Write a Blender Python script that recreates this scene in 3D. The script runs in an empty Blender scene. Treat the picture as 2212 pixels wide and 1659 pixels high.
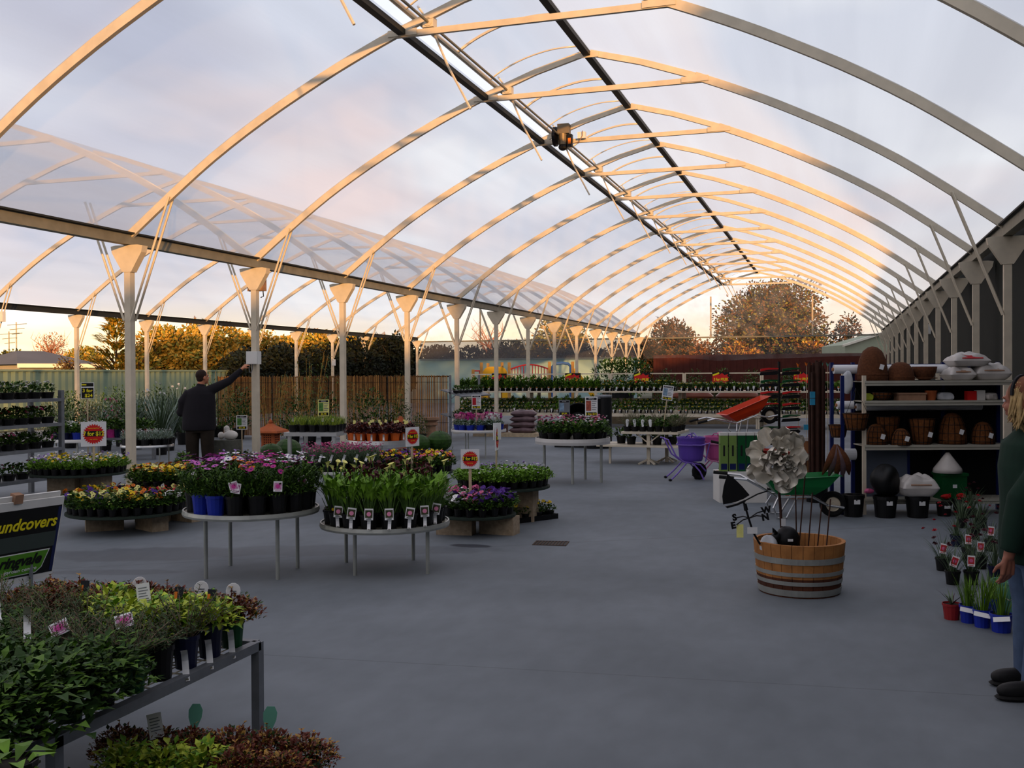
import bpy, bmesh, math, random
from mathutils import Vector, Matrix, Euler
import numpy as np
C = bpy.context.scene.collection
SC = bpy.context.scene
PI = math.pi
RND = random.Random(7)
# ---------------------------------------------------------------- camera model
FPX, YAW, PIT, ROL, EYE = 2187.9, .3086, .0099, -.0052, 1.7
_F = Vector((-math.sin(YAW), math.cos(YAW), 0)); _R = Vector((math.cos(YAW), math.sin(YAW), 0)); _Z = Vector((0, 0, 1))
_FW = _F * math.cos(PIT) - _Z * math.sin(PIT); _U = _Z * math.cos(PIT) + _F * math.sin(PIT)
_R2 = _R * math.cos(ROL) + _U * math.sin(ROL); _U2 = -_R * math.sin(ROL) + _U * math.cos(ROL)
ORG = Vector((0, 0, EYE))
def ray(x, y): return _FW + _R2 * ((x - 1106) / FPX) - _U2 * ((y - 829.5) / FPX)
def at(x, y, z=0.0):            # the point at height z seen at pixel x, y of the photograph
    d = ray(x, y); return ORG + d * ((z - EYE) / d.z)
def aty(x, y, Y):
    d = ray(x, y); return ORG + d * (Y / d.y)
def atd(x, y, D): return ORG + ray(x, y) * D
def depth(p): return (Vector(p) - ORG).dot(_FW)
def side(p): return (Vector(p) - ORG).dot(_R2) / max(.1, depth(p))
cam = bpy.data.cameras.new('camera'); co = bpy.data.objects.new('camera', cam); C.objects.link(co)
cam.sensor_fit = 'HORIZONTAL'; cam.sensor_width = 36; cam.lens = 36 * FPX / 2212; cam.clip_end = 600
M3 = Matrix((_R2, _U2, -_FW)).transposed()
co.matrix_world = Matrix.Translation(ORG) @ M3.to_4x4(); SC.camera = co
SC.view_settings.view_transform = 'Standard'; SC.view_settings.look = 'None'
SC.view_settings.exposure = 0.0; SC.view_settings.gamma = 1; SC.view_settings.use_curve_mapping = False
cy = SC.cycles
cy.max_bounces = 5; cy.diffuse_bounces = 3; cy.glossy_bounces = 2; cy.transmission_bounces = 3; cy.transparent_max_bounces = 14
cy.caustics_reflective = False; cy.caustics_refractive = False; cy.sample_clamp_indirect = 4
# ---------------------------------------------------------------- materials
def srgb(h):
    if isinstance(h, str):
        h = tuple(int(h[i:i + 2], 16) for i in (0, 2, 4))
    return tuple(((c / 255) / 12.92 if c / 255 <= .04045 else ((c / 255 + .055) / 1.055) ** 2.4) for c in h)
MATS = {}
def mat(name, col, rough=.6, metal=0., vary=.18, scale=9., bump=0., spec=.3, coat=0.):
    if name in MATS: return MATS[name]
    m = bpy.data.materials.new(name); m.use_nodes = True; MATS[name] = m
    nt = m.node_tree; b = nt.nodes['Principled BSDF']
    c = srgb(col)
    b.inputs['Roughness'].default_value = rough; b.inputs['Metallic'].default_value = metal
    b.inputs['Specular IOR Level'].default_value = spec
    if coat: b.inputs['Coat Weight'].default_value = coat
    if vary:
        tc = nt.nodes.new('ShaderNodeTexCoord'); n = nt.nodes.new('ShaderNodeTexNoise'); r = nt.nodes.new('ShaderNodeValToRGB')
        n.inputs['Scale'].default_value = scale; n.inputs['Detail'].default_value = 3
        nt.links.new(tc.outputs['Object'], n.inputs['Vector']); nt.links.new(n.outputs['Fac'], r.inputs['Fac'])
        r.color_ramp.elements[0].position = .3; r.color_ramp.elements[1].position = .7
        r.color_ramp.elements[0].color = tuple(x * (1 - vary) for x in c) + (1,)
        r.color_ramp.elements[1].color = tuple(min(1, x * (1 + vary)) for x in c) + (1,)
        nt.links.new(r.outputs['Color'], b.inputs['Base Color'])
        if bump:
            bp = nt.nodes.new('ShaderNodeBump'); bp.inputs['Strength'].default_value = bump; bp.inputs['Distance'].default_value = .01
            nt.links.new(n.outputs['Fac'], bp.inputs['Height']); nt.links.new(bp.outputs['Normal'], b.inputs['Normal'])
    else:
        b.inputs['Base Color'].default_value = c + (1,)
    return m
def film_mat(name, fac, tint=(1, 1, 1), diff=(.8, .8, .82), streak=.06, gloss=0.):
    m = bpy.data.materials.new(name); m.use_nodes = True; nt = m.node_tree; nt.nodes.clear(); N = nt.nodes.new; L = nt.links.new
    out = N('ShaderNodeOutputMaterial'); tr = N('ShaderNodeBsdfTransparent'); tl = N('ShaderNodeBsdfTranslucent'); df = N('ShaderNodeBsdfDiffuse')
    tr.inputs[0].default_value = tint + (1,); tl.inputs[0].default_value = diff + (1,); df.inputs[0].default_value = tuple(x * .8 for x in diff) + (1,)
    a = N('ShaderNodeMixShader'); a.inputs[0].default_value = .58; L(tl.outputs[0], a.inputs[1]); L(df.outputs[0], a.inputs[2])
    b = N('ShaderNodeMixShader'); L(tr.outputs[0], b.inputs[1]); L(a.outputs[0], b.inputs[2])
    tc = N('ShaderNodeTexCoord'); mp = N('ShaderNodeMapping'); mp.inputs['Scale'].default_value = (1.1, .06, 1.1); n = N('ShaderNodeTexNoise'); n.inputs['Scale'].default_value = 1.6; n.inputs['Detail'].default_value = 4
    L(tc.outputs['Object'], mp.inputs[0]); L(mp.outputs[0], n.inputs['Vector'])
    mr = N('ShaderNodeMapRange'); mr.inputs['From Min'].default_value = .3; mr.inputs['From Max'].default_value = .7
    mr.inputs['To Min'].default_value = fac - streak; mr.inputs['To Max'].default_value = fac + streak
    L(n.outputs['Fac'], mr.inputs['Value']); L(mr.outputs[0], b.inputs[0])
    L(b.outputs[0], out.inputs[0]); MATS[name] = m; return m
# ---------------------------------------------------------------- mesh builder
class MB:
    def __init__(s): s.v = []; s.f = []; s.m = []
    def add(s, vs, fs, mi=0, M=None):
        o = len(s.v)
        s.v += [tuple(M @ Vector(p)) for p in vs] if M is not None else [tuple(p) for p in vs]
        s.f += [tuple(o + i for i in f) for f in fs]; s.m += [mi] * len(fs); return s
    def box(s, a, b, mi=0, M=None):
        (x0, y0, z0), (x1, y1, z1) = a, b
        return s.add([(x0, y0, z0), (x1, y0, z0), (x1, y1, z0), (x0, y1, z0), (x0, y0, z1), (x1, y0, z1), (x1, y1, z1), (x0, y1, z1)],
                     [(3, 2, 1, 0), (4, 5, 6, 7), (0, 1, 5, 4), (1, 2, 6, 5), (2, 3, 7, 6), (3, 0, 4, 7)], mi, M)
    def bar(s, p, q, w, h=None, mi=0, up=(0, 0, 1)):          # rectangular bar from p to q
        h = h or w; p, q = Vector(p), Vector(q); d = (q - p); L = d.length
        if L < 1e-6: return s
        d /= L; u = Vector(up)
        if abs(d.dot(u)) > .98: u = Vector((0, 1, 0))
        x = d.cross(u).normalized(); u = x.cross(d)
        M = Matrix((x, d, u)).transposed().to_4x4(); M.translation = p
        return s.box((-w / 2, 0, -h / 2), (w / 2, L, h / 2), mi, M)
    def tube(s, pts, r, n=8, mi=0, cap=True):
        pts = [Vector(p) for p in pts]; k = len(pts); rs = r if isinstance(r, (list, tuple)) else [r] * k
        o = len(s.v); prev = None
        for i, p in enumerate(pts):
            t = (pts[min(i + 1, k - 1)] - pts[max(i - 1, 0)]).normalized()
            if prev is None:
                a = t.orthogonal().normalized()
            else:
                a = (prev - t * prev.dot(t)); a = a.normalized() if a.length > 1e-5 else t.orthogonal().normalized()
            prev = a; b = t.cross(a)
            for j in range(n):
                an = 2 * PI * j / n; s.v.append(tuple(p + (a * math.cos(an) + b * math.sin(an)) * rs[i]))
        for i in range(k - 1):
            for j in range(n):
                s.f.append((o + i * n + j, o + i * n + (j + 1) % n, o + (i + 1) * n + (j + 1) % n, o + (i + 1) * n + j)); s.m.append(mi)
        if cap:
            s.f.append(tuple(o + j for j in reversed(range(n)))); s.m.append(mi)
            s.f.append(tuple(o + (k - 1) * n + j for j in range(n))); s.m.append(mi)
        return s
    def lathe(s, prof, n=20, mi=0, M=None, cap0=True, cap1=True):
        vs = []; fs = []
        for r, z in prof:
            for j in range(n):
                a = 2 * PI * j / n; vs.append((r * math.cos(a), r * math.sin(a), z))
        for i in range(len(prof) - 1):
            for j in range(n): fs.append((i * n + j, i * n + (j + 1) % n, (i + 1) * n + (j + 1) % n, (i + 1) * n + j))
        if cap0: fs.append(tuple(reversed(range(n))))
        if cap1: fs.append(tuple((len(prof) - 1) * n + j for j in range(n)))
        return s.add(vs, fs, mi, M)
    def prism(s, poly, d, mi=0, M=None):                       # poly in XZ, extruded 0..d along Y
        n = len(poly); vs = [(x, 0, z) for x, z in poly] + [(x, d, z) for x, z in poly]
        fs = [tuple(range(n)), tuple(reversed(range(n, 2 * n)))] + [(i, i + n, (i + 1) % n + n, (i + 1) % n) for i in range(n)]
        return s.add(vs, fs, mi, M)
    def blob(s, c, r, mi=0, seg=12, rings=8, noise=0., seed=0, M=None, flat=None, sq=1.):
        rn = random.Random(seed); vs = []; fs = []
        r = Vector(r) if not isinstance(r, (int, float)) else Vector((r, r, r)); c = Vector(c)
        ph = [rn.uniform(0, 6.28) for _ in range(6)]
        for i in range(rings + 1):
            t = PI * i / rings
            for j in range(seg):
                a = 2 * PI * j / seg
                x, y, z = math.sin(t) * math.cos(a), math.sin(t) * math.sin(a), math.cos(t)
                if sq != 1: x, y, z = [math.copysign(abs(q) ** sq, q) for q in (x, y, z)]
                k = 1 + noise * (math.sin(3 * a + ph[0] + 2 * t) + math.sin(5 * a + ph[1]) * .6 + math.sin(4 * t + ph[2] + a) * .6) * math.sin(t)
                p = Vector((x * r.x * k, y * r.y * k, z * r.z * k)) + c
                if flat is not None and p.z < flat: p.z = flat
                vs.append(p)
        for i in range(rings):
            for j in range(seg): fs.append((i * seg + j, (i + 1) * seg + j, (i + 1) * seg + (j + 1) % seg, i * seg + (j + 1) % seg))
        return s.add(vs, fs, mi, M)
    def leaf(s, p, d, L, W, mi=0, bend=.25, up=None):          # pointed leaf, two segments, folded along the midrib
        p = Vector(p); d = Vector(d).normalized(); u = Vector(up) if up else Vector((0, 0, 1))
        x = d.cross(u)
        x = x.normalized() if x.length > 1e-3 else Vector((1, 0, 0))
        nrm = x.cross(d); m = p + d * L * .5 + nrm * L * bend * .3; t = p + d * L - nrm * L * bend * .35
        return s.add([p, m + x * W / 2 + nrm * W * .12, t, m - x * W / 2 + nrm * W * .12, m], [(0, 4, 1), (1, 4, 2), (2, 4, 3), (3, 4, 0)], mi)
    def blade(s, p, d, L, W, mi=0, droop=.5, n=4):             # strap leaf arching over
        p = Vector(p); d = Vector(d).normalized(); h = Vector((d.x, d.y, 0)); h = h.normalized() if h.length > 1e-3 else Vector((1, 0, 0))
        x = h.cross(Vector((0, 0, 1))); vs = []
        q = p.copy(); dd = d.copy()
        for i in range(n + 1):
            w = W * (1 - (i / n) ** 2 * .95) / 2
            vs += [q - x * w, q + x * w]; q = q + dd * (L / n); dd = (dd + (h * .6 - Vector((0, 0, 1))) * droop / n).normalized()
        return s.add(vs, [(2 * i, 2 * i + 1, 2 * i + 3, 2 * i + 2) for i in range(n)], mi)
    def mesh(s, name, mats, smooth=False):
        me = bpy.data.meshes.new(name); me.from_pydata(s.v, [], s.f)
        mats = mats if isinstance(mats, (list, tuple)) else [mats]
        for m in mats: me.materials.append(MATS[m] if isinstance(m, str) else m)
        if len(mats) > 1: me.polygons.foreach_set('material_index', s.m)
        if smooth: me.polygons.foreach_set('use_smooth', [True] * len(s.f))
        me.update(); return me
    def build(s, name, mats, parent=None, smooth=False, loc=None, label=None):
        o = bpy.data.objects.new(name, s.mesh(name, mats, smooth)); C.objects.link(o)
        if parent: o.parent = parent
        if loc is not None: o.location = loc
        if label: o['label'] = label
        return o
def tag(o, label=None, cat=None, group=None, kind=None):
    if label: o['label'] = label
    if cat: o['category'] = cat
    if group: o['group'] = group
    if kind: o['kind'] = kind
    return o
def thing(name, label, cat, loc=(0, 0, 0), rz=0, group=None, rot=None):
    o = bpy.data.objects.new(name, None); C.objects.link(o); o.empty_display_size = .1
    o.location = loc; o.rotation_euler = rot or (0, 0, rz)
    return tag(o, label, cat, group)
def struct(mb, name, mats, smooth=False):
    return tag(mb.build(name, mats, smooth=smooth), kind='structure')
def put(name, me, parent, loc=(0, 0, 0), rot=(0, 0, 0), sc=1, label=None):
    o = bpy.data.objects.new(name, me); C.objects.link(o); o.parent = parent; o.location = loc; o.rotation_euler = rot
    o.scale = (sc, sc, sc) if isinstance(sc, (int, float)) else sc
    if label: o['label'] = label
    return o
ORD = ['first', 'second', 'third', 'fourth', 'fifth', 'sixth', 'seventh', 'eighth', 'ninth', 'tenth', 'eleventh', 'twelfth', 'thirteenth', 'fourteenth', 'fifteenth', 'sixteenth']
def text(name, s, size, m, parent, M, ext=.0015, shear=0., align='CENTER', sx=1., bold=0.):
    cu = bpy.data.curves.new(name, 'FONT'); cu.body = s; cu.size = size; cu.extrude = ext; cu.shear = shear; cu.align_x = align; cu.align_y = 'CENTER'; cu.offset = bold
    cu.resolution_u = 3; cu.materials.append(MATS[m])
    q = bpy.data.objects.new(name, cu); C.objects.link(q)
    dg = bpy.context.evaluated_depsgraph_get(); me = bpy.data.meshes.new_from_object(q.evaluated_get(dg)); bpy.data.objects.remove(q); bpy.data.curves.remove(cu)
    if not me.materials: me.materials.append(MATS[m])
    o = bpy.data.objects.new(name, me); C.objects.link(o); o.parent = parent
    o.matrix_local = M @ Matrix.Diagonal((sx, 1, 1, 1)); return o
FACE = Matrix.Rotation(PI / 2, 4, 'X')                          # text plane -> XZ, readable from -Y
def T(x, y, z): return Matrix.Translation((x, y, z))
# ---------------------------------------------------------------- base palette
for a in [('galv', 'd0c4ae', .5, .15, .08, 6), ('galv_dark', '7d7a6c', .5, .3, .15, 5), ('table_steel', 'a2a49e', .38, .45, .1, 8), ('alu', 'd5d6d6', .3, .8, .06, 4), ('steel_grey', '777b80', .5, .4, .12, 12),
          ('black_rail', '20221f', .6, .0, .1, 4), ('rim_pale', 'c9c6c2', .45, .3, .05, 4), ('black_plastic', '0c0c0d', .45, 0, .1, 6), ('white_plastic', 'd9d8d4', .5, 0, .04, 6),
          ('concrete_block', 'a39078', .9, 0, .2, 25, .4), ('green_disc', '253129', .8, 0, .15, 12), ('blue_pot', '1c2f9a', .4, 0, .1, 6), ('navy_pot', '0d1233', .4, 0, .1, 6),
          ('green_pot', '0d4a24', .4, 0, .1, 6), ('orange_pot', 'd2601f', .55, 0, .08, 6), ('red_pot', '8a1f22', .5, 0, .1, 6), ('mint_pot', '5f9a86', .5, 0, .08, 6),
          ('soil', '1a130d', .95, 0, .4, 60), ('card_white', 'dcdcdc', .6, 0, .03, 6), ('card_black', '0e1118', .5, 0, .05, 6), ('wood_stake', 'b9a689', .8, 0, .15, 14),
          ('sign_red', 'c61c1c', .5, 0, .03, 6), ('sign_yellow', 'e9d91c', .5, 0, .02, 6), ('ink_black', '0a0a0a', .6, 0, 0), ('dark_navy', '101b4a', .4, 0, .06, 6),
          ('leaf_dark', '26440f', .6, 0, .35, 14), ('leaf_mid', '4a6a1a', .6, 0, .3, 14), ('leaf_fresh', '668e22', .55, 0, .3, 14), ('leaf_lime', 'aebc3c', .55, 0, .25, 14),
          ('leaf_grey', '5f7054', .7, 0, .25, 14), ('leaf_feather', '3c4f33', .7, 0, .3, 14), ('leaf_red', '6a3022', .6, 0, .35, 14), ('leaf_gold', 'a87f38', .6, 0, .3, 14),
          ('leaf_plum', '3a1418', .55, 0, .35, 14), ('leaf_silver', '8b9b90', .7, 0, .2, 14), ('leaf_black', '10180d', .7, 0, .3, 14),
          ('petal_yellow', 'e6c21c', .6, 0, .1, 20), ('petal_pale', 'e2dc86', .6, 0, .1, 20), ('petal_white', 'e4e2e2', .6, 0, .05, 20), ('petal_purple', '4a2180', .6, 0, .2, 20),
          ('petal_magenta', 'b92f86', .6, 0, .15, 20), ('petal_pink', 'd886a6', .6, 0, .15, 20), ('petal_rose', 'c65a86', .6, 0, .15, 20), ('petal_red', 'a81726', .6, 0, .15, 20),
          ('petal_orange', 'd9731c', .6, 0, .12, 20), ('petal_lilac', 'a48ac6', .6, 0, .12, 20), ('petal_maroon', '45101c', .6, 0, .2, 20), ('petal_violetpink', 'c668b8', .6, 0, .15, 20),
          ('stem_green', '48662a', .6, 0, .15, 14), ('bark', '3c3025', .9, 0, .3, 12, .5), ('bark_pale', '7d6a58', .9, 0, .25, 12)]:
    mat(*a)
# ================================================================ sky and sun
W = bpy.data.worlds.new('sky'); SC.world = W; W.use_nodes = True
nt = W.node_tree; nt.nodes.clear(); N = nt.nodes.new; L = nt.links.new
def ramp(pts, interp='LINEAR'):
    r = N('ShaderNodeValToRGB'); e = r.color_ramp.elements; r.color_ramp.interpolation = interp
    e[0].position, e[0].color = pts[0][0], tuple(pts[0][1]) + (1,); e[1].position, e[1].color = pts[-1][0], tuple(pts[-1][1]) + (1,)
    for p, c in pts[1:-1]:
        q = e.new(p); q.color = tuple(c) + (1,)
    return r
def mth(op, a, b=None, clamp=False):
    m = N('ShaderNodeMath'); m.operation = op; m.use_clamp = clamp
    for i, v in enumerate((a, b)):
        if v is None: continue
        if isinstance(v, (int, float)): m.inputs[i].default_value = v
        else: L(v, m.inputs[i])
    return m.outputs[0]
def mixc(f, a, b):
    m = N('ShaderNodeMix'); m.data_type = 'RGBA'
    for i, v in ((0, f), (6, a), (7, b)):
        if isinstance(v, tuple): m.inputs[i].default_value = v + (1,)
        elif isinstance(v, (int, float)): m.inputs[i].default_value = v
        else: L(v, m.inputs[i])
    return m.outputs[2]
tc = N('ShaderNodeTexCoord'); sp = N('ShaderNodeSeparateXYZ'); L(tc.outputs['Generated'], sp.inputs[0])
X_, Y_, Z_ = sp.outputs
zz = mth('MAXIMUM', Z_, 0.0)
g_cool = ramp([(0, (1.05, .82, .58)), (.06, (1.0, .86, .74)), (.14, (.84, .83, .86)), (.40, (.74, .78, .88)), (1, (.56, .65, .82))]); L(zz, g_cool.inputs[0])
g_warm = ramp([(0, (1.35, .95, .38)), (.04, (1.35, 1.08, .64)), (.07, (.92, .85, .83)), (.12, (.70, .70, .80)), (.45, (.74, .79, .90)), (1, (.58, .67, .84))]); L(zz, g_warm.inputs[0])
wd = mth('MULTIPLY_ADD', X_, -1.25); wd.node.inputs[2].default_value = .05; wd.node.use_clamp = True
base = mixc(wd, g_cool.outputs[0], g_warm.outputs[0])
den = mth('ADD', zz, .22)
cv = N('ShaderNodeCombineXYZ'); L(mth('DIVIDE', X_, den), cv.inputs[0]); L(mth('DIVIDE', Y_, den), cv.inputs[1])
n1 = N('ShaderNodeTexNoise'); n1.inputs['Scale'].default_value = 1.15; n1.inputs['Detail'].default_value = 4; n1.inputs['Roughness'].default_value = .45; L(cv.outputs[0], n1.inputs['Vector'])
mp2 = N('ShaderNodeMapping'); mp2.inputs['Location'].default_value = (3.7, 8.1, 0); L(cv.outputs[0], mp2.inputs[0])
n2 = N('ShaderNodeTexNoise'); n2.inputs['Scale'].default_value = .85; n2.inputs['Detail'].default_value = 3; L(mp2.outputs[0], n2.inputs['Vector'])
wht = ramp([(.47, (0, 0, 0)), (.60, (1, 1, 1))]); L(n1.outputs['Fac'], wht.inputs[0])
gry = ramp([(.47, (0, 0, 0)), (.58, (1, 1, 1))]); L(n2.outputs['Fac'], gry.inputs[0])
c1 = mixc(mth('MULTIPLY', wht.outputs[0], .75), base, (1.04, 1.04, 1.04))
hi = N('ShaderNodeMapRange'); hi.inputs['From Min'].default_value = .05; hi.inputs['From Max'].default_value = .3; L(zz, hi.inputs['Value'])
c2 = mixc(mth('MULTIPLY', mth('MULTIPLY', gry.outputs[0], .72), hi.outputs[0]), c1, (.43, .45, .58))
pk = mth('MULTIPLY', mth('MULTIPLY', wht.outputs[0], gry.outputs[0]), .75)
c3 = mixc(pk, c2, (1.0, .76, .70))
below = mth('GREATER_THAN', Z_, -.01)
c4 = mixc(below, (.16, .15, .13), c3)
bg = N('ShaderNodeBackground'); bg.inputs['Strength'].default_value = 1.27; L(c4, bg.inputs['Color'])
ow = N('ShaderNodeOutputWorld'); L(bg.outputs[0], ow.inputs[0])
sun = bpy.data.lights.new('low_sun', 'SUN'); so = bpy.data.objects.new('low_sun', sun); C.objects.link(so)
sun.energy = 9.5; sun.color = (1, .50, .15); sun.angle = .02
SUND = Vector((-.52, .85, -.125)).normalized(); so.rotation_euler = SUND.to_track_quat('-Z', 'Y').to_euler(); so.location = (10, -15, 12)
# ================================================================ house geometry
Y0, ST, XA, XB, XW, ZG = 13.13, 3.555, -10.38, -23.71, 2.46, 3.86
CM, CL = (XA + XW) / 2, (XA + XB) / 2
def YI(i): return Y0 + ST * i
YE = YI(12)                                                     # the end gable
HALF = [(6.42, 3.86), (5.65, 4.44), (4.9, 4.97), (4.05, 5.48), (3.1, 5.97), (2.4, 6.29), (1.8, 6.54)]
TOP = [(1.2, 6.74), (.6, 6.93), (0, 7.12)]
def prof(c, hw, s, dz=0., top=True):                            # from gutter to ridge on side s
    k = hw / 6.42
    return [(c + s * dx * k, z + dz) for dx, z in (HALF + (TOP if top else []))]
film = film_mat('roof_film', .47, (.975, .985, 1.), (.82, .87, .95))
film2 = film_mat('clear_film', .08, (.96, .95, .94), (.72, .68, .64), .05)
meshm = film_mat('shade_mesh', .56, (.8, .8, .82), (.16, .155, .165), .04)
def sheet(pts, ys, name, m, smooth=True):
    vs = [(x, y, z) for y in ys for x, z in pts]; n = len(pts)
    fs = [(j * n + i, j * n + i + 1, (j + 1) * n + i + 1, (j + 1) * n + i) for j in range(len(ys) - 1) for i in range(n - 1)]
    b = MB(); b.add(vs, fs); return struct(b, name, m, smooth)
ys = [-8 + k * (YE + 8) / 18 for k in range(19)]
L_ = prof(CM, 6.42, -1, .07, False); sheet(L_, ys, 'ceiling', film)
sheet(prof(CM, 6.42, 1, .07), ys, 'ceiling', film)
FLAP = [(CM, 7.21), (CM - .5, 7.2), (CM - 1.0, 7.1), (CM - 1.4, 6.94), (CM - 1.68, 6.76)]
flapo = sheet(FLAP, ys, 'roof_vent', film); del flapo['kind']
tag(flapo, 'long hinged ridge vent flap of clear film standing ajar along the ridge', 'roof vent')
ysl = [y for y in ys if y >= 2] ; ysl = [3.] + ysl
sheet(prof(CL, 6.66, -1, .07), ysl, 'ceiling_side', film)
sheet(prof(CL, 6.66, 1, .07), ysl, 'ceiling_side', film)
# floor
fm = mat('concrete_floor', '6f727a', .75, 0, 0); ft = fm.node_tree; nt = ft; N = ft.nodes.new; L = ft.links.new
b_ = ft.nodes['Principled BSDF']; b_.inputs['Specular IOR Level'].default_value = .25
tc = N('ShaderNodeTexCoord')
def noise(sc, det=4, mpv=None):
    n = N('ShaderNodeTexNoise'); n.inputs['Scale'].default_value = sc; n.inputs['Detail'].default_value = det
    if mpv:
        m = N('ShaderNodeMapping'); m.inputs['Scale'].default_value = mpv; L(tc.outputs['Object'], m.inputs[0]); L(m.outputs[0], n.inputs['Vector'])
    else: L(tc.outputs['Object'], n.inputs['Vector'])
    return n.outputs['Fac']
r1 = ramp([(.3, srgb('5e6469')), (.7, srgb('757b81'))]); L(noise(.55, 6), r1.inputs[0])
r2 = ramp([(.35, (.94, .94, .94)), (.65, (1.04, 1.04, 1.04))]); L(noise(7, 5, (1, .5, 1)), r2.inputs[0])
mx = N('ShaderNodeMix'); mx.data_type = 'RGBA'; mx.blend_type = 'MULTIPLY'; mx.inputs[0].default_value = 1; L(r1.outputs[0], mx.inputs[6]); L(r2.outputs[0], mx.inputs[7])
sp = N('ShaderNodeSeparateXYZ'); L(tc.outputs['Object'], sp.inputs[0])
def line(p, q, w):
    k = (q.y - p.y) / (q.x - p.x)
    v = mth('SUBTRACT', mth('MULTIPLY_ADD', sp.outputs[0], -k), p.y - k * p.x)
    v.node.inputs[0].links[0].from_node.inputs[2].default_value = 0
    a = mth('ADD', sp.outputs[1], mth('MULTIPLY', sp.outputs[0], -k)); a = mth('SUBTRACT', a, p.y - k * p.x)
    wob = mth('MULTIPLY', mth('SUBTRACT', noise(3, 3), .5), w * 3)
    return mth('LESS_THAN', mth('ABSOLUTE', mth('ADD', a, wob)), w)
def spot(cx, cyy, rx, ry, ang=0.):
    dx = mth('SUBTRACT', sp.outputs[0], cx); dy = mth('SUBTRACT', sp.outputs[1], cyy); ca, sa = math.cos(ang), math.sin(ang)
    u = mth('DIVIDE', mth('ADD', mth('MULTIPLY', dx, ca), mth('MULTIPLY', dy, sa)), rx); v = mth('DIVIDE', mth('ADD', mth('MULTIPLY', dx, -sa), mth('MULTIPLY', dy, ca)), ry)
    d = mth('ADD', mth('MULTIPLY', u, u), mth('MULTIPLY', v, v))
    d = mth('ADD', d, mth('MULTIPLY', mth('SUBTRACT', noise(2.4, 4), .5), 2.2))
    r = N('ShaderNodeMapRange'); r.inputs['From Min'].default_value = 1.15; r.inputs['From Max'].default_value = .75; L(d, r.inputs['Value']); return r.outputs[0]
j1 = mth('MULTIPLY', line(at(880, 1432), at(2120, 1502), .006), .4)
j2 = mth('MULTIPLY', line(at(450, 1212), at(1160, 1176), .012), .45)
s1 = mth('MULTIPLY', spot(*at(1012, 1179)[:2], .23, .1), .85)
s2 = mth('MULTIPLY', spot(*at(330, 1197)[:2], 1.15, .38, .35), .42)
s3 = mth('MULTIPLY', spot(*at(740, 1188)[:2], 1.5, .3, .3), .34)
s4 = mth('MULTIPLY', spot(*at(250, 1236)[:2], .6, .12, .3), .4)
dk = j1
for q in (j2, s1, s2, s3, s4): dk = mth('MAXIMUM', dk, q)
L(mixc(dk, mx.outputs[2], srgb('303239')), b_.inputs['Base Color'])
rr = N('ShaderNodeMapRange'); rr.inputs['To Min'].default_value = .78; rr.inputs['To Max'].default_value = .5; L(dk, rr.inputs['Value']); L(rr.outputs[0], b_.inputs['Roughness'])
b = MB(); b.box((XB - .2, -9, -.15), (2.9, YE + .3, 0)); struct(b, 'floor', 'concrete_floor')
mat('ground_dirt', '4b4a35', .95, 0, .3, .8)
b = MB(); b.box((-140, -60, -.6), (120, 160, -.16)); struct(b, 'ground', 'ground_dirt')
# store building on the right and behind: dark ribbed wall, and the bulk whose shade lies over the floor
mat('ribbed_wall', '242520', .7, .0, .1, 2); mat('store_wall', '6b675f', .8, 0, .1, 1)
b = MB(); vs = []; yy = -8.5; k = 0
while yy < YE + 1.5:
    vs.append((2.78 if k % 2 else 2.83, yy)); yy += .075 if k % 2 else .125; k += 1
pv = [(x, y, 0) for x, y in vs] + [(x, y, 4.15) for x, y in vs]; n = len(vs)
b.add(pv, [(i, i + 1, n + i + 1, n + i) for i in range(n - 1)]); struct(b, 'wall_right', 'ribbed_wall')
b = MB(); b.box((2.86, -30, -.1), (30, YE + 1.5, 4.2)); b.box((9, -1.6, 4.2), (30, YE + 1.5, 6.6)); b.box((3.2, -16, 4.2), (26, -4.6, 6.4)); b.box((9, -4.6, 4.2), (26, -1.6, 9.0)); struct(b, 'wall_store_shade_mass', 'store_wall')  # upper blocks are unseen, added and sized to shade arches and posts
b = MB(); b.box((-26, -9.6, -.1), (2.86, -9.2, 4.2)); struct(b, 'wall_front', 'store_wall')
# ---------------------------------------------------------------- gutters, ridge and vent rails
def beam(name, label, cat, boxes, m):
    b = MB()
    for a in boxes: b.box(*a)
    return tag(b.build(name, m), label, cat)
for nm, X, lab in (('valley_gutter', XA, 'long grey steel gutter beam between the two roof bays, on forked posts'), ('eaves_gutter', XB, 'dark steel gutter beam along the outer side of the side bay'), ('wall_gutter', XW, 'grey steel gutter beam along the dark ribbed wall')):
    t = thing(nm, lab, 'gutter')
    y1 = YE; y0 = -6 if X != XB else 3
    gm = 'galv_dark' if X != XB else 'black_rail'
    b = MB(); b.box((X - .07, y0, ZG - .14), (X + .07, y1, ZG + .02)); b.build('gutter_trough', gm, t)
    b = MB(); b.box((X - .13, y0, ZG + .02), (X + .13, y1, ZG + .045)); b.build('gutter_flange', 'black_rail', t)
beam('ridge_rail', 'dark steel ridge rail running along the crown of the main roof', 'rail', [((CM - .06, -6, 7.04), (CM + .06, YE, 7.11))], 'black_rail')
beam('vent_rail', 'dark steel rail under the open edge of the ridge vent', 'rail', [((CM - 1.86, -6, 6.45), (CM - 1.75, YE, 6.53))], 'black_rail')
b = MB(); b.tube([(CM - 1.68, -6, 6.73), (CM - 1.68, YE, 6.73)], .04, 8); tag(b.build('vent_edge_tube', 'galv'), 'pale tube along the free edge of the ridge vent flap', 'tube')
b = MB(); b.tube([(CM - 1.42, -6, 6.60), (CM - 1.42, YE, 6.60)], .02, 8); tag(b.build('vent_drive_shaft', 'galv_dark'), 'thin drive shaft turning the ridge vent racks', 'shaft')
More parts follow.
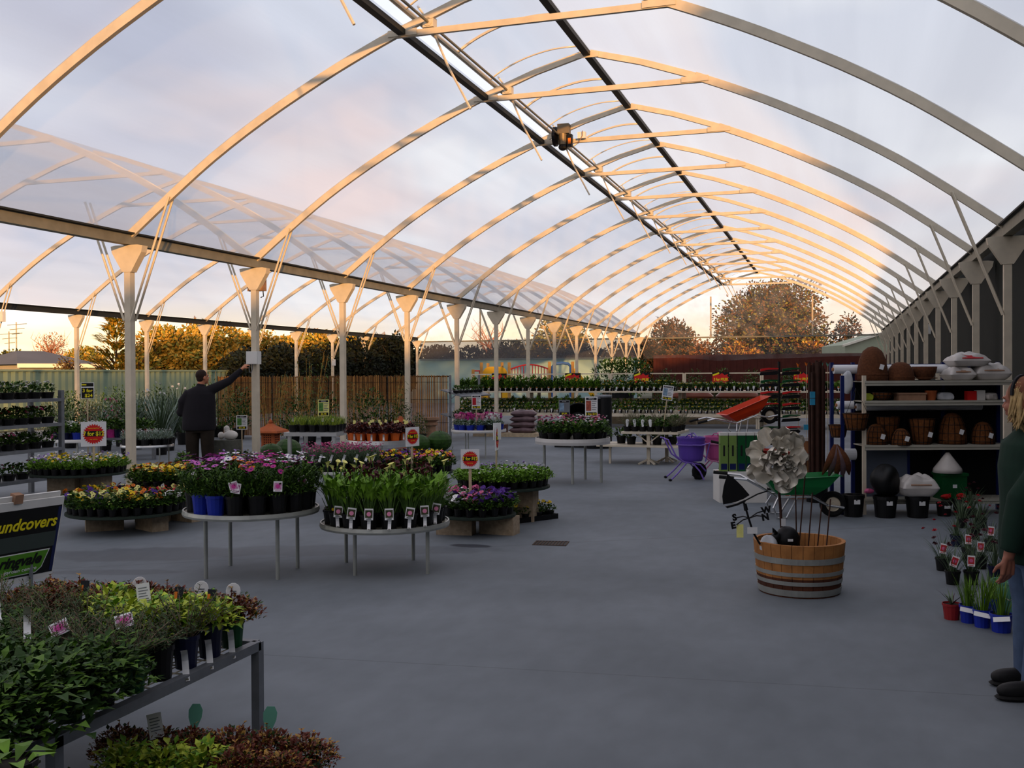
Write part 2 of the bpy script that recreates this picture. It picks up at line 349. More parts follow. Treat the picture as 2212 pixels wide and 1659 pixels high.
# ---------------------------------------------------------------- arches
def sweep(b, pts, y, w, dp, mi=0):                               # rectangular tube following pts in XZ at y
    P = [Vector((x, 0, z)) for x, z in pts]; n = len(P); o = len(b.v)
    for i, p in enumerate(P):
        t = (P[min(i + 1, n - 1)] - P[max(i - 1, 0)]).normalized(); nn = Vector((-t.z, 0, t.x))
        for sy, sn in ((-1, -1), (1, -1), (1, 1), (-1, 1)): b.v.append(tuple(p + nn * sn * dp / 2 + Vector((0, y + sy * w / 2, 0))))
    for i in range(n - 1):
        for j in range(4): b.f.append((o + i * 4 + j, o + i * 4 + (j + 1) % 4, o + i * 4 + 4 + (j + 1) % 4, o + i * 4 + 4 + j)); b.m.append(mi)
    for q in (0, n - 1): b.f.append(tuple(o + q * 4 + j for j in range(4))); b.m.append(mi)
def fine(pts):                                                   # smoother copy of a profile
    out = []
    for i in range(len(pts) - 1):
        p0, p1, p2, p3 = (Vector(pts[max(i - 1, 0)]), Vector(pts[i]), Vector(pts[i + 1]), Vector(pts[min(i + 2, len(pts) - 1)]))
        for k in range(3):
            t = k / 3
            out.append(tuple(.5 * ((2 * p1) + (p2 - p0) * t + (2 * p0 - 5 * p1 + 4 * p2 - p3) * t * t + (3 * p1 - p0 - 3 * p2 + p3) * t ** 3)))
    return out + [tuple(pts[-1])]
def half_curve(c, hw, s): return fine(prof(c, hw, s, 0, False))
AL = bpy.data.meshes; NA = 15
bm_ = {}
def piece(key, fn, mats='galv'):
    if key not in bm_:
        b = MB(); fn(b); bm_[key] = b.mesh(key, mats)
    return bm_[key]
def frame_parts(t, c, hw, main):
    k = hw / 6.42
    for s, nm in ((-1, 'l'), (1, 'r')):
        put('arch_tube', piece(f'arch_{main}_{nm}', lambda b: sweep(b, half_curve(c, hw, s), 0, .06, .125)), t)
        put('rafter', piece(f'raft_{main}_{nm}', lambda b: sweep(b, [(c + s * 1.8 * k, 6.54), (c + s * .9 * k, 6.86), (c + s * .05, 7.09)], 0, .06, .10)), t)
    put('tie_beam', piece(f'tie_{main}', lambda b: sweep(b, [(c - 1.95 * k, 6.47), (c + 1.95 * k, 6.47)], 0, .055, .085)), t)
    for q, x, z, w_ in ((0, c - 1.8 * k, 6.485, .22), (1, c + 1.8 * k, 6.485, .22), (2, c, 7.05, .2)):
        put('joint_plate', piece(f'plate_{main}_{q}', lambda b: b.box((x - w_, -.045, z - .045), (x + w_, -.032, z + .045))), t)
    if main:
        hoop = [(c - 1.66, 6.74), (c - 1.4, 6.9), (c - 1.0, 7.06), (c - .5, 7.16), (c, 7.16)]
        put('vent_hoop', piece('hoop_a', lambda b: sweep(b, fine(hoop), ST / 2, .03, .035)), t)
        put('vent_hoop', piece('hoop_b', lambda b: sweep(b, fine([(x, z - .02) for x, z in hoop]), ST * .93, .02, .02)), t)
        def rack(b):
            p = Vector((c - 1.6, .05, 6.86)); q = Vector((c - 1.42, .05, 6.60)); e = Vector((c - .82, .05, 5.36))
            b.tube([p, q, q.lerp(e, .5) - Vector((.03, 0, 0)), e], .018, 6)
        put('vent_rack', piece('rack', rack), t)
        put('rack_pinion', piece('pinion', lambda b: (b.box((c - 1.50, -.02, 6.53), (c - 1.34, .12, 6.67)), b.tube([(c - 1.42, -.03, 6.6), (c - 1.42, .13, 6.6)], .06, 10))), t)
for i in range(-1, 13):
    lab = ORD[i + 1] + (' galvanised roof arch of the main bay, counted from the shop front' if i < 12 else ' and last galvanised arch of the main bay, at the end gable')
    t = thing('roof_arch', lab, 'roof arch', (0, YI(i), 0), 0, 'roof arches of the main bay'); frame_parts(t, CM, 6.42, True)
for i in range(1, 13):
    t = thing('side_roof_arch', ORD[i - 1] + ' galvanised roof arch of the lower side bay, counted from its near end', 'roof arch', (0, YI(i), 0), 0, 'roof arches of the side bay'); frame_parts(t, CL, 6.66, False)
# ---------------------------------------------------------------- posts
def post_mesh(b): b.box((-.055, -.055, .0), (.055, .055, 3.45)); b.box((-.09, -.09, 0), (.09, .09, .02))
def bracket(b):
    b.prism([(-.08, 3.3), (.08, 3.3), (.27, 3.6), (.29, 3.70), (.2, 3.715), (-.2, 3.715), (-.29, 3.70), (-.27, 3.6)], .13, M=T(0, -.065, 0))
def brace_one(b, p, q, dy): b.tube([(p[0], p[1] + dy, p[2]), (q[0], q[1] + dy, q[2])], .018, 6)
def make_post(X, i, sides, lab, grp):
    t = thing('roof_post', lab, 'post', (X, YI(i), 0), 0, grp)
    put('post_shaft', piece('post', post_mesh), t); put('fork_bracket', piece('bracket', bracket), t)
    for s in sides:
        for dy in (-.055, .055): put('knee_brace', piece(f'brace{s}{dy}', lambda b: brace_one(b, (s * .06, 0, 2.55), (s * .77, 0, 4.42), dy)), t)
for i in range(0, 13): make_post(XA, i, (-1, 1), ORD[i] + ' forked steel post under the gutter between the bays, counted from the front', 'posts between the bays')
for i in range(3, 13): make_post(XB, i, (1,), ORD[i - 3] + ' forked steel post along the open outer side of the side bay', 'outer posts of the side bay')
for i in range(1, 13): make_post(XW, i, (-1,), ORD[i - 1] + ' forked steel post in front of the dark ribbed wall, counted from the front', 'posts along the ribbed wall')
# ---------------------------------------------------------------- end gables and screens
def gable(c, hw, s0, s1, name, m, zlow):
    k = hw / 6.42; pts = [(c - dx * k, z) for dx, z in HALF + TOP] + [(c + dx * k, z) for dx, z in reversed(HALF + TOP[:-1])]
    b = MB(); b.prism([(c - hw, zlow)] + pts + [(c + hw, zlow)], .006, M=T(0, YE + .06, 0)); return struct(b, name, m)
gable(CM, 6.42, -1, 1, 'wall_end', film2, 3.66); gable(CL, 6.66, -1, 1, 'wall_end_side', film2, 3.66)
def end_rail(x0, x1, lab): return beam('end_rail', lab, 'rail', [((x0, YE + .08, 3.6), (x1, YE + .15, 3.68))], 'galv_dark')
end_rail(XA + .1, XW + .2, 'straight steel rail across the foot of the main end gable'); end_rail(XB, XA - .1, 'straight steel rail across the foot of the side bay end gable')
for x, lab in ((1535, 'thin upright mullion standing in the main end gable, beside the round tree'), (1755, 'thin upright mullion in the main end gable, in front of the round tree')):
    p = aty(x, 700, YE); zt = 6.2; b = MB(); b.box((p.x - .04, YE + .08, 3.68), (p.x + .04, YE + .14, 6.55 - abs(p.x - CM) * .28 + (.4 if abs(p.x - CM) < 1.8 else 0))); tag(b.build('gable_mullion', 'galv'), lab, 'mullion')
p = aty(1036, 700, YE); b = MB(); b.box((p.x - .035, YE + .08, 3.68), (p.x + .035, YE + .14, 5.9)); tag(b.build('gable_mullion', 'galv_dark'), 'thin upright mullion standing in the side bay end gable', 'mullion')
def hang(name, x0, x1, zt, zb, m, lab, cat, wav, n=40):
    b = MB(); rn = random.Random(3); vs = []
    for i in range(n + 1):
        t = i / n; x = x0 + (x1 - x0) * t; y = YE + .2 + .03 * math.sin(i * 1.7)
        vs += [(x, y, zt), (x, y + .02 * math.sin(i), (zt + zb) / 2), (x, y + .03, zb + wav(t))]
    b.add(vs, [(3 * i + j, 3 * i + 3 + j, 3 * i + 4 + j, 3 * i + 1 + j) for i in range(n) for j in (0, 1)])
    return tag(b.build(name, m, smooth=True), lab, cat)
hang('plastic_curtain', XA + .2, XW, 3.62, 2.5, film2, 'strip of cloudy clear plastic hanging below the main end gable', 'curtain', lambda t: -.16 * max(0, 1 - abs(t - .33) / .16) + .05 * math.sin(t * 9))
hang('windbreak_mesh', XB + .1, XA, 3.62, 2.52, meshm, 'strip of grey windbreak mesh hanging below the side bay gable', 'mesh', lambda t: 0)
mat('teal_sheet', '93b0ae', .7, 0, .06, .6); mat('brown_boards', '4a1f18', .85, 0, .15, 3); mat('green_fence', '7c8f7a', .75, 0, .06, 1)
b = MB(); n = 60; vs = []
for i in range(n + 1):
    x = XB - .3 + (XA + .1 - XB) * i / n; vs += [(x, YE + .5 + .03 * math.sin(i * .9), 0), (x, YE + .5 + .05 * math.sin(i * .7), 2.62)]
b.add(vs, [(2 * i, 2 * i + 2, 2 * i + 3, 2 * i + 1) for i in range(n)]); tag(b.build('privacy_sheet', 'teal_sheet', smooth=True), 'pale blue green sheet fence closing off the end of the side bay', 'fence')
t = thing('board_fence', 'dark red brown board fence behind the main end gable', 'fence', (0, YE + 3, 0))
b = MB(); x = XA + .3; k = 0
while x < 4: b.box((x, .02 * (k % 2), -.15), (x + .19, .02 * (k % 2) + .03, 2.75)); x += .19; k += 1
b.build('fence_board', 'brown_boards', t)
b = MB(); b.box((XA + .3, .06, .5), (4, .12, .6)); b.box((XA + .3, .06, 2.2), (4, .12, 2.3)); b.build('fence_rail', 'brown_boards', t)
# green steel fence along the left
t = thing('steel_fence', 'pale green ribbed steel fence beyond the side bay', 'fence', (-27, 0, 0))
b = MB(); vs = []; yy = 6; k = 0
while yy < 57.5: vs.append((0 if k % 2 else .05, yy)); yy += .14 if k % 2 else .2; k += 1
n = len(vs); b.add([(x, y, -.15) for x, y in vs] + [(x, y, 1.9) for x, y in vs], [(i, i + 1, n + i + 1, n + i) for i in range(n - 1)]); b.build('fence_sheet', 'green_fence', t)
b = MB(); b.box((-.02, 6, 1.88), (.08, 57.5, 1.95)); b.build('top_rail', 'green_fence', t)
for k in range(13):
    b = MB(); b.box((.02, 7 + k * 4, -.15), (.1, 7.1 + k * 4, 1.93)); b.build('fence_post', 'green_fence', t)
# ================================================================ plants
def pot_mesh(r, h, m, n=14):
    key = f'pot_{r:.3f}_{h:.3f}_{m}'
    if key not in bm_:
        b = MB(); b.lathe([(r * .76, 0), (r * .93, h * .86), (r, h * .86), (r, h), (r * .93, h), (r * .91, h * .9)], n, 0, cap1=False)
        b.lathe([(r * .91, h * .9), (.001, h * .93)], n, 1, cap0=False, cap1=False); bm_[key] = b.mesh('pot', [m, 'soil'])
    return bm_[key]
def dome(b, rn, n, r, h, z0, Ln, Wd, mis=(0, 1), upr=.5, fill=.35, sq=1.):
    for _ in range(n):
        a = rn.uniform(0, 2 * PI); t = math.acos(rn.uniform(0, 1)); q = rn.uniform(fill, 1) ** .6
        p = Vector((math.sin(t) * math.cos(a) * r * q, math.sin(t) * math.sin(a) * r * q, z0 + math.cos(t) ** sq * h * q))
        d = Vector((math.cos(a) * (1 - upr) + rn.uniform(-.5, .5), math.sin(a) * (1 - upr) + rn.uniform(-.5, .5), upr * 1.2 + rn.uniform(-.55, .5)))
        k = rn.uniform(.7, 1.25); b.leaf(p, d, Ln * k, Wd * k, rn.choice(mis), rn.uniform(0, .5))
def sprigs(b, rn, n, r, h, z0, mis, steps=9, Ln=.02, Wd=.006, spread=.6, stem=2, droop=.0):   # upright needle covered twigs
    for _ in range(n):
        a = rn.uniform(0, 2 * PI); q = rn.uniform(0, 1) ** .7
        p = Vector((math.cos(a) * r * q * .35, math.sin(a) * r * q * .35, z0)); d = Vector((math.cos(a) * q * spread, math.sin(a) * q * spread, 1)).normalized()
        hh = h * rn.uniform(.7, 1.1) ; s0 = p.copy(); pts = [p.copy()]
        for k in range(steps):
            p = p + d * (hh / steps); d = (d + Vector((rn.uniform(-.12, .12), rn.uniform(-.12, .12), -droop * .1))).normalized(); pts.append(p.copy())
            for _k in range(3):
                aa = rn.uniform(0, 2 * PI); b.leaf(p, d * .7 + Vector((math.cos(aa), math.sin(aa), .1)), Ln * rn.uniform(.7, 1.3), Wd, rn.choice(mis), .1)
        b.tube(pts, [.0022] * len(pts), 3, stem, cap=False)
def fdaisy(pm, r=.028, n=13, cm='petal_purple'):
    def f(b):
        for k in range(n):
            a = 2 * PI * k / n; d = Vector((math.cos(a), math.sin(a), 0)); x = Vector((-d.y, d.x, 0)); w = r * .17
            b.add([d * r * .18 - x * w * .5, d * r * .18 + x * w * .5, d * r * .75 + x * w + _Z * .003, d * r - x * 0 + _Z * .001, d * r * .75 - x * w + _Z * .003], [(0, 1, 2, 3, 4)], 0)
        b.lathe([(r * .24, .0), (r * .2, .004), (r * .05, .006)], 8, 1)
    return piece(f'daisy_{pm}_{r}_{cm}', f, [pm, cm])
def fpansy(pm, r=.022, cm='petal_maroon'):
    def f(b):
        for k, a in enumerate((PI / 2, PI * .9, PI * .1, PI * 1.3, PI * 1.7)):
            c = Vector((math.cos(a) * r * .5, math.sin(a) * r * .5, .001 * k)); m = 8
            vs = [c + Vector((math.cos(2 * PI * j / m) * r * .58, math.sin(2 * PI * j / m) * r * .58, .003)) for j in range(m)] + [c]
            b.add(vs, [(j, (j + 1) % m, m) for j in range(m)], 0)
        b.lathe([(r * .28, .006), (.001, .008)], 6, 1, cap0=False)
    return piece(f'pansy_{pm}_{r}_{cm}', f, [pm, cm])
def fcalla(pm, L=.05):
    def f(b):
        b.tube([(0, 0, -.12), (.004, 0, -.05), (0, 0, 0)], [.004, .004, .006], 6, 1)
        n = 10; prof_ = [(.006, 0), (.010, L * .4), (.016, L * .75), (.027, L)]; vs = []; fs = []
        for i, (r, z) in enumerate(prof_):
            for j in range(n):
                a = 2 * PI * j / n; tip = .022 * max(0, math.cos(a)) * (i / 3) ** 2
                vs.append(((r + tip) * math.cos(a), r * math.sin(a), z + tip * .55 - (.012 * (i == 3) * (1 - math.cos(a)) / 2)))
        for i in range(3):
            for j in range(n - 1): fs.append((i * n + j, i * n + j + 1, (i + 1) * n + j + 1, (i + 1) * n + j))
            fs.append((i * n + n - 1, i * n, (i + 1) * n, (i + 1) * n + n - 1))
        b.add(vs, fs, 0); b.tube([(0, 0, .005), (0, 0, L * .75)], .004, 6, 2)
    return piece(f'calla_{pm}', f, [pm, 'stem_green', 'petal_yellow'])
def fbutton(pm, r=.012):
    def f(b):
        for k in range(7):
            a = 2 * PI * k / 7; b.leaf((0, 0, 0), (math.cos(a), math.sin(a), .35), r, r * .8, 0, -.2)
        for k in range(5):
            a = 2 * PI * k / 5 + .3; b.leaf((0, 0, .002), (math.cos(a), math.sin(a), 1.2), r * .8, r * .6, 0, -.1)
    return piece(f'button_{pm}_{r}', f, [pm])
def fcyc(pm, L=.035):
    def f(b):
        b.tube([(0, 0, -.07), (0, 0, 0)], .002, 4, 1)
        for k in range(5):
            a = 2 * PI * k / 5; b.leaf((0, 0, 0), (math.cos(a) * .55, math.sin(a) * .55, 1), L, L * .6, 0, -.2)
    return piece(f'cyc_{pm}', f, [pm, 'stem_green'])
FOL = {}
def fol(kind, var):
    key = (kind, var)
    if key in FOL: return FOL[key]
    rn = random.Random(hash(kind) % 1 + sum(map(ord, kind)) * 31 + var); b = MB(); ms = None
    if kind == 'daisy': sprigs(b, rn, 16, .11, .22, 0, (0, 1), 9, .045, .013, .85, 1); dome(b, rn, 170, .14, .20, .0, .05, .016, (0, 1), .45); ms = ['leaf_dark', 'leaf_mid']
    elif kind == 'calla':
        for _ in range(26):
            a = rn.uniform(0, 2 * PI); q = rn.uniform(.1, 1); p = Vector((math.cos(a) * .04 * q, math.sin(a) * .04 * q, 0)); hh = rn.uniform(.10, .22); d = Vector((math.cos(a) * .45 * q, math.sin(a) * .45 * q, 1)).normalized()
            e = p + d * hh; b.tube([p, e], [.004, .003], 4, 1, cap=False); b.leaf(e, d + Vector((math.cos(a), math.sin(a), .2)) * rn.uniform(.1, .9), rn.uniform(.11, .17), rn.uniform(.035, .055), 0, rn.uniform(.1, .6))
        ms = ['leaf_fresh', 'stem_green']
    elif kind == 'pansy': dome(b, rn, 85, .075, .085, .0, .035, .02, (0, 1), .4); ms = ['leaf_dark', 'leaf_mid']
    elif kind == 'viola': dome(b, rn, 90, .08, .07, .0, .032, .02, (0, 1, 1), .45); ms = ['leaf_mid', 'leaf_fresh']
    elif kind == 'dianthus': sprigs(b, rn, 22, .09, .17, 0, (0, 0, 1), 7, .04, .005, .7, 1); dome(b, rn, 60, .09, .1, 0, .05, .006, (0, 1), .6); ms = ['leaf_feather', 'leaf_grey']
    elif kind == 'heuchera': dome(b, rn, 130, .13, .15, .0, .055, .05, (0, 0, 1), .35); ms = ['leaf_plum', 'leaf_red']
    elif kind == 'grass':
        for _ in range(70):
            a = rn.uniform(0, 2 * PI); q = rn.uniform(0, 1); b.blade((math.cos(a) * .06 * q, math.sin(a) * .06 * q, 0), (math.cos(a) * .5 * q, math.sin(a) * .5 * q, 1), rn.uniform(.12, .2), .006, rn.choice((0, 1)), .7, 3)
        ms = ['leaf_mid', 'leaf_lime']
    elif kind == 'cyclamen': dome(b, rn, 60, .09, .09, .0, .045, .042, (0, 1), .3); ms = ['leaf_dark', 'leaf_silver']
    elif kind == 'broad': dome(b, rn, 90, .13, .17, .0, .075, .045, (0, 1), .4); ms = ['leaf_mid', 'leaf_dark']
    elif kind == 'silver': dome(b, rn, 150, .12, .15, .0, .05, .012, (0, 0, 1), .6); ms = ['leaf_silver', 'leaf_grey']
    elif kind == 'seedling': dome(b, rn, 26, .045, .06, .0, .035, .02, (0, 1), .5); ms = ['leaf_mid', 'leaf_dark']
    elif kind == 'rosemary': sprigs(b, rn, 34, .12, .27, 0, (0, 0, 1), 13, .024, .006, 1.0, 2, .4); ms = ['leaf_feather', 'leaf_mid', 'bark_pale']
    elif kind == 'thuja': sprigs(b, rn, 40, .14, .22, 0, (0, 1), 11, .03, .009, 1.15, 2, 1.0); ms = ['leaf_feather', 'leaf_dark', 'bark_pale']
    elif kind == 'lime': dome(b, rn, 260, .14, .14, .0, .045, .028, (0, 0, 1), .35); ms = ['leaf_lime', 'leaf_fresh']
    elif kind == 'goldred':
        dome(b, rn, 1000, .15, .13, .0, .024, .015, (0, 0, 0, 1, 2), .45)
        sprigs(b, rn, 7, .14, .13, .02, (0, 1), 8, .02, .011, 1.7, 0, .9); ms = ['leaf_red', 'leaf_gold', 'leaf_dark']
    elif kind == 'ground': dome(b, rn, 420, .17, .17, -.02, .036, .022, (0, 0, 1), .3); sprigs(b, rn, 8, .14, .2, 0, (0, 1), 8, .034, .02, 1.4, 0, 1.2); ms = ['leaf_dark', 'leaf_mid']
    elif kind == 'lush': dome(b, rn, 240, .2, .22, -.05, .06, .034, (0, 0, 1), .35); ms = ['leaf_dark', 'leaf_mid']
    elif kind == 'carnation':
        for _ in range(60):
            a = rn.uniform(0, 2 * PI); q = rn.uniform(0, 1); b.blade((math.cos(a) * .05 * q, math.sin(a) * .05 * q, 0), (math.cos(a) * .8 * q, math.sin(a) * .8 * q, 1), rn.uniform(.14, .26), .006, rn.choice((0, 1)), .6, 3)
        ms = ['leaf_grey', 'leaf_feather']
    elif kind == 'spike':
        for _ in range(11):
            a = rn.uniform(0, 2 * PI); b.blade((0, 0, 0), (math.cos(a), math.sin(a), rn.uniform(.5, 1.6)), rn.uniform(.16, .24), .018, rn.choice((0, 1)), .3, 3)
        ms = ['leaf_plum', 'leaf_grey']
    elif kind == 'rush':
        for _ in range(60):
            a = rn.uniform(0, 2 * PI); q = rn.uniform(0, 1); b.blade((math.cos(a) * .07 * q, math.sin(a) * .07 * q, 0), (math.cos(a) * .35 * q, math.sin(a) * .35 * q, 1), rn.uniform(.2, .34), .010, rn.choice((0, 1)), .45, 4)
        ms = ['leaf_mid', 'leaf_fresh']
    elif kind == 'flax':
        for _ in range(130):
            a = rn.uniform(0, 2 * PI); q = rn.uniform(0, 1) ** .7; b.blade((math.cos(a) * .1 * q, math.sin(a) * .1 * q, 0), (math.cos(a) * .55 * q, math.sin(a) * .55 * q, 1), rn.uniform(.9, 1.7), .035, rn.choice((0, 0, 1)), .5, 6)
        ms = ['leaf_feather', 'leaf_silver']
    elif kind == 'shrub': dome(b, rn, 950, .45, .95, .0, .075, .036, (0, 0, 1), .4, .2); ms = ['leaf_dark', 'leaf_mid']
    elif kind == 'greyshrub': dome(b, rn, 1100, .45, .8, .0, .07, .018, (0, 0, 1), .6, .2); ms = ['leaf_feather', 'leaf_silver']
    elif kind == 'redshrub': dome(b, rn, 950, .4, .8, .0, .055, .028, (0, 0, 1), .4, .2); ms = ['leaf_red', 'leaf_dark']
    elif kind == 'bamboo':
        for _ in range(9):
            a = rn.uniform(0, 2 * PI); q = rn.uniform(.2, 1); p = Vector((math.cos(a) * .18 * q, math.sin(a) * .18 * q, 0)); hh = rn.uniform(1.0, 1.5); d = Vector((math.cos(a) * .22, math.sin(a) * .22, 1)).normalized()
            b.tube([p, p + d * hh], [.008, .003], 4, 2, cap=False)
            for _k in range(34):
                t = rn.uniform(.2, 1); aa = rn.uniform(0, 2 * PI); b.leaf(p + d * hh * t + Vector((math.cos(aa), math.sin(aa), 0)) * rn.uniform(0, .12), (math.cos(aa), math.sin(aa), rn.uniform(-.5, .5)), rn.uniform(.1, .17), .022, rn.choice((0, 1)), .3)
        ms = ['leaf_mid', 'leaf_dark', 'leaf_gold']
    elif kind == 'ball': b.blob((0, 0, .2), (.27, .27, .22), 0, 14, 9, .02, var); dome(b, rn, 420, .29, .44, -.02, .03, .02, (0, 1), .4, .93); ms = ['leaf_dark', 'leaf_mid']
    FOL[key] = b.mesh('foliage', ms); return FOL[key]
def cardm(key, w, h, fn, mats): return piece(key, fn, mats)
def pic_tag(key, mats, w=.05, h=.07):      # a card with a picture panel on its -Y face
    def f(b):
        b.box((-w / 2, -.0008, 0), (w / 2, .0008, h), 0); b.box((-w * .42, -.0016, h * .2), (w * .42, -.0009, h * .86), 1)
        b.lathe([(w * .26, 0), (w * .2, .0008), (.001, .001)], 10, 2, M=T(0, -.0016, h * .52) @ Matrix.Rotation(PI / 2, 4, 'X'))
        b.box((-w * .3, -.0022, h * .06), (w * .3, -.0009, h * .12), 1)
    return piece(key, f, mats)
def strip(key, w, h, curl, m='card_white'):
    def f(b):
        n = 5
        for k in range(n):
            z0, z1 = h * k / n, h * (k + 1) / n; y0, y1 = -curl * (k / n - .5) ** 2, -curl * ((k + 1) / n - .5) ** 2
            b.add([(-w / 2, y0, z0), (w / 2, y0, z0), (w / 2, y1, z1), (-w / 2, y1, z1)], [(0, 1, 2, 3)], 0)
            if k == 0: b.add([(-w * .36, y0 - .0012, h * .03), (w * .36, y0 - .0012, h * .03), (w * .36, y0 - .0012, h * .09), (-w * .36, y0 - .0012, h * .09)], [(0, 1, 2, 3)], 1)
    return piece(key, f, [m, 'galv_dark'])
def tocam(p):                               # turn about Z that makes a -Y facing card look at the camera from p
    v = ORG - Vector(p); return math.atan2(v.x, -v.y)
def plant(name, label, cat, loc, kind, pot=None, flowers=(), group=None, sc=1., rz=None, fsc=1., tags=(), nf=3, single=True, rn=RND, spread=.8, dz=0.):
    """pot: (radius, height, material); flowers: list of (mesh, count, min tilt, height range, radius)"""
    t = thing(name, label, cat, loc, rn.uniform(0, 6.28) if rz is None else rz, group); z = 0
    if pot: put('pot', pot_mesh(*pot), t); z = pot[1] * .9 + dz
    put('foliage', fol(kind, rn.randrange(3)), t, (0, 0, z), (0, 0, rn.uniform(0, 6.28)), (fsc * sc, fsc * sc, fsc * sc * rn.uniform(.9, 1.1)))
    for me, n, tilt, (h0, h1), rad, fs in flowers:
        if single:
            for _ in range(n):
                a = rn.uniform(0, 6.28); q = rn.uniform(.1, 1) ** .6 * rad
                put('flower', me, t, (math.cos(a) * q, math.sin(a) * q, z + rn.uniform(h0, h1)), (rn.uniform(0, tilt), 0, a + PI / 2 + rn.uniform(-.6, .6)), fs * rn.uniform(.8, 1.15))
        else:
            key = ('bl', me.name, n, round(rad, 3), rn.randrange(3))
            if key not in bm_:
                r2 = random.Random(key[4] * 7 + n); b = MB(); src = [v.co.copy() for v in me.vertices]
                for _ in range(n):
                    a = r2.uniform(0, 6.28); q = r2.uniform(.1, 1) ** .6 * rad
                    M = T(math.cos(a) * q, math.sin(a) * q, r2.uniform(h0, h1)) @ Euler((r2.uniform(0, tilt), 0, r2.uniform(0, 6.28))).to_matrix().to_4x4() @ Matrix.Scale(fs * r2.uniform(.8, 1.15), 4)
                    o = len(b.v); b.v += [tuple(M @ v) for v in src]
                    for p in me.polygons: b.f.append(tuple(o + i for i in p.vertices)); b.m.append(p.material_index)
                bm_[key] = b.mesh('blossom', list(me.materials))
            put('blossom', bm_[key], t, (0, 0, z))
    return t
def ringpos(c, R, pr, rings, gap=1.02, jitter=.12, rn=RND):
    out = []; r = R
    for k in range(rings):
        n = max(1, int(2 * PI * r / (2 * pr * gap))) if r > pr * .6 else 1
        a0 = rn.uniform(0, 6.28)
        for j in range(n):
            a = a0 + 2 * PI * j / n; out.append((Vector((c[0] + math.cos(a) * r, c[1] + math.sin(a) * r, c[2])), k, a))
        r -= 2 * pr * gap
        if r < -pr * .2: break
        r = max(r, 0)
    return out
def is_front(c, a, lim=.25):
    v = ORG - Vector(c); v.z = 0; v.normalize(); return math.cos(a) * v.x + math.sin(a) * v.y > lim
NW = []
def lab(s):
    s = s.replace(' along front of ', ' along front, ')
    n = len(s.replace(',', '').split())
    if n > 16 or n < 4: NW.append((n, s))
    return s
def fill(c, R, pr, rings, place, make, group, lim=.25):
    """make(pos, front, label_fn): label_fn(desc) completes the label"""
    P = ringpos(c, R, pr, rings); fr = sorted([p for p in P if p[1] == 0 and is_front(c, p[2], lim)], key=lambda p: side(p[0])); rest = [p for p in P if p not in fr]
    for k, p in enumerate(fr): make(p[0], True, lambda d, k=k: lab(f'{d}, {ORD[k]} from left along front of {place}'), k / max(1, len(fr) - 1))
    for p in rest: make(p[0], False, lambda d: lab(f'{d}, behind the front row on {place}'), None)
# ---------------------------------------------------------------- tables
def round_table(label, c, R, legs, rim='table_steel', rh=.035, leg_r=.017, legm='table_steel'):
    t = thing('round_table', label, 'table', (c[0], c[1], 0), 0); z = c[2]
    b = MB(); b.lathe([(R - .01, z - .012), (R - .01, z)], 40); b.build('table_top', 'galv_dark', t)
    b = MB(); b.lathe([(R - .012, z - rh), (R, z - rh), (R + .006, z - rh * .5), (R, z + .012), (R - .012, z + .012)], 48, cap0=False, cap1=False); b.build('table_rim', rim, t, smooth=False)
    for px in legs:
        p = at(*px) if len(px) == 2 else Vector(px); b = MB(); x, y = p.x - c[0], p.y - c[1]
        b.tube([(x, y, 0), (x, y, z - .012)], leg_r, 10); b.build('leg', legm, t)
    return t
def disc(label, c, R):
    b = MB(); b.lathe([(R - .01, -.03), (R, -.024), (R, -.004), (R - .01, 0)], 40); return tag(b.build('display_board', 'green_disc', loc=c), label, 'board')
def block(label, p, rz, z=0):
    t = thing('concrete_block', label, 'concrete block', (p[0], p[1], z), rz)
    b = MB(); b.box((-.195, -.095, 0), (.195, .095, .19)); o = b.build('block_body', 'concrete_block', t); return t
# ---------------------------------------------------------------- signs
def starburst(n, r0, r1): return [((r1 if k % 2 == 0 else r0) * math.cos(PI * k / n), (r1 if k % 2 == 0 else r0) * math.sin(PI * k / n)) for k in range(2 * n)]
def sale_sign(label, base, h, w, rz, txt, stake_z=0.):
    """white square card with a red starburst, price across a black bar, on a wooden stake; base is the stake foot"""
    t = thing('sale_sign', label, 'sign', base, rz); z = h
    b = MB(); b.box((-.016, -.006, stake_z), (.016, .006, h + w * .3)); b.build('stake', 'wood_stake', t)
    b = MB(); b.box((-w / 2, -.014, h), (w / 2, -.008, h + w * 1.04)); bd = b.build('sign_board', 'card_white', t)
    zc = h + w * .52; b = MB(); b.prism([(x, z_ + zc) for x, z_ in starburst(26, w * .36, w * .44)], .0015, M=T(0, -.0165, 0)); b.build('starburst', 'sign_red', bd)
    b = MB(); b.box((-w * .33, -.0195, zc - w * .1), (w * .33, -.0167, zc + w * .13)); b.build('price_bar', 'ink_black', bd)
    text('lettering', txt, w * .25, 'sign_yellow', bd, T(0, -.0205, zc + w * .01) @ FACE, .0005, sx=.86, bold=.0018)
    text('lettering', 'MIX & MATCH', w * .07, 'sign_yellow', bd, T(0, -.018, zc + w * .24) @ FACE, .0005); text('lettering', 'any variety', w * .07, 'sign_yellow', bd, T(0, -.018, zc - w * .22) @ FACE, .0005)
    return t
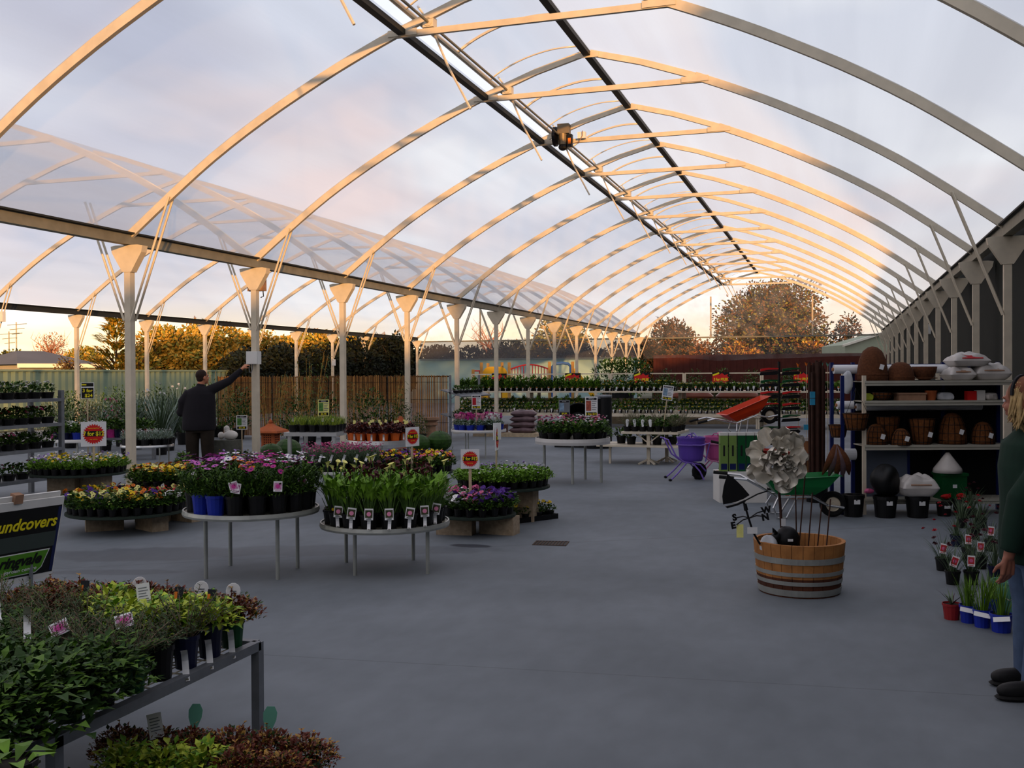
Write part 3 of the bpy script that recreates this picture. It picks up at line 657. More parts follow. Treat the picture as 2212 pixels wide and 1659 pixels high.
def poster(label, base, h, w, hh, rz, head, foot, pic, lines=5, frame='card_white', tilt=0.):
    """tall info card in a pale frame on a stake: dark heading, picture, lines of print, yellow price at the foot"""
    t = thing('plant_poster', label, 'sign', base, 0); t.rotation_euler = (0, tilt, rz)
    b = MB(); b.box((-.012, -.004, 0), (.012, .004, h + hh * .2)); b.build('stake', 'wood_stake', t)
    b = MB(); b.box((-w / 2, -.012, h), (w / 2, -.004, h + hh)); bd = b.build('sign_board', frame, t)
    b = MB(); b.box((-w * .42, -.0145, h + hh * .84), (w * .42, -.012, h + hh * .95)); b.build('heading_bar', 'card_black', bd)
    b = MB(); b.box((-w * .42, -.0145, h + hh * .3), (-w * .02, -.012, h + hh * .8)); b.build('picture', pic, bd)
    for k in range(lines): b = MB(); z = h + hh * (.74 - k * .1); b.box((.03 * w, -.0142, z), (w * .42 - (k % 3) * w * .06, -.012, z + hh * .035)); b.build('print_line', 'steel_grey', bd)
    b = MB(); b.box((-w * .42, -.0145, h + hh * .05), (w * .42, -.012, h + hh * .22)); b.build('price_bar', 'ink_black', bd)
    if head: text('lettering', head, hh * .085, 'card_white', bd, T(0, -.0155, h + hh * .895) @ FACE, .0003, sx=.8)
    if foot: text('lettering', foot, hh * .15, 'sign_yellow', bd, T(0, -.0155, h + hh * .135) @ FACE, .0003, bold=.001)
    return t

def pillow(b, L_, W_, H_, mi=0, seed=0, wr=.02, n=22, M=None, base=0.):
    """stuffed sack: flat on its seams, full in the middle, pinched corners, creased skin"""
    rn = random.Random(seed); ph = [rn.uniform(0, 6.28) for _ in range(8)]; top = []; bot = []
    for i in range(n + 1):
        for j in range(n + 1):
            u, v = 2 * i / n - 1, 2 * j / n - 1; k = max(0, (1 - abs(u) ** 3.2)) ** .55 * max(0, (1 - abs(v) ** 3.2)) ** .55
            x = u * L_ / 2 * (1 - .09 * (1 - v * v) * abs(u) ** 3); y = v * W_ / 2 * (1 - .09 * (1 - u * u) * abs(v) ** 3)
            w_ = wr * k * (math.sin(6 * u + 3 * v + ph[0]) + .7 * math.sin(9 * v - 4 * u + ph[1]) + .5 * math.sin(15 * u + ph[2]) * abs(u) + .4 * math.sin(13 * v + 7 * u + ph[3]))
            top.append((x, y, base + H_ * .42 + H_ * .58 * k + w_ * H_ * 2)); bot.append((x, y, base + H_ * .42 - H_ * .42 * min(1, k * 1.35)))
    m = (n + 1) ** 2; f = []
    for i in range(n):
        for j in range(n):
            a = i * (n + 1) + j; c = a + n + 1; f.append((a, c, c + 1, a + 1)); f.append((m + a, m + a + 1, m + c + 1, m + c))
    b.add(top + bot, f, mi, M)
# ================================================================ flower displays, centre and left
rn = random.Random(21)
def center(x, y, D): return atd(x, y, D)
def tagged(t, me, p, z, r, tilt=-.25, lean=0., label=None, nm='plant_tag'):
    """hang a tag on the camera side of a plant root"""
    a = tocam(p) - t.rotation_euler.z; v = Vector((math.sin(a), -math.cos(a), 0)) * r
    return put(nm, me, t, (v.x, v.y, z), (tilt, lean, a), 1, label)
mat('pic_pink', 'b57aa0', .5, 0, .3, 60); mat('pic_dark', '3a3a22', .5, 0, .5, 40); mat('pic_green', '4c7a3a', .5, 0, .4, 40); mat('pic_plum', '8d4a52', .5, 0, .3, 60); mat('pic_blue', '7a93a8', .5, 0, .3, 30); mat('pic_flower', 'a0503f', .5, 0, .5, 25)
TAGP = pic_tag('tag_pink', ['card_white', 'pic_pink', 'petal_magenta'], .07, .085)
TAGC = pic_tag('tag_calla', ['card_white', 'pic_dark', 'petal_pink'], .072, .095)
TAGY = pic_tag('tag_yellow', ['card_black', 'ink_black', 'petal_yellow'], .05, .075)
TAGS = pic_tag('tag_small', ['card_white', 'pic_green', 'petal_orange'], .03, .05)
STRIP = strip('strip_tag', .028, .10, .25)
# --- daisy table
c = center(544, 1098, 8.70)
round_table('steel rimmed round table under the purple and white daisies', c, .569, [(445, 1250), (600, 1252), (643, 1227), (498, 1222)])
def mk(p, front, lf, f):
    s = side(p); x = 1106 + s * FPX
    if x < 500 or (front and f < .3): col, cn = 'petal_violetpink', 'violet pink'
    elif x < 610: col, cn = rn.choice([('petal_white', 'white'), ('petal_magenta', 'magenta'), ('petal_orange', 'orange')] if not front else [('petal_magenta', 'magenta')])
    else: col, cn = rn.choice([('petal_white', 'white'), ('petal_white', 'white'), ('petal_magenta', 'magenta')])
    pm = 'blue_pot' if (front and f < .22) else 'black_plastic'
    t = plant('potted_daisy', lf(f"{cn} daisy in {'blue' if pm == 'blue_pot' else 'black'} pot"), 'potted plant', p, 'daisy', (.083, .165, pm), [(fdaisy(col, .033), 3 if front else 7, .55, (.24, .31) if not front else (.22, .28), .13, 1.), (fdaisy(rn.choice(['petal_white', 'petal_magenta', col]), .03), 1, .9, (.15, .24), .14, 1.)], 'daisies on the steel rimmed table', fsc=1.05)
    if front and .2 < f < .35: tagged(t, TAGP, p, .20, .15, -.35, .2); tagged(t, TAGP, p, .215, .155, -.35, -.25)
    if front and .55 < f < .68: tagged(t, TAGP, p, .20, .15, -.3, .05)
    if front and f > .9: tagged(t, TAGP, p, .22, .14, -.5, -.5)
fill(c, .47, .084, 3, 'the daisy table', mk, 'daisies on the steel rimmed table', .2)
# --- calla table
c = center(832, 1126, 8.90)
round_table('low steel rimmed round table under the calla lilies', c, .563, [(767, 1243), (924, 1240), (893, 1210), (748, 1215)])
def mk(p, front, lf, f):
    pale = rn.random() < .28; cn = 'pale yellow' if pale else 'dark maroon'
    t = plant('potted_calla', lf(cn + ' calla lily in black pot'), 'potted plant', p, 'calla', (.078, .125, 'black_plastic'), [(fcalla('petal_pale' if pale else 'petal_maroon'), 2 if pale else 3, .3, (.32, .42) if pale else (.28, .38), .09, .85)], 'calla lilies on the low round table', fsc=1.)
    if front:
        if f < .06: tagged(t, TAGY, p, .10, .1, -.1, .3)
        else: tagged(t, TAGC, p, .09, .1, -.12, rn.uniform(-.2, .2))
        tagged(t, STRIP, p, .015, .082, 0, rn.uniform(-.1, .1), nm='price_strip')
fill(c, .465, .08, 3, 'the calla table', mk, 'calla lilies on the low round table', .1)
# --- pansy stands on concrete blocks
def stand(nm, c, R, blocks, pr, rings, kind, cols, grp, place, pot=(.05, .085, 'black_plastic'), single=False, nfl=6, fr=.024, sc=1., rings_gap=1.04, fsc=None):
    disc(f'dark green round display board under {nm}', c, R)
    for bx in blocks: block(*bx)
    def mk(p, front, lf, f):
        nm_, pm = rn.choice(cols(p)); me = fpansy(pm, fr)
        plant('potted_viola' if 'viola' in place else 'potted_pansy', lf(f'{nm_} {"viola" if "viola" in place else "pansy"} in black pot'), 'potted plant', p, kind, pot, [(me, nfl, 1.25, (.07, .17), .075, 1.)], grp, sc, single=single, fsc=fsc or 1.1)
    fill(c, R - pr - .01, pr, rings, place, mk, grp)
def bl2(c, a, r, nm, lev=1):
    out = []
    for k in range(lev):
        lv = ['', ', lower course', ', upper course'][0 if lev == 1 else k + 1]
        out += [(f'buff concrete block under {nm}, its left one{lv}', (c[0] - _R2.x * r + .02, c[1] - _R2.y * r), a, .19 * k), (f'buff concrete block under {nm}, its right one{lv}', (c[0] + _R2.x * r, c[1] + _R2.y * r), -a * .6, .19 * k)]
    return out
yl = [('pale yellow', 'petal_pale'), ('pale yellow', 'petal_pale'), ('orange', 'petal_orange'), ('yellow', 'petal_yellow')]
def c3(p):
    x = 1106 + side(p) * FPX
    if x > 345: return [('white', 'petal_white'), ('pale yellow', 'petal_pale'), ('crimson', 'petal_red')]
    if x > 300: return [('crimson', 'petal_red'), ('orange', 'petal_orange'), ('purple', 'petal_purple'), ('pale yellow', 'petal_pale')]
    return yl + [('purple', 'petal_purple')]
c = center(275, 1103, 11.2); c.z = .222
stand('the mixed pansies nearest the aisle', c, .64, bl2(c, .75, .27, 'the nearest pansy board'), .058, 5, 'pansy', c3, 'mixed pansies on the nearest low board', 'the low mixed board', nfl=5, fr=.027, fsc=1.55)
c = center(172, 1016, 13.66); c.z = .412
stand('the white violas beside the steel rack', c, .62, bl2(c, .2, .22, 'the white viola board', 2), .058, 4, 'viola', lambda p: [('white', 'petal_white'), ('lilac', 'petal_lilac'), ('white', 'petal_white'), ('yellow', 'petal_yellow')], 'violas beside the steel rack', 'the white viola board', nfl=5, fr=.018, fsc=1.3)
c = center(366, 1047, 11.9); c.z = .412
stand('the yellow pansies behind the daisy table', c, .44, bl2(c, .4, .2, 'the yellow pansy board', 2), .058, 3, 'pansy', lambda p: [('yellow', 'petal_yellow'), ('orange', 'petal_orange'), ('yellow', 'petal_yellow'), ('pale yellow', 'petal_pale')], 'yellow pansies behind the daisy table', 'the yellow pansy board', nfl=7, fr=.027, fsc=1.55)
c = center(880, 1015, 13.6); c.z = .412
stand('the yellow violas behind the callas', c, .62, bl2(c, .2, .3, 'the yellow viola board', 2), .058, 5, 'pansy', lambda p: [('yellow', 'petal_yellow'), ('yellow', 'petal_yellow'), ('purple', 'petal_purple'), ('orange', 'petal_orange'), ('rose', 'petal_rose'), ('white', 'petal_white')][0:5 if side(p) < -.08 else 6], 'violas behind the calla table', 'the yellow viola board', nfl=6, fr=.026, fsc=1.6)
c = center(1030, 1107, 10.8); c.z = .222
def c10(p):
    x = 1106 + side(p) * FPX
    return [('purple', 'petal_purple')] if x > 1050 else [('white', 'petal_white'), ('purple', 'petal_purple'), ('pink', 'petal_rose')] if x < 1010 else [('pink', 'petal_rose'), ('purple', 'petal_purple')]
stand('the purple pansies beside the calla table', c, .42, bl2(c, .1, .24, 'the purple pansy board'), .06, 3, 'pansy', c10, 'purple pansies beside the calla table', 'the purple pansy board', nfl=8, fr=.027, fsc=1.4)
c = center(1086, 1046, 11.77); c.z = .412
stand('the green violas by the aisle', c, .55, bl2(c, .1, .2, 'the aisle viola board', 2), .058, 4, 'viola', lambda p: [('lilac', 'petal_lilac'), ('white', 'petal_white')], 'green violas by the aisle', 'the aisle viola board', nfl=3, fr=.013, fsc=1.45)
# tray of yellow pansies on the floor
p0, p1 = at(1106, 1133), at(1206, 1120); u = (p1 - p0); ln = u.length; u /= ln; v = Vector((-u.y, u.x, 0)); a = math.atan2(u.y, u.x)
t = thing('seedling_tray', 'black plastic tray of yellow pansies on the floor by the aisle', 'tray', p0, a)
b = MB(); b.box((0, 0, 0), (ln, .34, .012)); b.box((0, 0, .012), (ln, .012, .06)); b.box((0, .328, .012), (ln, .34, .06)); b.box((0, .012, .012), (.012, .328, .06)); b.box((ln - .012, .012, .012), (ln, .328, .06)); b.build('tray_body', 'black_plastic', t)
for j in range(3):
    for i in range(4):
        p = p0 + u * (.07 + i * (ln - .14) / 3) + v * (.065 + j * .105) + Vector((0, 0, .012))
        plant('potted_pansy', lab(f'yellow pansy in the floor tray, {ORD[i]} from left in its {["front", "middle", "rear"][j]} row'), 'potted plant', p, 'pansy', (.05, .085, 'black_plastic'), [(fpansy('petal_yellow', .024), 3, 1.1, (.06, .12), .06, 1.)], 'pansies in the floor tray', single=False)
# --- dianthus table between daisies and callas
c = center(738, 1014, 12.8)
round_table('round table of pink dianthus behind the daisy table', c, .5, [(c.x - .3, c.y - .2, 0), (c.x + .3, c.y - .2, 0), (c.x + .3, c.y + .3, 0), (c.x - .3, c.y + .3, 0)])
def mk(p, front, lf, f):
    col = rn.choice([('pink', 'petal_pink'), ('rose', 'petal_rose'), ('pink', 'petal_pink'), ('magenta', 'petal_magenta')])
    t = plant('potted_dianthus', lf(f'{col[0]} dianthus in black pot'), 'potted plant', p, 'dianthus', (.07, .11, 'black_plastic'), [(fbutton(col[1], .017), 12, .9, (.14, .25), .11, 1.)], 'dianthus behind the daisy table', single=False)
    if front: tagged(t, STRIP, p, .12, .1, -.3, .35)
fill(c, .42, .075, 3, 'the dianthus table', mk, 'dianthus behind the daisy table')
# --- heuchera in orange pots
c = center(822, 950, 16.6)
round_table('bright silver rimmed round table of plum leaved plants in orange pots', c, .56, [(c.x + .1, c.y - .4, 0), (c.x - .35, c.y + .2, 0), (c.x + .4, c.y + .2, 0)], 'alu', .10)
def mk(p, front, lf, f):
    t = plant('potted_heuchera', lf('plum leaved plant in orange pot'), 'potted plant', p, 'heuchera', (.085, .13, 'orange_pot'), (), 'plum leaved plants in orange pots')
    if front and rn.random() < .8: tagged(t, STRIP, p, .02, .082, 0, 0, nm='price_strip')
    if rn.random() < .6: tagged(t, piece('stick_tag', lambda b: (b.box((-.02, -.001, .12), (.02, .001, .17), 0), b.box((-.004, -.001, 0), (.004, .001, .12), 1)), ['petal_pale', 'wood_stake']), p, .15, .06, -.1, rn.uniform(-.3, .3))
fill(c, .46, .09, 2, 'the orange pot table', mk, 'plum leaved plants in orange pots')
# --- square silver table with grassy pots
c = center(690, 931, 18.9)
t = thing('square_table', 'square silver table of tufted grasses before the reed screen', 'table', (c.x, c.y, 0), YAW * .5)
b = MB(); b.box((-.5, -.5, c.z - .07), (.5, .5, c.z)); b.build('table_top', 'alu', t)
for sx in (-1, 1):
    for sy in (-1, 1): b = MB(); b.box((sx * .42 - .03, sy * .42 - .03, 0), (sx * .42 + .03, sy * .42 + .03, c.z - .07)); b.build('leg', 'alu', t)
for j in range(4):
    for i in range(5):
        q = Matrix.Rotation(YAW * .5, 3, 'Z') @ Vector((-.38 + i * .19, -.36 + j * .19, 0)); p = c + q
        t = plant('potted_sedge', lab(f'tufted grass in black pot on the square silver table, {ORD[i]} from left in {["front", "second", "third", "rear"][j]} row'), 'potted plant', p, 'grass', (.08, .13, 'black_plastic'), (), 'tufted grasses on the square table', fsc=1.1)
        if j == 0 and i in (0, 3, 4): tagged(t, TAGS, p, .2, .1, -.2, .1)
# --- silver rimmed table by the aisle with broad leaved flowering plants
c = center(1237, 946, 15.9)
round_table('pale rimmed round table of pink flowered broad leaved plants by the aisle', c, .585, [(1237, 1046), (1299, 1043), (c.x - .42, c.y - .15, 0), (c.x + .1, c.y + .42, 0)], 'rim_pale', .085, .022)
def mk(p, front, lf, f):
    col = rn.choice([('pink', 'petal_pink'), ('white', 'petal_white'), ('pink', 'petal_rose'), ('orange', 'petal_orange')] if not front else [('pink', 'petal_pink'), ('pink', 'petal_rose')])
    plant('potted_primula', lf(f'{col[0]} flowered leafy plant in black pot'), 'potted plant', p, 'broad', (.085, .10, 'black_plastic'), [(fbutton(col[1], .026), 8, .7, (.13, .26), .10, 1.)], 'broad leaved plants on the pale rimmed table', single=False)
fill(c, .46, .095, 2, 'the pale rimmed table', mk, 'broad leaved plants on the pale rimmed table')
# --- cyclamen table
c = center(1034, 928, 20.7)
round_table('thin round table of cyclamen in blue pots near the reed screen', c, .56, [(1006, 988), (c.x - .1, c.y - .35, 0), (c.x + .25, c.y - .3, 0), (c.x + .3, c.y + .3, 0)], 'rim_pale', .045, .013)
def mk(p, front, lf, f):
    wh = front and f > .75; col = ('white', 'petal_white') if wh else rn.choice([('magenta', 'petal_magenta'), ('magenta', 'petal_magenta'), ('pale pink', 'petal_pink')])
    plant('potted_cyclamen', lf(f'{col[0]} cyclamen in {"black" if wh else "blue"} pot'), 'potted plant', p, 'cyclamen', (.085, .11, 'black_plastic' if wh else 'blue_pot'), [(fcyc(col[1], .06), 9, .4, (.10, .22), .08, 1.)], 'cyclamen near the reed screen', single=False)
fill(c, .44, .095, 2, 'the cyclamen table', mk, 'cyclamen near the reed screen')
# --- tables at the left rear
c = center(318, 961, 18.4)
round_table('low pale rimmed round table of silver foliage plants beyond the first posts', c, .46, [(345, 1000), (c.x - .2, c.y - .3, 0), (c.x + .2, c.y + .35, 0)], 'alu', .035, .013)
def mk(p, front, lf, f): plant('potted_silver_plant', lf('silver leaved plant in black pot'), 'potted plant', p, 'silver', (.085, .12, 'black_plastic'), [(fbutton('petal_white', .016), 4, .8, (.12, .18), .1, 1.)], 'silver foliage plants', single=False)
fill(c, .36, .09, 2, 'the silver foliage table', mk, 'silver foliage plants')
c = center(168, 948, 19.6)
round_table('white rimmed round table half hidden behind the starburst price card', c, .5, [(c.x - .2, c.y - .35, 0), (c.x + .25, c.y - .3, 0), (c.x, c.y + .4, 0)], 'white_plastic', .05, .016)
def mk(p, front, lf, f):
    pm = rn.choice(['navy_pot', 'blue_pot', 'petal_magenta']); plant('potted_shrub', lf('white flecked leafy plant in bright pot'), 'potted plant', p, 'broad', (.09, .14, pm), [(fbutton('petal_white', .02), 6, .8, (.12, .22), .12, 1.)], 'leafy plants on the white rimmed table', single=False)
fill(c, .4, .1, 2, 'the white rimmed table', mk, 'leafy plants on the white rimmed table')
# --- steel rack at the far left
xr = at(134, 1066).x; yr = at(134, 1066).y
SHZ = [.27, .68, 1.03, 1.385]
t = thing('plant_rack', 'grey steel four shelf plant rack of bedding flowers', 'rack', (xr, yr, 0))
for dx, dy in ((0, 0), (-.55, 0), (0, -3.3), (-.55, -3.3)): b = MB(); b.box((dx - .03, dy - .03, 0), (dx + .03, dy + .03, 1.5)); b.build('upright', 'steel_grey', t)
for z in SHZ: b = MB(); b.box((-.58, -3.33, z - .045), (.035, .03, z)); b.build('shelf', 'steel_grey', t)
fc = {0: [('pink', 'petal_rose'), ('white', 'petal_white'), ('red', 'petal_red')], 1: [('orange', 'petal_orange'), ('white', 'petal_white'), ('rose', 'petal_rose')], 2: [('red', 'petal_red'), ('rose', 'petal_rose')], 3: [('white', 'petal_white')]}
for s, z in enumerate(SHZ):
    for i in range(13):
        nm, pm = rn.choice(fc[s])
        plant('bedding_plant', lab(f'{nm} bedding plant on the {["lowest", "second", "third", "top"][s]} rack shelf, {ORD[i]} from its post end'), 'potted plant', (xr - .12, yr - .14 - i * .245, z), 'broad' if s != 3 else 'pansy', (.10, .09, 'black_plastic'), [(fbutton(pm, .03), 7 if s else 3, .8, (.07, .16), .11, 1.)], 'bedding plants on the steel rack', .85 if s != 3 else 1.6, single=False)
        if s > 0: plant('bedding_plant', lab(f'green bedding plant in the rear row of the {["lowest", "second", "third", "top"][s]} rack shelf'), 'potted plant', (xr - .4, yr - .16 - i * .245, z), 'broad', (.10, .09, 'black_plastic'), (), f'rear row plants, rack shelf {ORD[s]}', .85, single=False)
# --- price cards
def face(p): return tocam(p)
p = at(203, 1010, .5); sale_sign('white starburst price card on a stake above the white violas', (p.x, p.y, .45), .33, .31, face(p), '7 for $12')
p = center(1016, 1100, 10.9); sale_sign('white starburst price card on a stake above the purple pansies', (p.x, p.y, .3), .385, .20, face(p), '7 for $12')
p = center(890, 1010, 13.0); sale_sign('white starburst price card turned aside by the orange pots', (p.x, p.y, .45), .33, .235, face(p) + .75, '7 for $12')
p = center(1072, 1010, 12.0); sale_sign('white starburst price card seen nearly edge on above the aisle violas', (p.x, p.y, .5), .30, .27, face(p) + 1.42, '7 for $12')
b = MB(); b.box((-.07, -.004, 0), (.07, .004, .20)); q = center(1074, 950, 12.0); o = b.build('blank_card', 'card_white', loc=(q.x, q.y, q.z)); o.rotation_euler.z = face(q) + .9; tag(o, 'small blank white card above the edge on price card', 'card')
b = MB(); b.box((-.006, -.004, 0), (.006, .004, q.z - .5)); s_ = b.build('card_stake', 'wood_stake', o); s_.location = (0, .009, .5 - q.z)
p = center(190, 950, 20.5); t = thing('price_sign', 'black and yellow price card on a tall stake among the shrubs', 'sign', (p.x, p.y, 0), face(p))
h = center(190, 861, 20.5).z; b = MB(); b.box((-.012, -.004, 0), (.012, .004, h + .1)); b.build('stake', 'wood_stake', t)
b = MB(); b.box((-.125, -.012, h), (.125, -.004, h + .325)); bd = b.build('sign_board', 'card_white', t)
b = MB(); b.box((-.112, -.014, h + .01), (.112, -.012, h + .22)); b.box((-.112, -.014, h + .245), (.112, -.012, h + .315)); b.build('black_panel', 'ink_black', bd)
text('lettering', '3 for', .095, 'sign_yellow', bd, T(.0, -.0155, h + .16) @ FACE, .0004, bold=.002); text('lettering', '$24', .095, 'sign_yellow', bd, T(.02, -.0155, h + .06) @ FACE, .0004, bold=.002)
b = MB(); b.box((-.11, -.016, h + .268), (-.02, -.014, h + .293), 0, Matrix.Rotation(0, 4, 'Y')); b.build('yellow_flash', 'sign_yellow', bd)
def post_(label, x0, y0, x1, y1, D, z0, *a, tilt=0.):
    p = atd((x0 + x1) / 2, y1, D); q = atd((x0 + x1) / 2, y0, D); w = (x1 - x0) * D / FPX
    return poster(label, (p.x, p.y, z0), p.z - z0, w, q.z - p.z, face(p), *a, tilt=tilt)
post_('small green picture poster leaning by the reed screen', 511, 897, 534, 928, 19.5, 0, 'BUXUS', '$21.50', 'pic_green')
post_('tall picture poster standing among the tufted grasses', 687, 863, 711, 899, 18.9, .7, 'MONDO', '$6.95', 'pic_green', 5, 'petal_pale')
post_('narrow poster with two red blooms above the cyclamen', 1019, 853, 1039, 884, 20.8, .6, 'CYCLAMEN', '2 for $20', 'petal_red')
post_('grey framed poster with four small pictures by the black barrels', 1207, 864, 1231, 898, 17.5, .6, 'POTTED', '$9.99', 'pic_blue', 4, 'steel_grey')
post_('white poster with a bright flower picture over the pale rimmed table', 1264, 857, 1291, 900, 16.2, .75, 'PRIMULA', '2 for $10', 'pic_flower')
t = post_('tilted price poster on a stake above the herb bench', 1420, 832, 1443, 864, 18.8, .62, 'GROUNDCOVER', '4 for $20', 'pic_blue', tilt=.13)
# --- herb bench on pedestal legs
cL, cR = atd(1341, 933, 19.0), atd(1464, 933, 18.6); u = (cR - cL); u.z = 0; ln = u.length; a = math.atan2(u.y, u.x); z = (cL.z + cR.z) / 2
t = thing('herb_bench', 'grey plant bench on forked pedestal legs beyond the aisle', 'bench', (cL.x, cL.y, 0), a)
b = MB(); b.box((0, 0, z - .045), (ln, 1.0, z)); b.build('bench_top', 'galv', t)
lz = atd(1400, 966, 18.4).z
b = MB(); b.box((-.45, -.1, lz - .03), (ln + .05, .9, lz)); b.build('low_shelf', 'galv', t)
for x in (ln * .47, ln * .66):
    b = MB(); y = .1 if x < ln * .5 else .7; b.box((x - .03, y - .03, 0), (x + .03, y + .03, z - .04)); b.build('pedestal', 'galv', t)
    for k in range(4):
        an = PI / 4 + k * PI / 2; b = MB(); b.bar((x, y, .1), (x + .22 * math.cos(an), y + .22 * math.sin(an), .012), .03); b.build('foot', 'galv', t)
    for s in (-1, 1): b = MB(); b.bar((x, y, z - .22), (x + s * .22, y, z - .045), .02); b.build('brace', 'galv', t)
b = MB(); b.box((-.25, .05, 0), (-.21, .09, lz - .03)); b.build('leg', 'galv', t)
MT = t.matrix_basis.copy(); MT = T(cL.x, cL.y, 0) @ Matrix.Rotation(a, 4, 'Z')
WT = piece('white_round_tag', lambda b: b.prism([(-.016, 0), (.016, 0), (.03, .08), (.028, .13), (0, .145), (-.028, .13), (-.03, .08)], .0015), 'card_white')
for j in range(3):
    for i in range(7):
        p = MT @ Vector((.09 + i * (ln - .18) / 6, .12 + j * .32, z)); kd = 'broad' if i % 3 else 'rosemary'
        t = plant('potted_herb', lab(f'leafy herb in black pot on the pedestal bench, {ORD[i]} from left in its {["front", "middle", "rear"][j]} row'), 'potted plant', p, kd, (.075, .10, 'black_plastic'), (), 'herbs on the pedestal bench', .8 + .12 * j)
        if j == 0 and i < 4: tagged(t, WT, p, .09, .09, -.1, rn.uniform(-.1, .1), 'white plastic tag')
for i in range(6):
    p = MT @ Vector((-.38 + i * .25, .3 + .2 * (i % 2), lz)); plant('potted_shrub', lab(f'dark bushy plant on the low shelf of the pedestal bench, {ORD[i]} from left'), 'potted plant', p, 'broad', (.10, .14, 'black_plastic'), [(fbutton('petal_pink', .014), 3, .8, (.12, .2), .12, 1.)], 'bushy plants on the low shelf', 1.05, single=False)
# ================================================================ seedling benches across the back
rn = random.Random(33)
BY, ZT, ZL = 31.6, aty(1400, 845, 31.6).z, aty(1400, 896, 31.2).z
XL, XR = aty(985, 895, BY).x, aty(1822, 895, BY).x; UW = (XR - XL) / 5
SEEDP = []
for k, (hm, tall) in enumerate([('petal_yellow', 1), ('petal_orange', 1), ('leaf_mid', 1.4), ('leaf_fresh', 1.5), ('petal_white', 1), ('leaf_lime', 1.2)]):
    b = MB(); r = random.Random(k); b.lathe([(.04, 0), (.055, .075), (.055, .08)], 8, 0, cap1=False); b.lathe([(.052, .07), (.001, .072)], 8, 1, cap0=False, cap1=False)
    o = len(b.v); dome(b, r, 130 if k in (2, 3) else 60, .10 if k in (2, 3) else .085, .12 * tall, .06, .06, .034, (2, 3), .5)
    for _ in range(3 if hm.startswith('petal') else 0):
        p = (r.uniform(-.04, .04), r.uniform(-.04, .0), .07 + .1 * tall); b.blob(p, (.018, .018, .008), 5, 6, 3)
    b.box((-.02, -.066, .05), (.02, -.063, .105), 4); b.box((-.016, -.0675, .07), (.016, -.066, .1), 5); b.box((-.008, -.065, .0), (.008, -.062, .05), 4)
    SEEDP.append(b.mesh('seedling_pot', ['black_plastic', 'soil', 'leaf_mid' if k % 2 else 'leaf_dark', 'leaf_fresh' if k > 2 else 'leaf_mid', 'card_white', hm if hm.startswith('petal') else 'petal_orange']))
PRICE = ['2 for $9.50', '3 for $11', '3 for $9.50', '3 for $9.50', '3 for $9.75']
un = ['first', 'second', 'third', 'fourth', 'fifth']
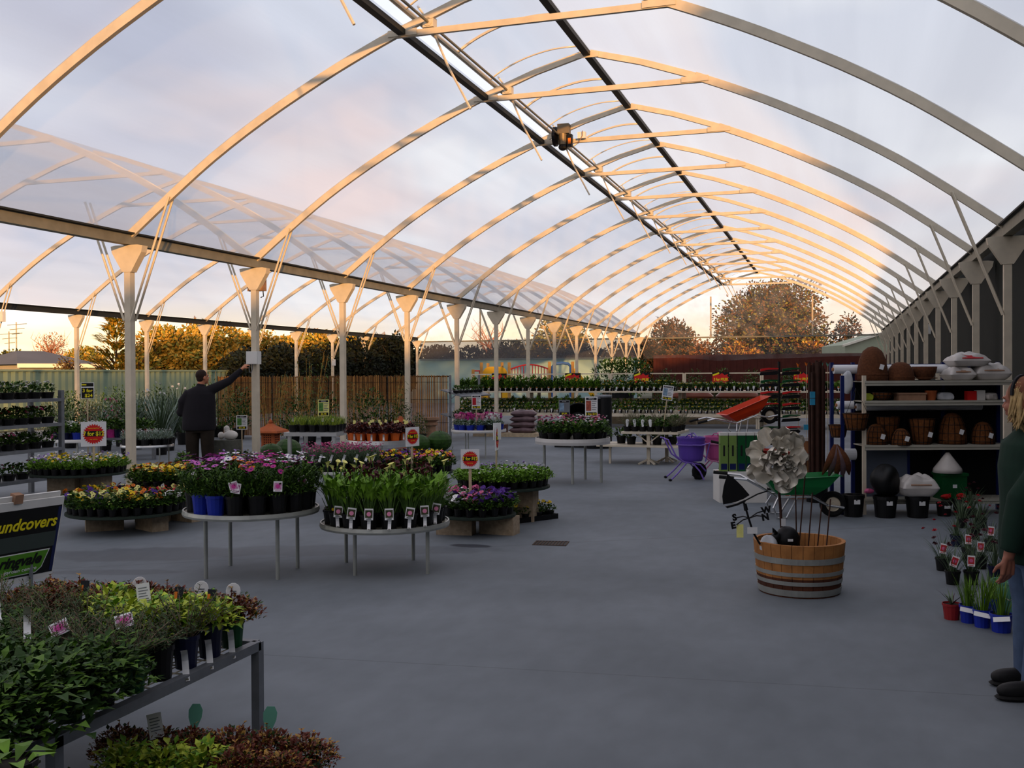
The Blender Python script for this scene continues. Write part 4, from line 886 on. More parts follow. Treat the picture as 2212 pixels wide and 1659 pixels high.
for k in range(5):
    x0 = XL + UW * k + .03; x1 = XL + UW * (k + 1) - .03
    t = thing('seedling_bench', f'two tier metal seedling bench, {un[k]} from the reed screen', 'bench', (x0, BY, 0), 0, 'seedling benches across the back'); w = x1 - x0
    for dx in (0, w):
        for dy in (.6, 1.5):
            b = MB(); b.box((dx - .025, dy - .025, 0), (dx + .025, dy + .025, 1.7 if dy > 1 else ZT)); b.build('upright', 'galv', t)
        b = MB(); b.box((dx - .025, -.35, 0), (dx + .025, -.3, ZL)); b.build('leg', 'galv', t)
    b = MB(); b.box((-.03, .0, ZT - .05), (w + .03, 1.5, ZT)); b.build('top_shelf', 'galv', t)
    b = MB(); b.bar((w / 2, -.4, ZL - .025), (w / 2, .75, ZL + .47), w + .06, .04); b.box((-.03, -.43, ZL - .06), (w + .03, -.39, ZL + .02)); b.build('lower_shelf', 'galv', t)
    b = MB(); b.box((0, 1.48, 1.67), (w, 1.52, 1.71)); b.build('back_rail', 'galv', t)
    b = MB(); b.box((0, 1.48, 1.36), (w, 1.52, 1.39)); b.build('back_rail', 'galv', t)
    kinds = {0: (2, 2, 3, 2), 1: (3, 2, 3, 2), 2: (0, 4, 0, 1), 3: (0, 1, 0, 4), 4: (1, 0, 4, 5)}[k]
    for (z, yy, n, tier, rows) in ((ZT, .12, 12, 'top', 2), (ZL, -.28, 12, 'lower', 3)):
        for j in range(rows):
            for i in range(n):
                sidx = rn.choice(kinds) if tier == 'top' else rn.choice((0, 0, 1, 4, kinds[0]))
                o = bpy.data.objects.new('seedling_pot', SEEDP[sidx]); C.objects.link(o); o.location = (x0 + .1 + i * (w - .2) / (n - 1) + rn.uniform(-.02, .02), BY + yy + j * (.21 if tier == 'top' else .26), z + (j * .112 + .05 if tier == 'lower' else 0))
                s = rn.uniform(1.05, 1.3) * (1.55 if (tier == 'top' and k < 3 and j == 1) else 1.2 if tier == 'top' else 1.); o.scale = (s, s, s); o.rotation_euler.z = rn.uniform(-.3, .3)
                tag(o, f'small potted seedling, {["front", "second", "third"][j]} row, {tier} shelf, {un[k]} bench from reed screen', 'seedling', f'seedlings, {tier} shelf {un[k]} bench row {j}')
    # red price sign on the rail
    px = (1079, 1238, 1387, 1557, 1733)[k]; p = aty(px, 805, BY + 1.45)
    s = thing('price_sign', f'red and yellow price sign on the back rail of the {un[k]} seedling bench', 'sign', (p.x, BY + 1.42, 1.36), 0, 'red price signs on the seedling benches')
    b = MB(); b.box((-.27, -.01, 0), (.27, 0, .36)); bd = b.build('sign_board', 'ink_black', s)
    b = MB(); b.prism([(-.26, .01), (.2, .01), (.17, .05), (.26, .09), (.23, .15), (.26, .2), (.2, .24), (.24, .3), (.12, .27), (.04, .34), (-.03, .28), (-.12, .32), (-.2, .26), (-.26, .25)], .002, M=T(0, -.013, 0)); b.build('red_burst', 'sign_red', bd)
    b = MB(); b.box((-.11, -.016, -.025), (.11, -.0135, .025), 0, T(-.15, 0, .3) @ Matrix.Rotation(-.35, 4, 'Y')); b.build('yellow_flash', 'sign_yellow', bd)
    text('lettering', PRICE[k], .115, 'sign_yellow', bd, T(0, -.017, .13) @ FACE, .0005, sx=.85, bold=.004); text('lettering', 'MIX OR MATCH', .035, 'card_white', bd, T(-.05, -.017, .04) @ FACE, .0005)
# bags and sacks behind and under the benches
mat('bag_brown', '6a3420', .35, 0, .2, 4, .3); mat('bag_white', 'bcb6b0', .4, 0, .12, 5, .3); mat('bag_pinkish', '5e4a4e', .4, 0, .35, 6, .3); mat('bag_red', 'b3262c', .4, 0, .1, 6)
def sack(label, p, L_, W_, H_, rz, m, group=None, nm='sack', seed=0, M=None):
    t = thing(nm, label, 'sack', p, rz, group); b = MB(); pillow(b, L_, W_, H_, 0, seed, .03); b.build('sack_body', m, t, smooth=True); return t
P = aty(1545, 866, 34.6)
for i in range(4):
    sack(f'brown plastic sack of potting mix in the stack beyond the seedling benches, {["lower left", "lower right", "upper left", "upper right"][i]}', (P.x + (-.8 if i % 2 == 0 else .75), 34.6, .45 + .32 * (i // 2)), 1.5, .9, .34, .05 * i, 'bag_brown', 'brown sacks behind the benches', seed=i)
b = MB(); b.box((P.x - 1.7, 34.0, 0), (P.x + 1.7, 35.2, .45)); tag(b.build('pallet', 'wood_stake'), 'timber pallet under the brown potting mix sacks', 'pallet')
P = aty(1370, 875, 33.9); 
for i in range(2): sack(f'white plastic sack behind the third seedling bench, the {["flatter", "humped"][i]} one', (P.x + i * 1.35, 34.0, .45), 1.5 - .3 * i, .8, .2 + .16 * i, 0, 'bag_white', 'white sacks behind the benches', seed=5 + i)
b = MB(); b.box((P.x - .8, 33.6, 0), (P.x + 2.1, 34.4, .45)); tag(b.build('pallet', 'wood_stake'), 'timber pallet under the two white plastic sacks', 'pallet')
P = at(1112, 944); 
b = MB(); b.box((P.x - 1.2, P.y, 0), (P.x + .75, P.y + .7, .10)); tag(b.build('pallet', 'wood_stake', ), 'low pallet holding the shiny pale bags near the cyclamen', 'pallet')
for i in range(4): sack(f'shiny pale bag in the leaning stack near the cyclamen table, {ORD[i]} from the bottom', (P.x + .15, P.y + .35, .10 + i * .15), .75, .5, .17, .1 * i, 'bag_pinkish', 'pale bags near the cyclamen', seed=9 + i)
b = MB(); b.box((P.x - .3, P.y + .1, .10), (P.x - .0, P.y + .5, .32)); o = b.build('carton', 'bag_brown', loc=(-.35, 0, 0)); tag(o, 'small brown carton beside the pale bags', 'carton')
# ---------------------------------------------------------------- reed screen
mat('reed_a', '9a6a36', .8, 0, .25, 5); mat('reed_b', '7d5228', .8, 0, .25, 5); mat('reed_c', 'b98648', .8, 0, .2, 5)
RY = 24.5; xa, xb = aty(470, 850, RY).x, aty(969, 850, RY).x; nP = 4; pw = (xb - xa) / nP
for k in range(nP):
    t = thing('reed_screen', f'brown reed screen panel, {["leftmost and beside the pointing man", "second from the left", "third from the left", "rightmost, with its open end"][k]}', 'screen', (xa + k * pw, RY, 0), 0, 'reed screen panels')
    b = MB(); x = .03
    while x < pw - .03:
        r = rn.uniform(.005, .009); y = rn.uniform(-.006, .006); zt = 1.66 + rn.uniform(-.02, .03); tl = rn.uniform(-.012, .012)
        b.tube([(x, y, .04), (x + tl, y, zt)], r, 4, rn.choice((0, 0, 1, 1, 2)), cap=False); x += 2 * r + rn.uniform(.0, .0075)
    b.build('reed_mat', ['reed_a', 'reed_b', 'reed_c'], t)
    for z in (.45, 1.05, 1.5): b = MB(); b.tube([(0, -.016, z), (pw, -.016, z)], .006, 4); b.build('tie_wire', 'bark', t)
    b = MB(); b.box((-.012, .012, 0), (.018, .045, 1.68)); b.build('end_post', 'bark', t)
    b = MB(); b.box((0, .015, 1.63), (pw, .04, 1.66)); b.build('top_batten', 'bark', t)
# sloping rack seen end on at the open end of the screen
p = at(973, 953); t = thing('sloping_rack', 'narrow sloping plant rack standing end on beside the reed screen', 'rack', (p.x, p.y, 0))
for dy in (0, 2.2): b = MB(); b.box((-.025, dy - .025, 0), (.025, dy + .025, 1.68)); b.build('upright', 'steel_grey', t)
for z in (.62, 1.23):
    b = MB(); b.bar((-.25, 1.1, z + .07), (.34, 1.1, z - .1), 2.25, .03, up=(0, 0, 1)); b.build('shelf', 'steel_grey', t)
    b = MB(); b.bar((0, -.02, z - .18), (.16, -.02, z - .06), .02); b.build('brace', 'steel_grey', t)
    for i in range(6): plant('bedding_plant', lab(f'dark leafy plant on the {"lower" if z < 1 else "upper"} tier of the sloping rack, {ORD[i]} from the front'), 'potted plant', (p.x + .12, p.y + .12 + i * .36, z - .015), 'broad', (.09, .07, 'black_plastic'), (), 'plants on the sloping rack', .75)
# ---------------------------------------------------------------- shrubs before the screen, ornaments
def shrub(label, x, y, kind, D=None, sc=1., nm='shrub', pot=None, fl=(), group=None, z=0, cat='plant', szv=1.):
    p = at(x, y) if D is None else atd(x, 800, D); t = thing(nm, label, cat, (p.x, p.y, z), rn.uniform(0, 6.28), group); zz = 0
    if pot: put('pot', pot_mesh(*pot), t); zz = pot[1] * .85
    put('foliage', fol(kind, rn.randrange(3)), t, (0, 0, zz), (0, 0, 0), (sc, sc, sc * szv))
    for me, n, R_, (h0, h1), fs in fl:
        for _ in range(n):
            a = rn.uniform(0, 6.28); q = R_ * rn.uniform(.5, 1); put('flower', me, t, (math.cos(a) * q, math.sin(a) * q, zz + rn.uniform(h0, h1)), (rn.uniform(.2, 1.2), 0, rn.uniform(0, 6.28)), fs)
    return t
BP = (.17, .3, 'black_plastic')
for x, sc, k in ((632, 1.05, 'shrub'), (668, .95, 'bamboo'), (706, 1.15, 'shrub'), (764, 1., 'bamboo'), (800, 1.25, 'shrub'), (842, 1., 'bamboo'), (862, .95, 'shrub'), (905, .6, 'shrub')):
    shrub(f'{"feathery bamboo" if k == "bamboo" else "dense green shrub"} in black pot before the reed screen, {ORD[[632, 668, 706, 764, 800, 842, 862, 905].index(x)]} plant from left', x, 0, k, 24.3 - .2 * (x % 3), sc, 'bamboo' if k == 'bamboo' else 'shrub', BP)
for i, (x, y, D, s) in enumerate(((583, 968, 19.6, .9), (620, 962, 20.4, 1.), (905, 955, 22.3, .9), (948, 955, 22.6, 1.05))):
    shrub(['clipped round bush at the foot of the terracotta lantern', 'clipped round bush just right of the terracotta lantern', 'clipped round bush left of the stone pedestal', 'clipped round bush right of the stone pedestal'][i], x, 0, 'ball', D, s, 'clipped_bush')
p = atd(660, 765, 26.6); shrub('tall potted tree with long drooping pale leaves behind the reed screen', 665, 0, 'bamboo', 26.8, 1.35, 'young_tree', BP, szv=1.1); shrub('leafy branch tipped young tree behind the reed screen, by the man post', 585, 0, 'bamboo', 26.4, 1.1, 'young_tree', BP)
mat('terracotta', 'a5562f', .85, 0, .12, 10, .2); mat('sandstone', '97745c', .9, 0, .15, 12, .3); mat('hole_shade', '2a120a', .9, 0, 0); mat('plaster_white', 'd2cdc6', .8, 0, .06, 10); mat('stone_grey', '57574f', .9, 0, .2, 14, .3)
p = at(585, 977); s = 20.6 / FPX; t = thing('garden_lantern', 'terracotta pagoda garden lantern with pierced sides', 'garden ornament', (p.x, p.y, 0), YAW - .25)
b = MB(); b.box((-.16, -.16, 0), (.16, .16, .07)); b.build('plinth', 'terracotta', t)
b = MB(); b.box((-.15, -.15, .07), (.15, .15, .44)); o = b.build('lantern_body', 'terracotta', t)
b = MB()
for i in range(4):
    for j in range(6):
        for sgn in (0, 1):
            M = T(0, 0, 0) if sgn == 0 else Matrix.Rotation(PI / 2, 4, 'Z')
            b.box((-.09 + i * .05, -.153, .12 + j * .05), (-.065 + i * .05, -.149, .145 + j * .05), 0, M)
b.build('hole_shade_grid', 'hole_shade', o)  # dark squares on the solid body stand in for shaded holes
b = MB(); n = 4
pr = [(.30, .44), (.285, .48), (.19, .53), (.10, .58), (.035, .64)]
vs = [(r * 1.414 * math.cos(PI / 4 + j * PI / 2), r * 1.414 * math.sin(PI / 4 + j * PI / 2), z) for r, z in pr for j in range(4)]
b.add(vs, [(i * 4 + j, i * 4 + (j + 1) % 4, (i + 1) * 4 + (j + 1) % 4, (i + 1) * 4 + j) for i in range(4) for j in range(4)] + [(3, 2, 1, 0), (16, 17, 18, 19)]); b.build('roof', 'terracotta', t)
b = MB(); b.lathe([(.03, .63), (.05, .66), (.045, .69), (.02, .72), (.004, .74)], 12); b.build('finial', 'terracotta', t, smooth=True)
p = at(931, 960); t = thing('bird_bath', 'tapered sandstone bird bath pedestal in front of the reed screen', 'garden ornament', (p.x, p.y, 0))
b = MB(); b.lathe([(.2, 0), (.2, .05), (.17, .07), (.12, .42), (.115, .45)], 20); b.build('pedestal', 'sandstone', t, smooth=False)
b = MB(); b.lathe([(.12, .45), (.17, .47), (.17, .52), (.13, .54)], 20); b.build('collar', 'sandstone', t)
b = MB(); b.lathe([(.13, .54), (.14, .56), (.22, .60), (.22, .66), (.19, .66), (.16, .62)], 24); b.build('basin', 'sandstone', t)
p = atd(492, 965, 18.9); t = thing('garden_statue', 'small white crouching animal statue among pansies by the man', 'garden ornament', (p.x, p.y, 0), 0)
zt = atd(492, 948, 18.9).z
b = MB(); b.box((-.2, -.15, 0), (.2, .15, zt - .02)); b.build('plinth', 'stone_grey', t)
b = MB(); b.blob((.06, 0, zt + .07), (.15, .09, .09), 0, 16, 10, .03); b.blob((-.02, 0, zt + .19), (.055, .05, .06), 0, 12, 8); b.blob((-.14, 0, zt + .06), (.06, .06, .07), 0, 12, 8); b.tube([(-.02, 0, zt + .19), (0, 0, zt + .1)], [.045, .06], 8); b.build('statue_body', 'plaster_white', t, smooth=True)
p = atd(720, 958, 19.5); t = thing('stone_lantern', 'small grey stone lantern under the square silver table', 'garden ornament', (p.x, p.y, 0))
b = MB(); b.lathe([(.10, 0), (.10, .2), (.07, .24)], 10); b.build('pedestal', 'stone_grey', t); b = MB(); b.lathe([(.2, .24), (.16, .29), (.06, .33), (.05, .36)], 8); b.build('roof', 'stone_grey', t); b = MB(); b.blob((0, 0, .39), (.06, .05, .06), 0, 10, 8); b.build('finial', 'plaster_white', t, smooth=True)
p = at(866, 968); t = thing('garden_lantern', 'second terracotta lantern, mostly hidden behind the orange pots', 'garden ornament', (p.x, p.y, 0)); 
b = MB(); b.lathe([(.14, 0), (.13, .5)], 4); b.build('lantern_body', 'terracotta', t); b = MB(); b.lathe([(.27, .5), (.1, .64), (.03, .74)], 4); b.build('roof', 'terracotta', t)
# low hedge of bedding plants behind the man and daisy table
for i in range(16):
    x = 395 + (i % 8) * 21; D = 17.4 if i < 8 else 18.1
    p = atd(x, 900, D); plant('potted_pansy', lab(f'violet flecked bedding plant by the man, {ORD[i % 8]} from left, {"front" if i < 8 else "rear"} row'), 'potted plant', (p.x, p.y, .0), 'broad', (.1, .14, 'black_plastic'), [(fpansy('petal_lilac', .02), 3, .9, (.16, .24), .13, 1.), (fpansy('petal_yellow' if i % 3 == 0 else 'petal_lilac', .02), 2, .9, (.18, .28), .12, 1.)], 'bedding plants by the man', 1.15, single=False) if not 405 < x < 470 else None
# ---------------------------------------------------------------- shrubs and grasses filling the left rear
LB = [('grey strappy flax', 'flax', 1.), ('dark green shrub', 'shrub', 1.), ('grey leaved shrub', 'greyshrub', 1.), ('dark red shrub', 'redshrub', .9), ('bamboo clump', 'bamboo', .9)]
spots = [(150, 24, 1), (190, 25, 3), (225, 23, 2), (262, 24.5, 3), (292, 23.5, 0), (330, 24, 0), (362, 23, 0), (395, 25, 0), (305, 27.5, 2), (345, 28, 1), (250, 28, 1), (205, 29, 2), (160, 28.5, 2), (385, 28, 0), (430, 27.5, 1), (470, 28, 4), (120, 26, 2), (515, 27, 1), (345, 21.8, 0), (275, 21.5, 1)]
cnt = {}
for x, D, k in spots:
    n, kd, sc = LB[k]; cnt[k] = cnt.get(k, 0) + 1
    fl = [(fbutton('petal_rose', .035), 26, .4, (.4, .9), 1.)] if x == 262 else [(fbutton('petal_white', .04), 7, .3, (.9, 1.3), 1.)] if x in (330, 385) else ()
    shrub(f'{n} among the left rear stock, {ORD[cnt[k] - 1]} of its kind', x, 0, kd, D, sc * (.78 if kd == 'flax' else 1.15) * (1.12 if D > 26 else 1), {'flax': 'flax', 'bamboo': 'bamboo'}.get(kd, 'shrub'), BP, fl)
for i in range(7):
    p = atd(225 + i * 16, 900, 20.6); plant('potted_shrub', lab(f'leafy plant in {["red", "magenta", "navy"][i % 3]} pot behind the silver foliage table, {ORD[i]} from left'), 'potted plant', (p.x, p.y, .45), 'broad', (.11, .17, ['red_pot', 'petal_magenta', 'navy_pot'][i % 3]), [(fbutton('petal_rose', .02), 5, .8, (.15, .28), .13, 1.)] if i % 2 else (), 'leafy plants on the low rear bench', 1.25, single=False)
p0, p1 = atd(215, 900, 20.6), atd(332, 900, 20.6); b = MB(); b.bar((p0.x, p0.y, .43), (p1.x, p1.y, .43), .5, .04); b2 = thing('low_bench', 'low grey bench behind the silver foliage table', 'bench', (0, 0, 0)); b.build('bench_top', 'steel_grey', b2)
for q in (p0, p1): b = MB(); b.box((q.x - .03, q.y - .03, 0), (q.x + .03, q.y + .03, .41)); b.build('leg', 'steel_grey', b2)
# ---------------------------------------------------------------- black barrels by the pale rimmed table
for i, (x, y, w, top) in enumerate(((1304, 968, 36, 854), (1278, 970, 34, 858))):
    p = at(x, y); D = depth(p); r = w * D / FPX / 2; h = atd(x, top, D).z
    t = thing('plastic_drum', f'tall black plastic drum, the {["right", "left"][i]} one of the pair behind the flower poster', 'drum', (p.x, p.y + i * .2, 0))
    b = MB(); b.lathe([(r * .96, 0), (r, .05), (r, h - .06), (r * .98, h - .03)], 24); b.build('drum_body', 'black_plastic', t, smooth=False)
    b = MB(); b.lathe([(r * 1.03, h - .04), (r * 1.03, h), (r * .8, h + .01)], 24); b.build('lid', 'steel_grey', t)
p = at(1250, 965); t = thing('plastic_tub', 'wide black plastic tub tilted behind the small picture poster', 'tub', (p.x, p.y, .62), 0, rot=(1.1, 0, .3)); b = MB(); b.lathe([(.26, -.15), (.33, .18), (.36, .2), (.34, .2), (.25, -.1)], 24, cap1=True); b.build('tub_body', 'black_plastic', t)
b = MB(); b.box((p.x - .5, p.y - .3, 0), (p.x + .6, p.y + .6, .35)); tag(b.build('display_plinth', 'black_plastic'), 'low black plinth under the black tub and drums', 'plinth')
# ---------------------------------------------------------------- foreground bench
BX, BYF, BZ = -2.47, 4.02, .5
t = thing('plant_bench', 'grey steel mesh topped bench in the near corner', 'bench', (BX, BYF, 0))
for dx in (0, -1.25):
    for dy in (0, -1.25, -2.4): b = MB(); b.box((dx - .04 if dx == 0 else dx, dy - .04, 0), (dx if dx == 0 else dx + .04, dy, BZ - .005)); b.build('leg', 'steel_grey', t)
for a_, b_2 in (((0, 0), (-1.25, 0)), ((0, 0), (0, -2.4)), ((-1.25, 0), (-1.25, -2.4)), ((0, -2.4), (-1.25, -2.4))):
    b = MB(); b.bar((a_[0] - .02 if a_[0] == 0 else a_[0] + .02, a_[1] - .02 if a_[1] == 0 else a_[1], BZ - .02), (b_2[0] - .02 if b_2[0] == 0 else b_2[0] + .02, b_2[1] - .02 if b_2[1] == 0 else b_2[1], BZ - .02), .04); b.build('edge_rail', 'steel_grey', t)
b = MB()
for i in range(25): b.box((-1.23, -.03 - i * .098, BZ - .016), (-.02, -.026 - i * .098, BZ - .010))
for i in range(25): b.box((-.04 - i * .049, -2.39, BZ - .010), (-.036 - i * .049, -.02, BZ - .006))
b.build('wire_mesh', 'galv', t)
RT = piece('round_label', lambda b: (b.lathe([(.001, -.0012), (.03, -.0012), (.032, 0), (.03, .0012), (.001, .0012)], 14, 0, M=T(0, 0, .12) @ Matrix.Rotation(PI / 2, 4, 'X') @ Matrix.Diagonal((1, 1.1, 1, 1))), b.box((-.012, -.001, 0), (.012, .001, .1), 0), b.box((-.014, -.002, .115), (.014, -.001, .12), 1), b.box((-.01, -.002, .105), (.012, -.001, .108), 1)), ['card_white', 'steel_grey'])
PT = piece('photo_label', lambda b: (b.box((-.018, -.001, 0), (.018, .001, .12), 0), b.box((-.018, -.0018, .07), (-.006, -.001, .10), 1), b.box((-.018, -.0018, .0), (.018, -.001, .07), 2)), ['card_black', 'petal_orange', 'leaf_fresh'])
CT = piece('card_label', lambda b: (b.box((-.028, -.001, 0), (.028, .001, .1), 0), [b.box((-.02, -.0018, .03 + k * .012), (.02 - .004 * (k % 3), -.001, .034 + k * .012), 1) for k in range(5)]), ['card_white', 'steel_grey'])
LS = strip('long_strip', .026, .13, .35)
FK = {0: 'goldred', 1: 'lime', 2: 'rosemary', 3: 'thuja', 4: 'rosemary'}
KN = {'goldred': 'bronze and gold leaved groundcover', 'lime': 'lime leaved groundcover', 'rosemary': 'grey green needle leaved shrub', 'thuja': 'drooping feathery groundcover', 'ground': 'dark green trailing groundcover', 'lush': 'broad leaved green groundcover'}
for j in range(11):
    for i in range(7):
        kd = FK.get(j) or rn.choice(('ground', 'ground', 'ground', 'lush'))
        if j == 1 and i > 3: kd = 'goldred'
        if j == 2 and i in (1, 2): kd = 'lime'
        if j in (3, 4) and i > 3: kd = 'ground'
        pm = 'green_pot' if (i == 0 and j in (0, 4)) else 'navy_pot' if (i == 0 and j in (1, 2)) else 'black_plastic' if (i + j) % 2 else 'green_pot'
        p = Vector((BX - .085 - i * .165 - (.02 * j if i == 0 and j < 0 else 0), BYF - .12 - j * .168, BZ - .004)); rowname = f'{ORD[j]} row from the far end'
        place = f'{ORD[i]} from the open edge, {ORD[j]} row from far end' if i < 3 else 'well in from the open edge'
        t = plant('potted_groundcover', lab(f'{KN[kd]} pot, {ORD[i]} from open edge, {ORD[j]} from far end'), 'potted plant', p, kd, (.056, .135, pm), (), 'groundcovers on the near bench', 1., fsc=.95 if kd == 'goldred' else 1.12 if j > 4 else .98 if kd == 'lime' else .74, dz=-.05 if j > 4 else 0)
        if i == 0 and j in (0, 1, 2): tagged(t, LS, p, -.005, .062, .12, -.08, nm='price_strip')
        if (i, j) in ((3, 0), (1, 0), (0, 0)) : tagged(t, RT, p, .125, .0, -.1, .05, 'white label', 'plant_tag')
        if (i, j) in ((0, 1), (1, 1), (4, 1)): tagged(t, PT, p, .17, .02, -.3, .1)
        if (i, j) in ((2, 1), (5, 3)): tagged(t, CT, p, .2, .03, -.25, -.1, 'white printed card')
        if (i, j) == (3, 4): tagged(t, LS, p, .20, .08, .05, 0, nm='price_strip')
        if (i, j) in ((2, 4), (4, 4), (1, 3), (5, 5), (6, 4)): tagged(t, TAGP, p, .2, .03, -1.1, rn.uniform(-.4, .4))
p = at(25, 1650, .62); t = thing('potted_plant', 'large glossy pale green leaves at the bottom corner of the near bench', 'potted plant', (p.x, p.y, BZ), 0)
put('pot', pot_mesh(.07, .13, 'black_plastic'), t); b = MB()
for k in range(11): a = k * 2.4; b.leaf((.02 * math.cos(a), .02 * math.sin(a), .08 + .006 * k), (math.cos(a), math.sin(a), .45), .10, .045, k % 2, .4)
b.build('foliage', ['leaf_mid', 'leaf_fresh'], t)
# low row on the floor
for i in range(11):
    x = -2.03 - .155 * (i % 6); y = 3.62 - .03 * (i % 6) - (.2 if i > 5 else 0) ; kd = 'goldred' if i < 9 and i != 8 else 'lime'
    t = plant('potted_groundcover', lab(f'{KN[kd]} in {"green" if i < 3 else "black"} floor pot, {ORD[i % 6]} from aisle, {"far" if i < 6 else "near"} row'), 'potted plant', (x, y, 0), kd, (.06, .15, 'green_pot' if i < 3 else 'black_plastic'), (), 'groundcovers on the floor by the near bench', 1., fsc=.88)
    if i in (0, 2, 7): tagged(t, LS, Vector((x, y, 0)), .01, .066, .1, 0, nm='price_strip')
    if i == 4: tagged(t, CT, Vector((x, y, 0)), .23, .05, -.2, -.15, 'white printed card')
    if i in (1, 3): tagged(t, piece('teal_label', lambda b: b.prism([(-.012, 0), (.012, 0), (.026, .04), (.028, .07), (.015, .095), (-.015, .095), (-.028, .07), (-.026, .04)], .002), 'mint_pot'), Vector((x, y, 0)), .25, -.04, -.1, .1, 'teal label')
for i in range(6):
    x = -2.62 - .2 * (i % 3); y = 2.95 - .28 * (i // 3); plant('potted_groundcover', lab(f'broad leaved green groundcover on the floor under the near bench, {ORD[i]} from aisle'), 'potted plant', (x, y, 0), 'lush', (.07, .15, 'black_plastic'), (), 'groundcovers under the near bench', 1., fsc=.85)
# ---------------------------------------------------------------- groundcovers board
TL, TR = atd(-78, 1099, 5.62), atd(140, 1072, 6.2); TL.z = TR.z = (TL.z + TR.z) / 2
u = (TR - TL).normalized(); r = ray(112, 1245); D = (TR - ORG).dot(u) / r.dot(u); BR = ORG + r * D; w = (TR - BR).normalized(); nrm = u.cross(w) ; W_, H_ = (TR - TL).length, (TR - BR).length
M = Matrix((u, nrm * -1, w)).transposed().to_4x4()
if nrm.dot(ORG - TR) < 0: nrm = -nrm
M = Matrix((u, -nrm, w)).transposed().to_4x4(); M.translation = BR - u * W_
t = thing('display_sign', 'black and green groundcovers board with the garden centre name, behind the near bench', 'sign'); t.matrix_world = M; bpy.context.view_layer.update()
def pn(name, x0, z0, x1, z1, d, m, par):
    b = MB(); b.box((x0 * W_, -d, z0 * H_), (x1 * W_, -d + .002, z1 * H_)); return b.build(name, m, par)
b = MB(); b.box((0, 0, 0), (W_, .012, H_)); bd = b.build('sign_board', 'white_plastic', t)
b = MB(); b.box((-.01, .016, .04), (W_ - .02, .028, H_ + .03)); b.build('backing_board', 'white_plastic', t)
pn('black_panel', .015, .075, .985, .9, .002, 'ink_black', bd); mat('grey_panel', '39433f', .5, 0, .05, 3)
pn('grey_panel', .015, .40, .96, .585, .004, 'grey_panel', bd); pn('blue_edge', .95, .09, .985, .88, .0035, 'dark_navy', bd)
mat('logo_green', '4f8a1c', .5, 0, .04, 3)
b = MB(); b.prism([(.03 * W_, .1 * H_), (.80 * W_, .1 * H_), (.86 * W_, .16 * H_), (.92 * W_, .375 * H_), (.03 * W_, .375 * H_)], .002, M=T(0, -.006, 0)); b.build('logo_border', 'card_white', bd)
b = MB(); b.prism([(.04 * W_, .112 * H_), (.795 * W_, .112 * H_), (.85 * W_, .165 * H_), (.905 * W_, .363 * H_), (.04 * W_, .363 * H_)], .002, M=T(0, -.008, 0)); b.build('logo_panel', 'logo_green', bd)
text('lettering', 'Groundcovers', .158 * H_ * 1.25, 'sign_yellow', bd, T(.945 * W_, -.005, .715 * H_) @ FACE, .0008, .22, 'RIGHT', W_ / .71, .0022)
text('lettering', 'Springvale', .15 * H_ * 1.2, 'ink_black', bd, T(.83 * W_, -.0095, .275 * H_) @ FACE, .0008, .35, 'RIGHT', W_ / .68, .003)
text('lettering', 'garden centre', .05 * H_ * 1.2, 'card_white', bd, T(.8 * W_, -.0095, .165 * H_) @ FACE, .0008, .2, 'RIGHT', 1.25)
b = MB(); b.box((.5 * W_ - .02, -.008, H_ - .01), (.5 * W_ + .035, .04, H_ + .045)); b.build('clip', 'sandstone', t)
b = MB(); z0 = M.translation.z
Mi = M.inverted()
for q in (.25, .75):
    a_ = M @ Vector((q * W_, .04, .5 * H_)); b = MB(); b.tube([Mi @ a_, Mi @ Vector((a_.x, a_.y, 0))], .012, 8); b.build('support_leg', 'steel_grey', t)
# drain grate in the floor
p = at(1190, 1174); t = thing('drain_grate', 'rusty slotted drain grate set in the floor by the aisle', 'drain', (p.x, p.y, 0), YAW * .4)
b = MB(); b.box((-.17, -.13, 0), (.17, -.115, .006)); b.box((-.17, .115, 0), (.17, .13, .006)); b.box((-.17, -.115, 0), (-.155, .115, .006)); b.box((.155, -.115, 0), (.17, .115, .006)); mat('rust', '4a3a30', .8, .3, .2, 20); b.build('grate_frame', 'rust', t)
b = MB(); [b.box((-.14 + k * .032, -.115, 0), (-.126 + k * .032, .115, .005)) for k in range(9)]; b.build('grate_slat', 'rust', t)
b = MB(); b.box((-.155, -.115, 0), (.155, .115, .0012)); b.build('drain_shade_sheet', 'ink_black', t)  # black sheet under the slats stands in for the shade below
# ================================================================ barrel and garden ornaments
rn = random.Random(55)
mat('barrel_wood', 'a06a38', .75, 0, .28, 9, .3); mat('barrel_dark', '4c2716', .8, 0, .35, 9, .3); mat('hoop_steel', '9c9d98', .5, .5, .12, 8); mat('iron_black', '121214', .5, .3, .1, 8); mat('iron_brown', '3a2219', .7, .2, .25, 12); mat('sheet_metal', 'e6dfd0', .38, .3, .1, 14)
bc = atd(1726, 1275, 7.9); bc.z = 0
t = thing('half_barrel', 'half wine barrel planter standing alone on the open floor', 'barrel', bc)
H = .40; R0, R1 = .305, .347
def rb(z): return R0 + (R1 - R0) * (z / H) ** .8
def staves(z0, z1, m, nm):
    b = MB(); n = 26
    for k in range(n):
        a0, a1 = 2 * PI * k / n + .006, 2 * PI * (k + 1) / n - .006; vs = []
        for z in (z0, z1):
            for a in (a0, (a0 + a1) / 2, a1): vs.append((rb(z) * math.cos(a), rb(z) * math.sin(a), z))
            for a in (a1, a0): vs.append(((rb(z) - .028) * math.cos(a), (rb(z) - .028) * math.sin(a), z))
        b.add(vs, [(0, 1, 6, 5), (1, 2, 7, 6), (2, 3, 8, 7), (3, 4, 9, 8), (4, 0, 5, 9), (4, 3, 2, 1, 0), (5, 6, 7, 8, 9)])
    return b.build(nm, m, t)
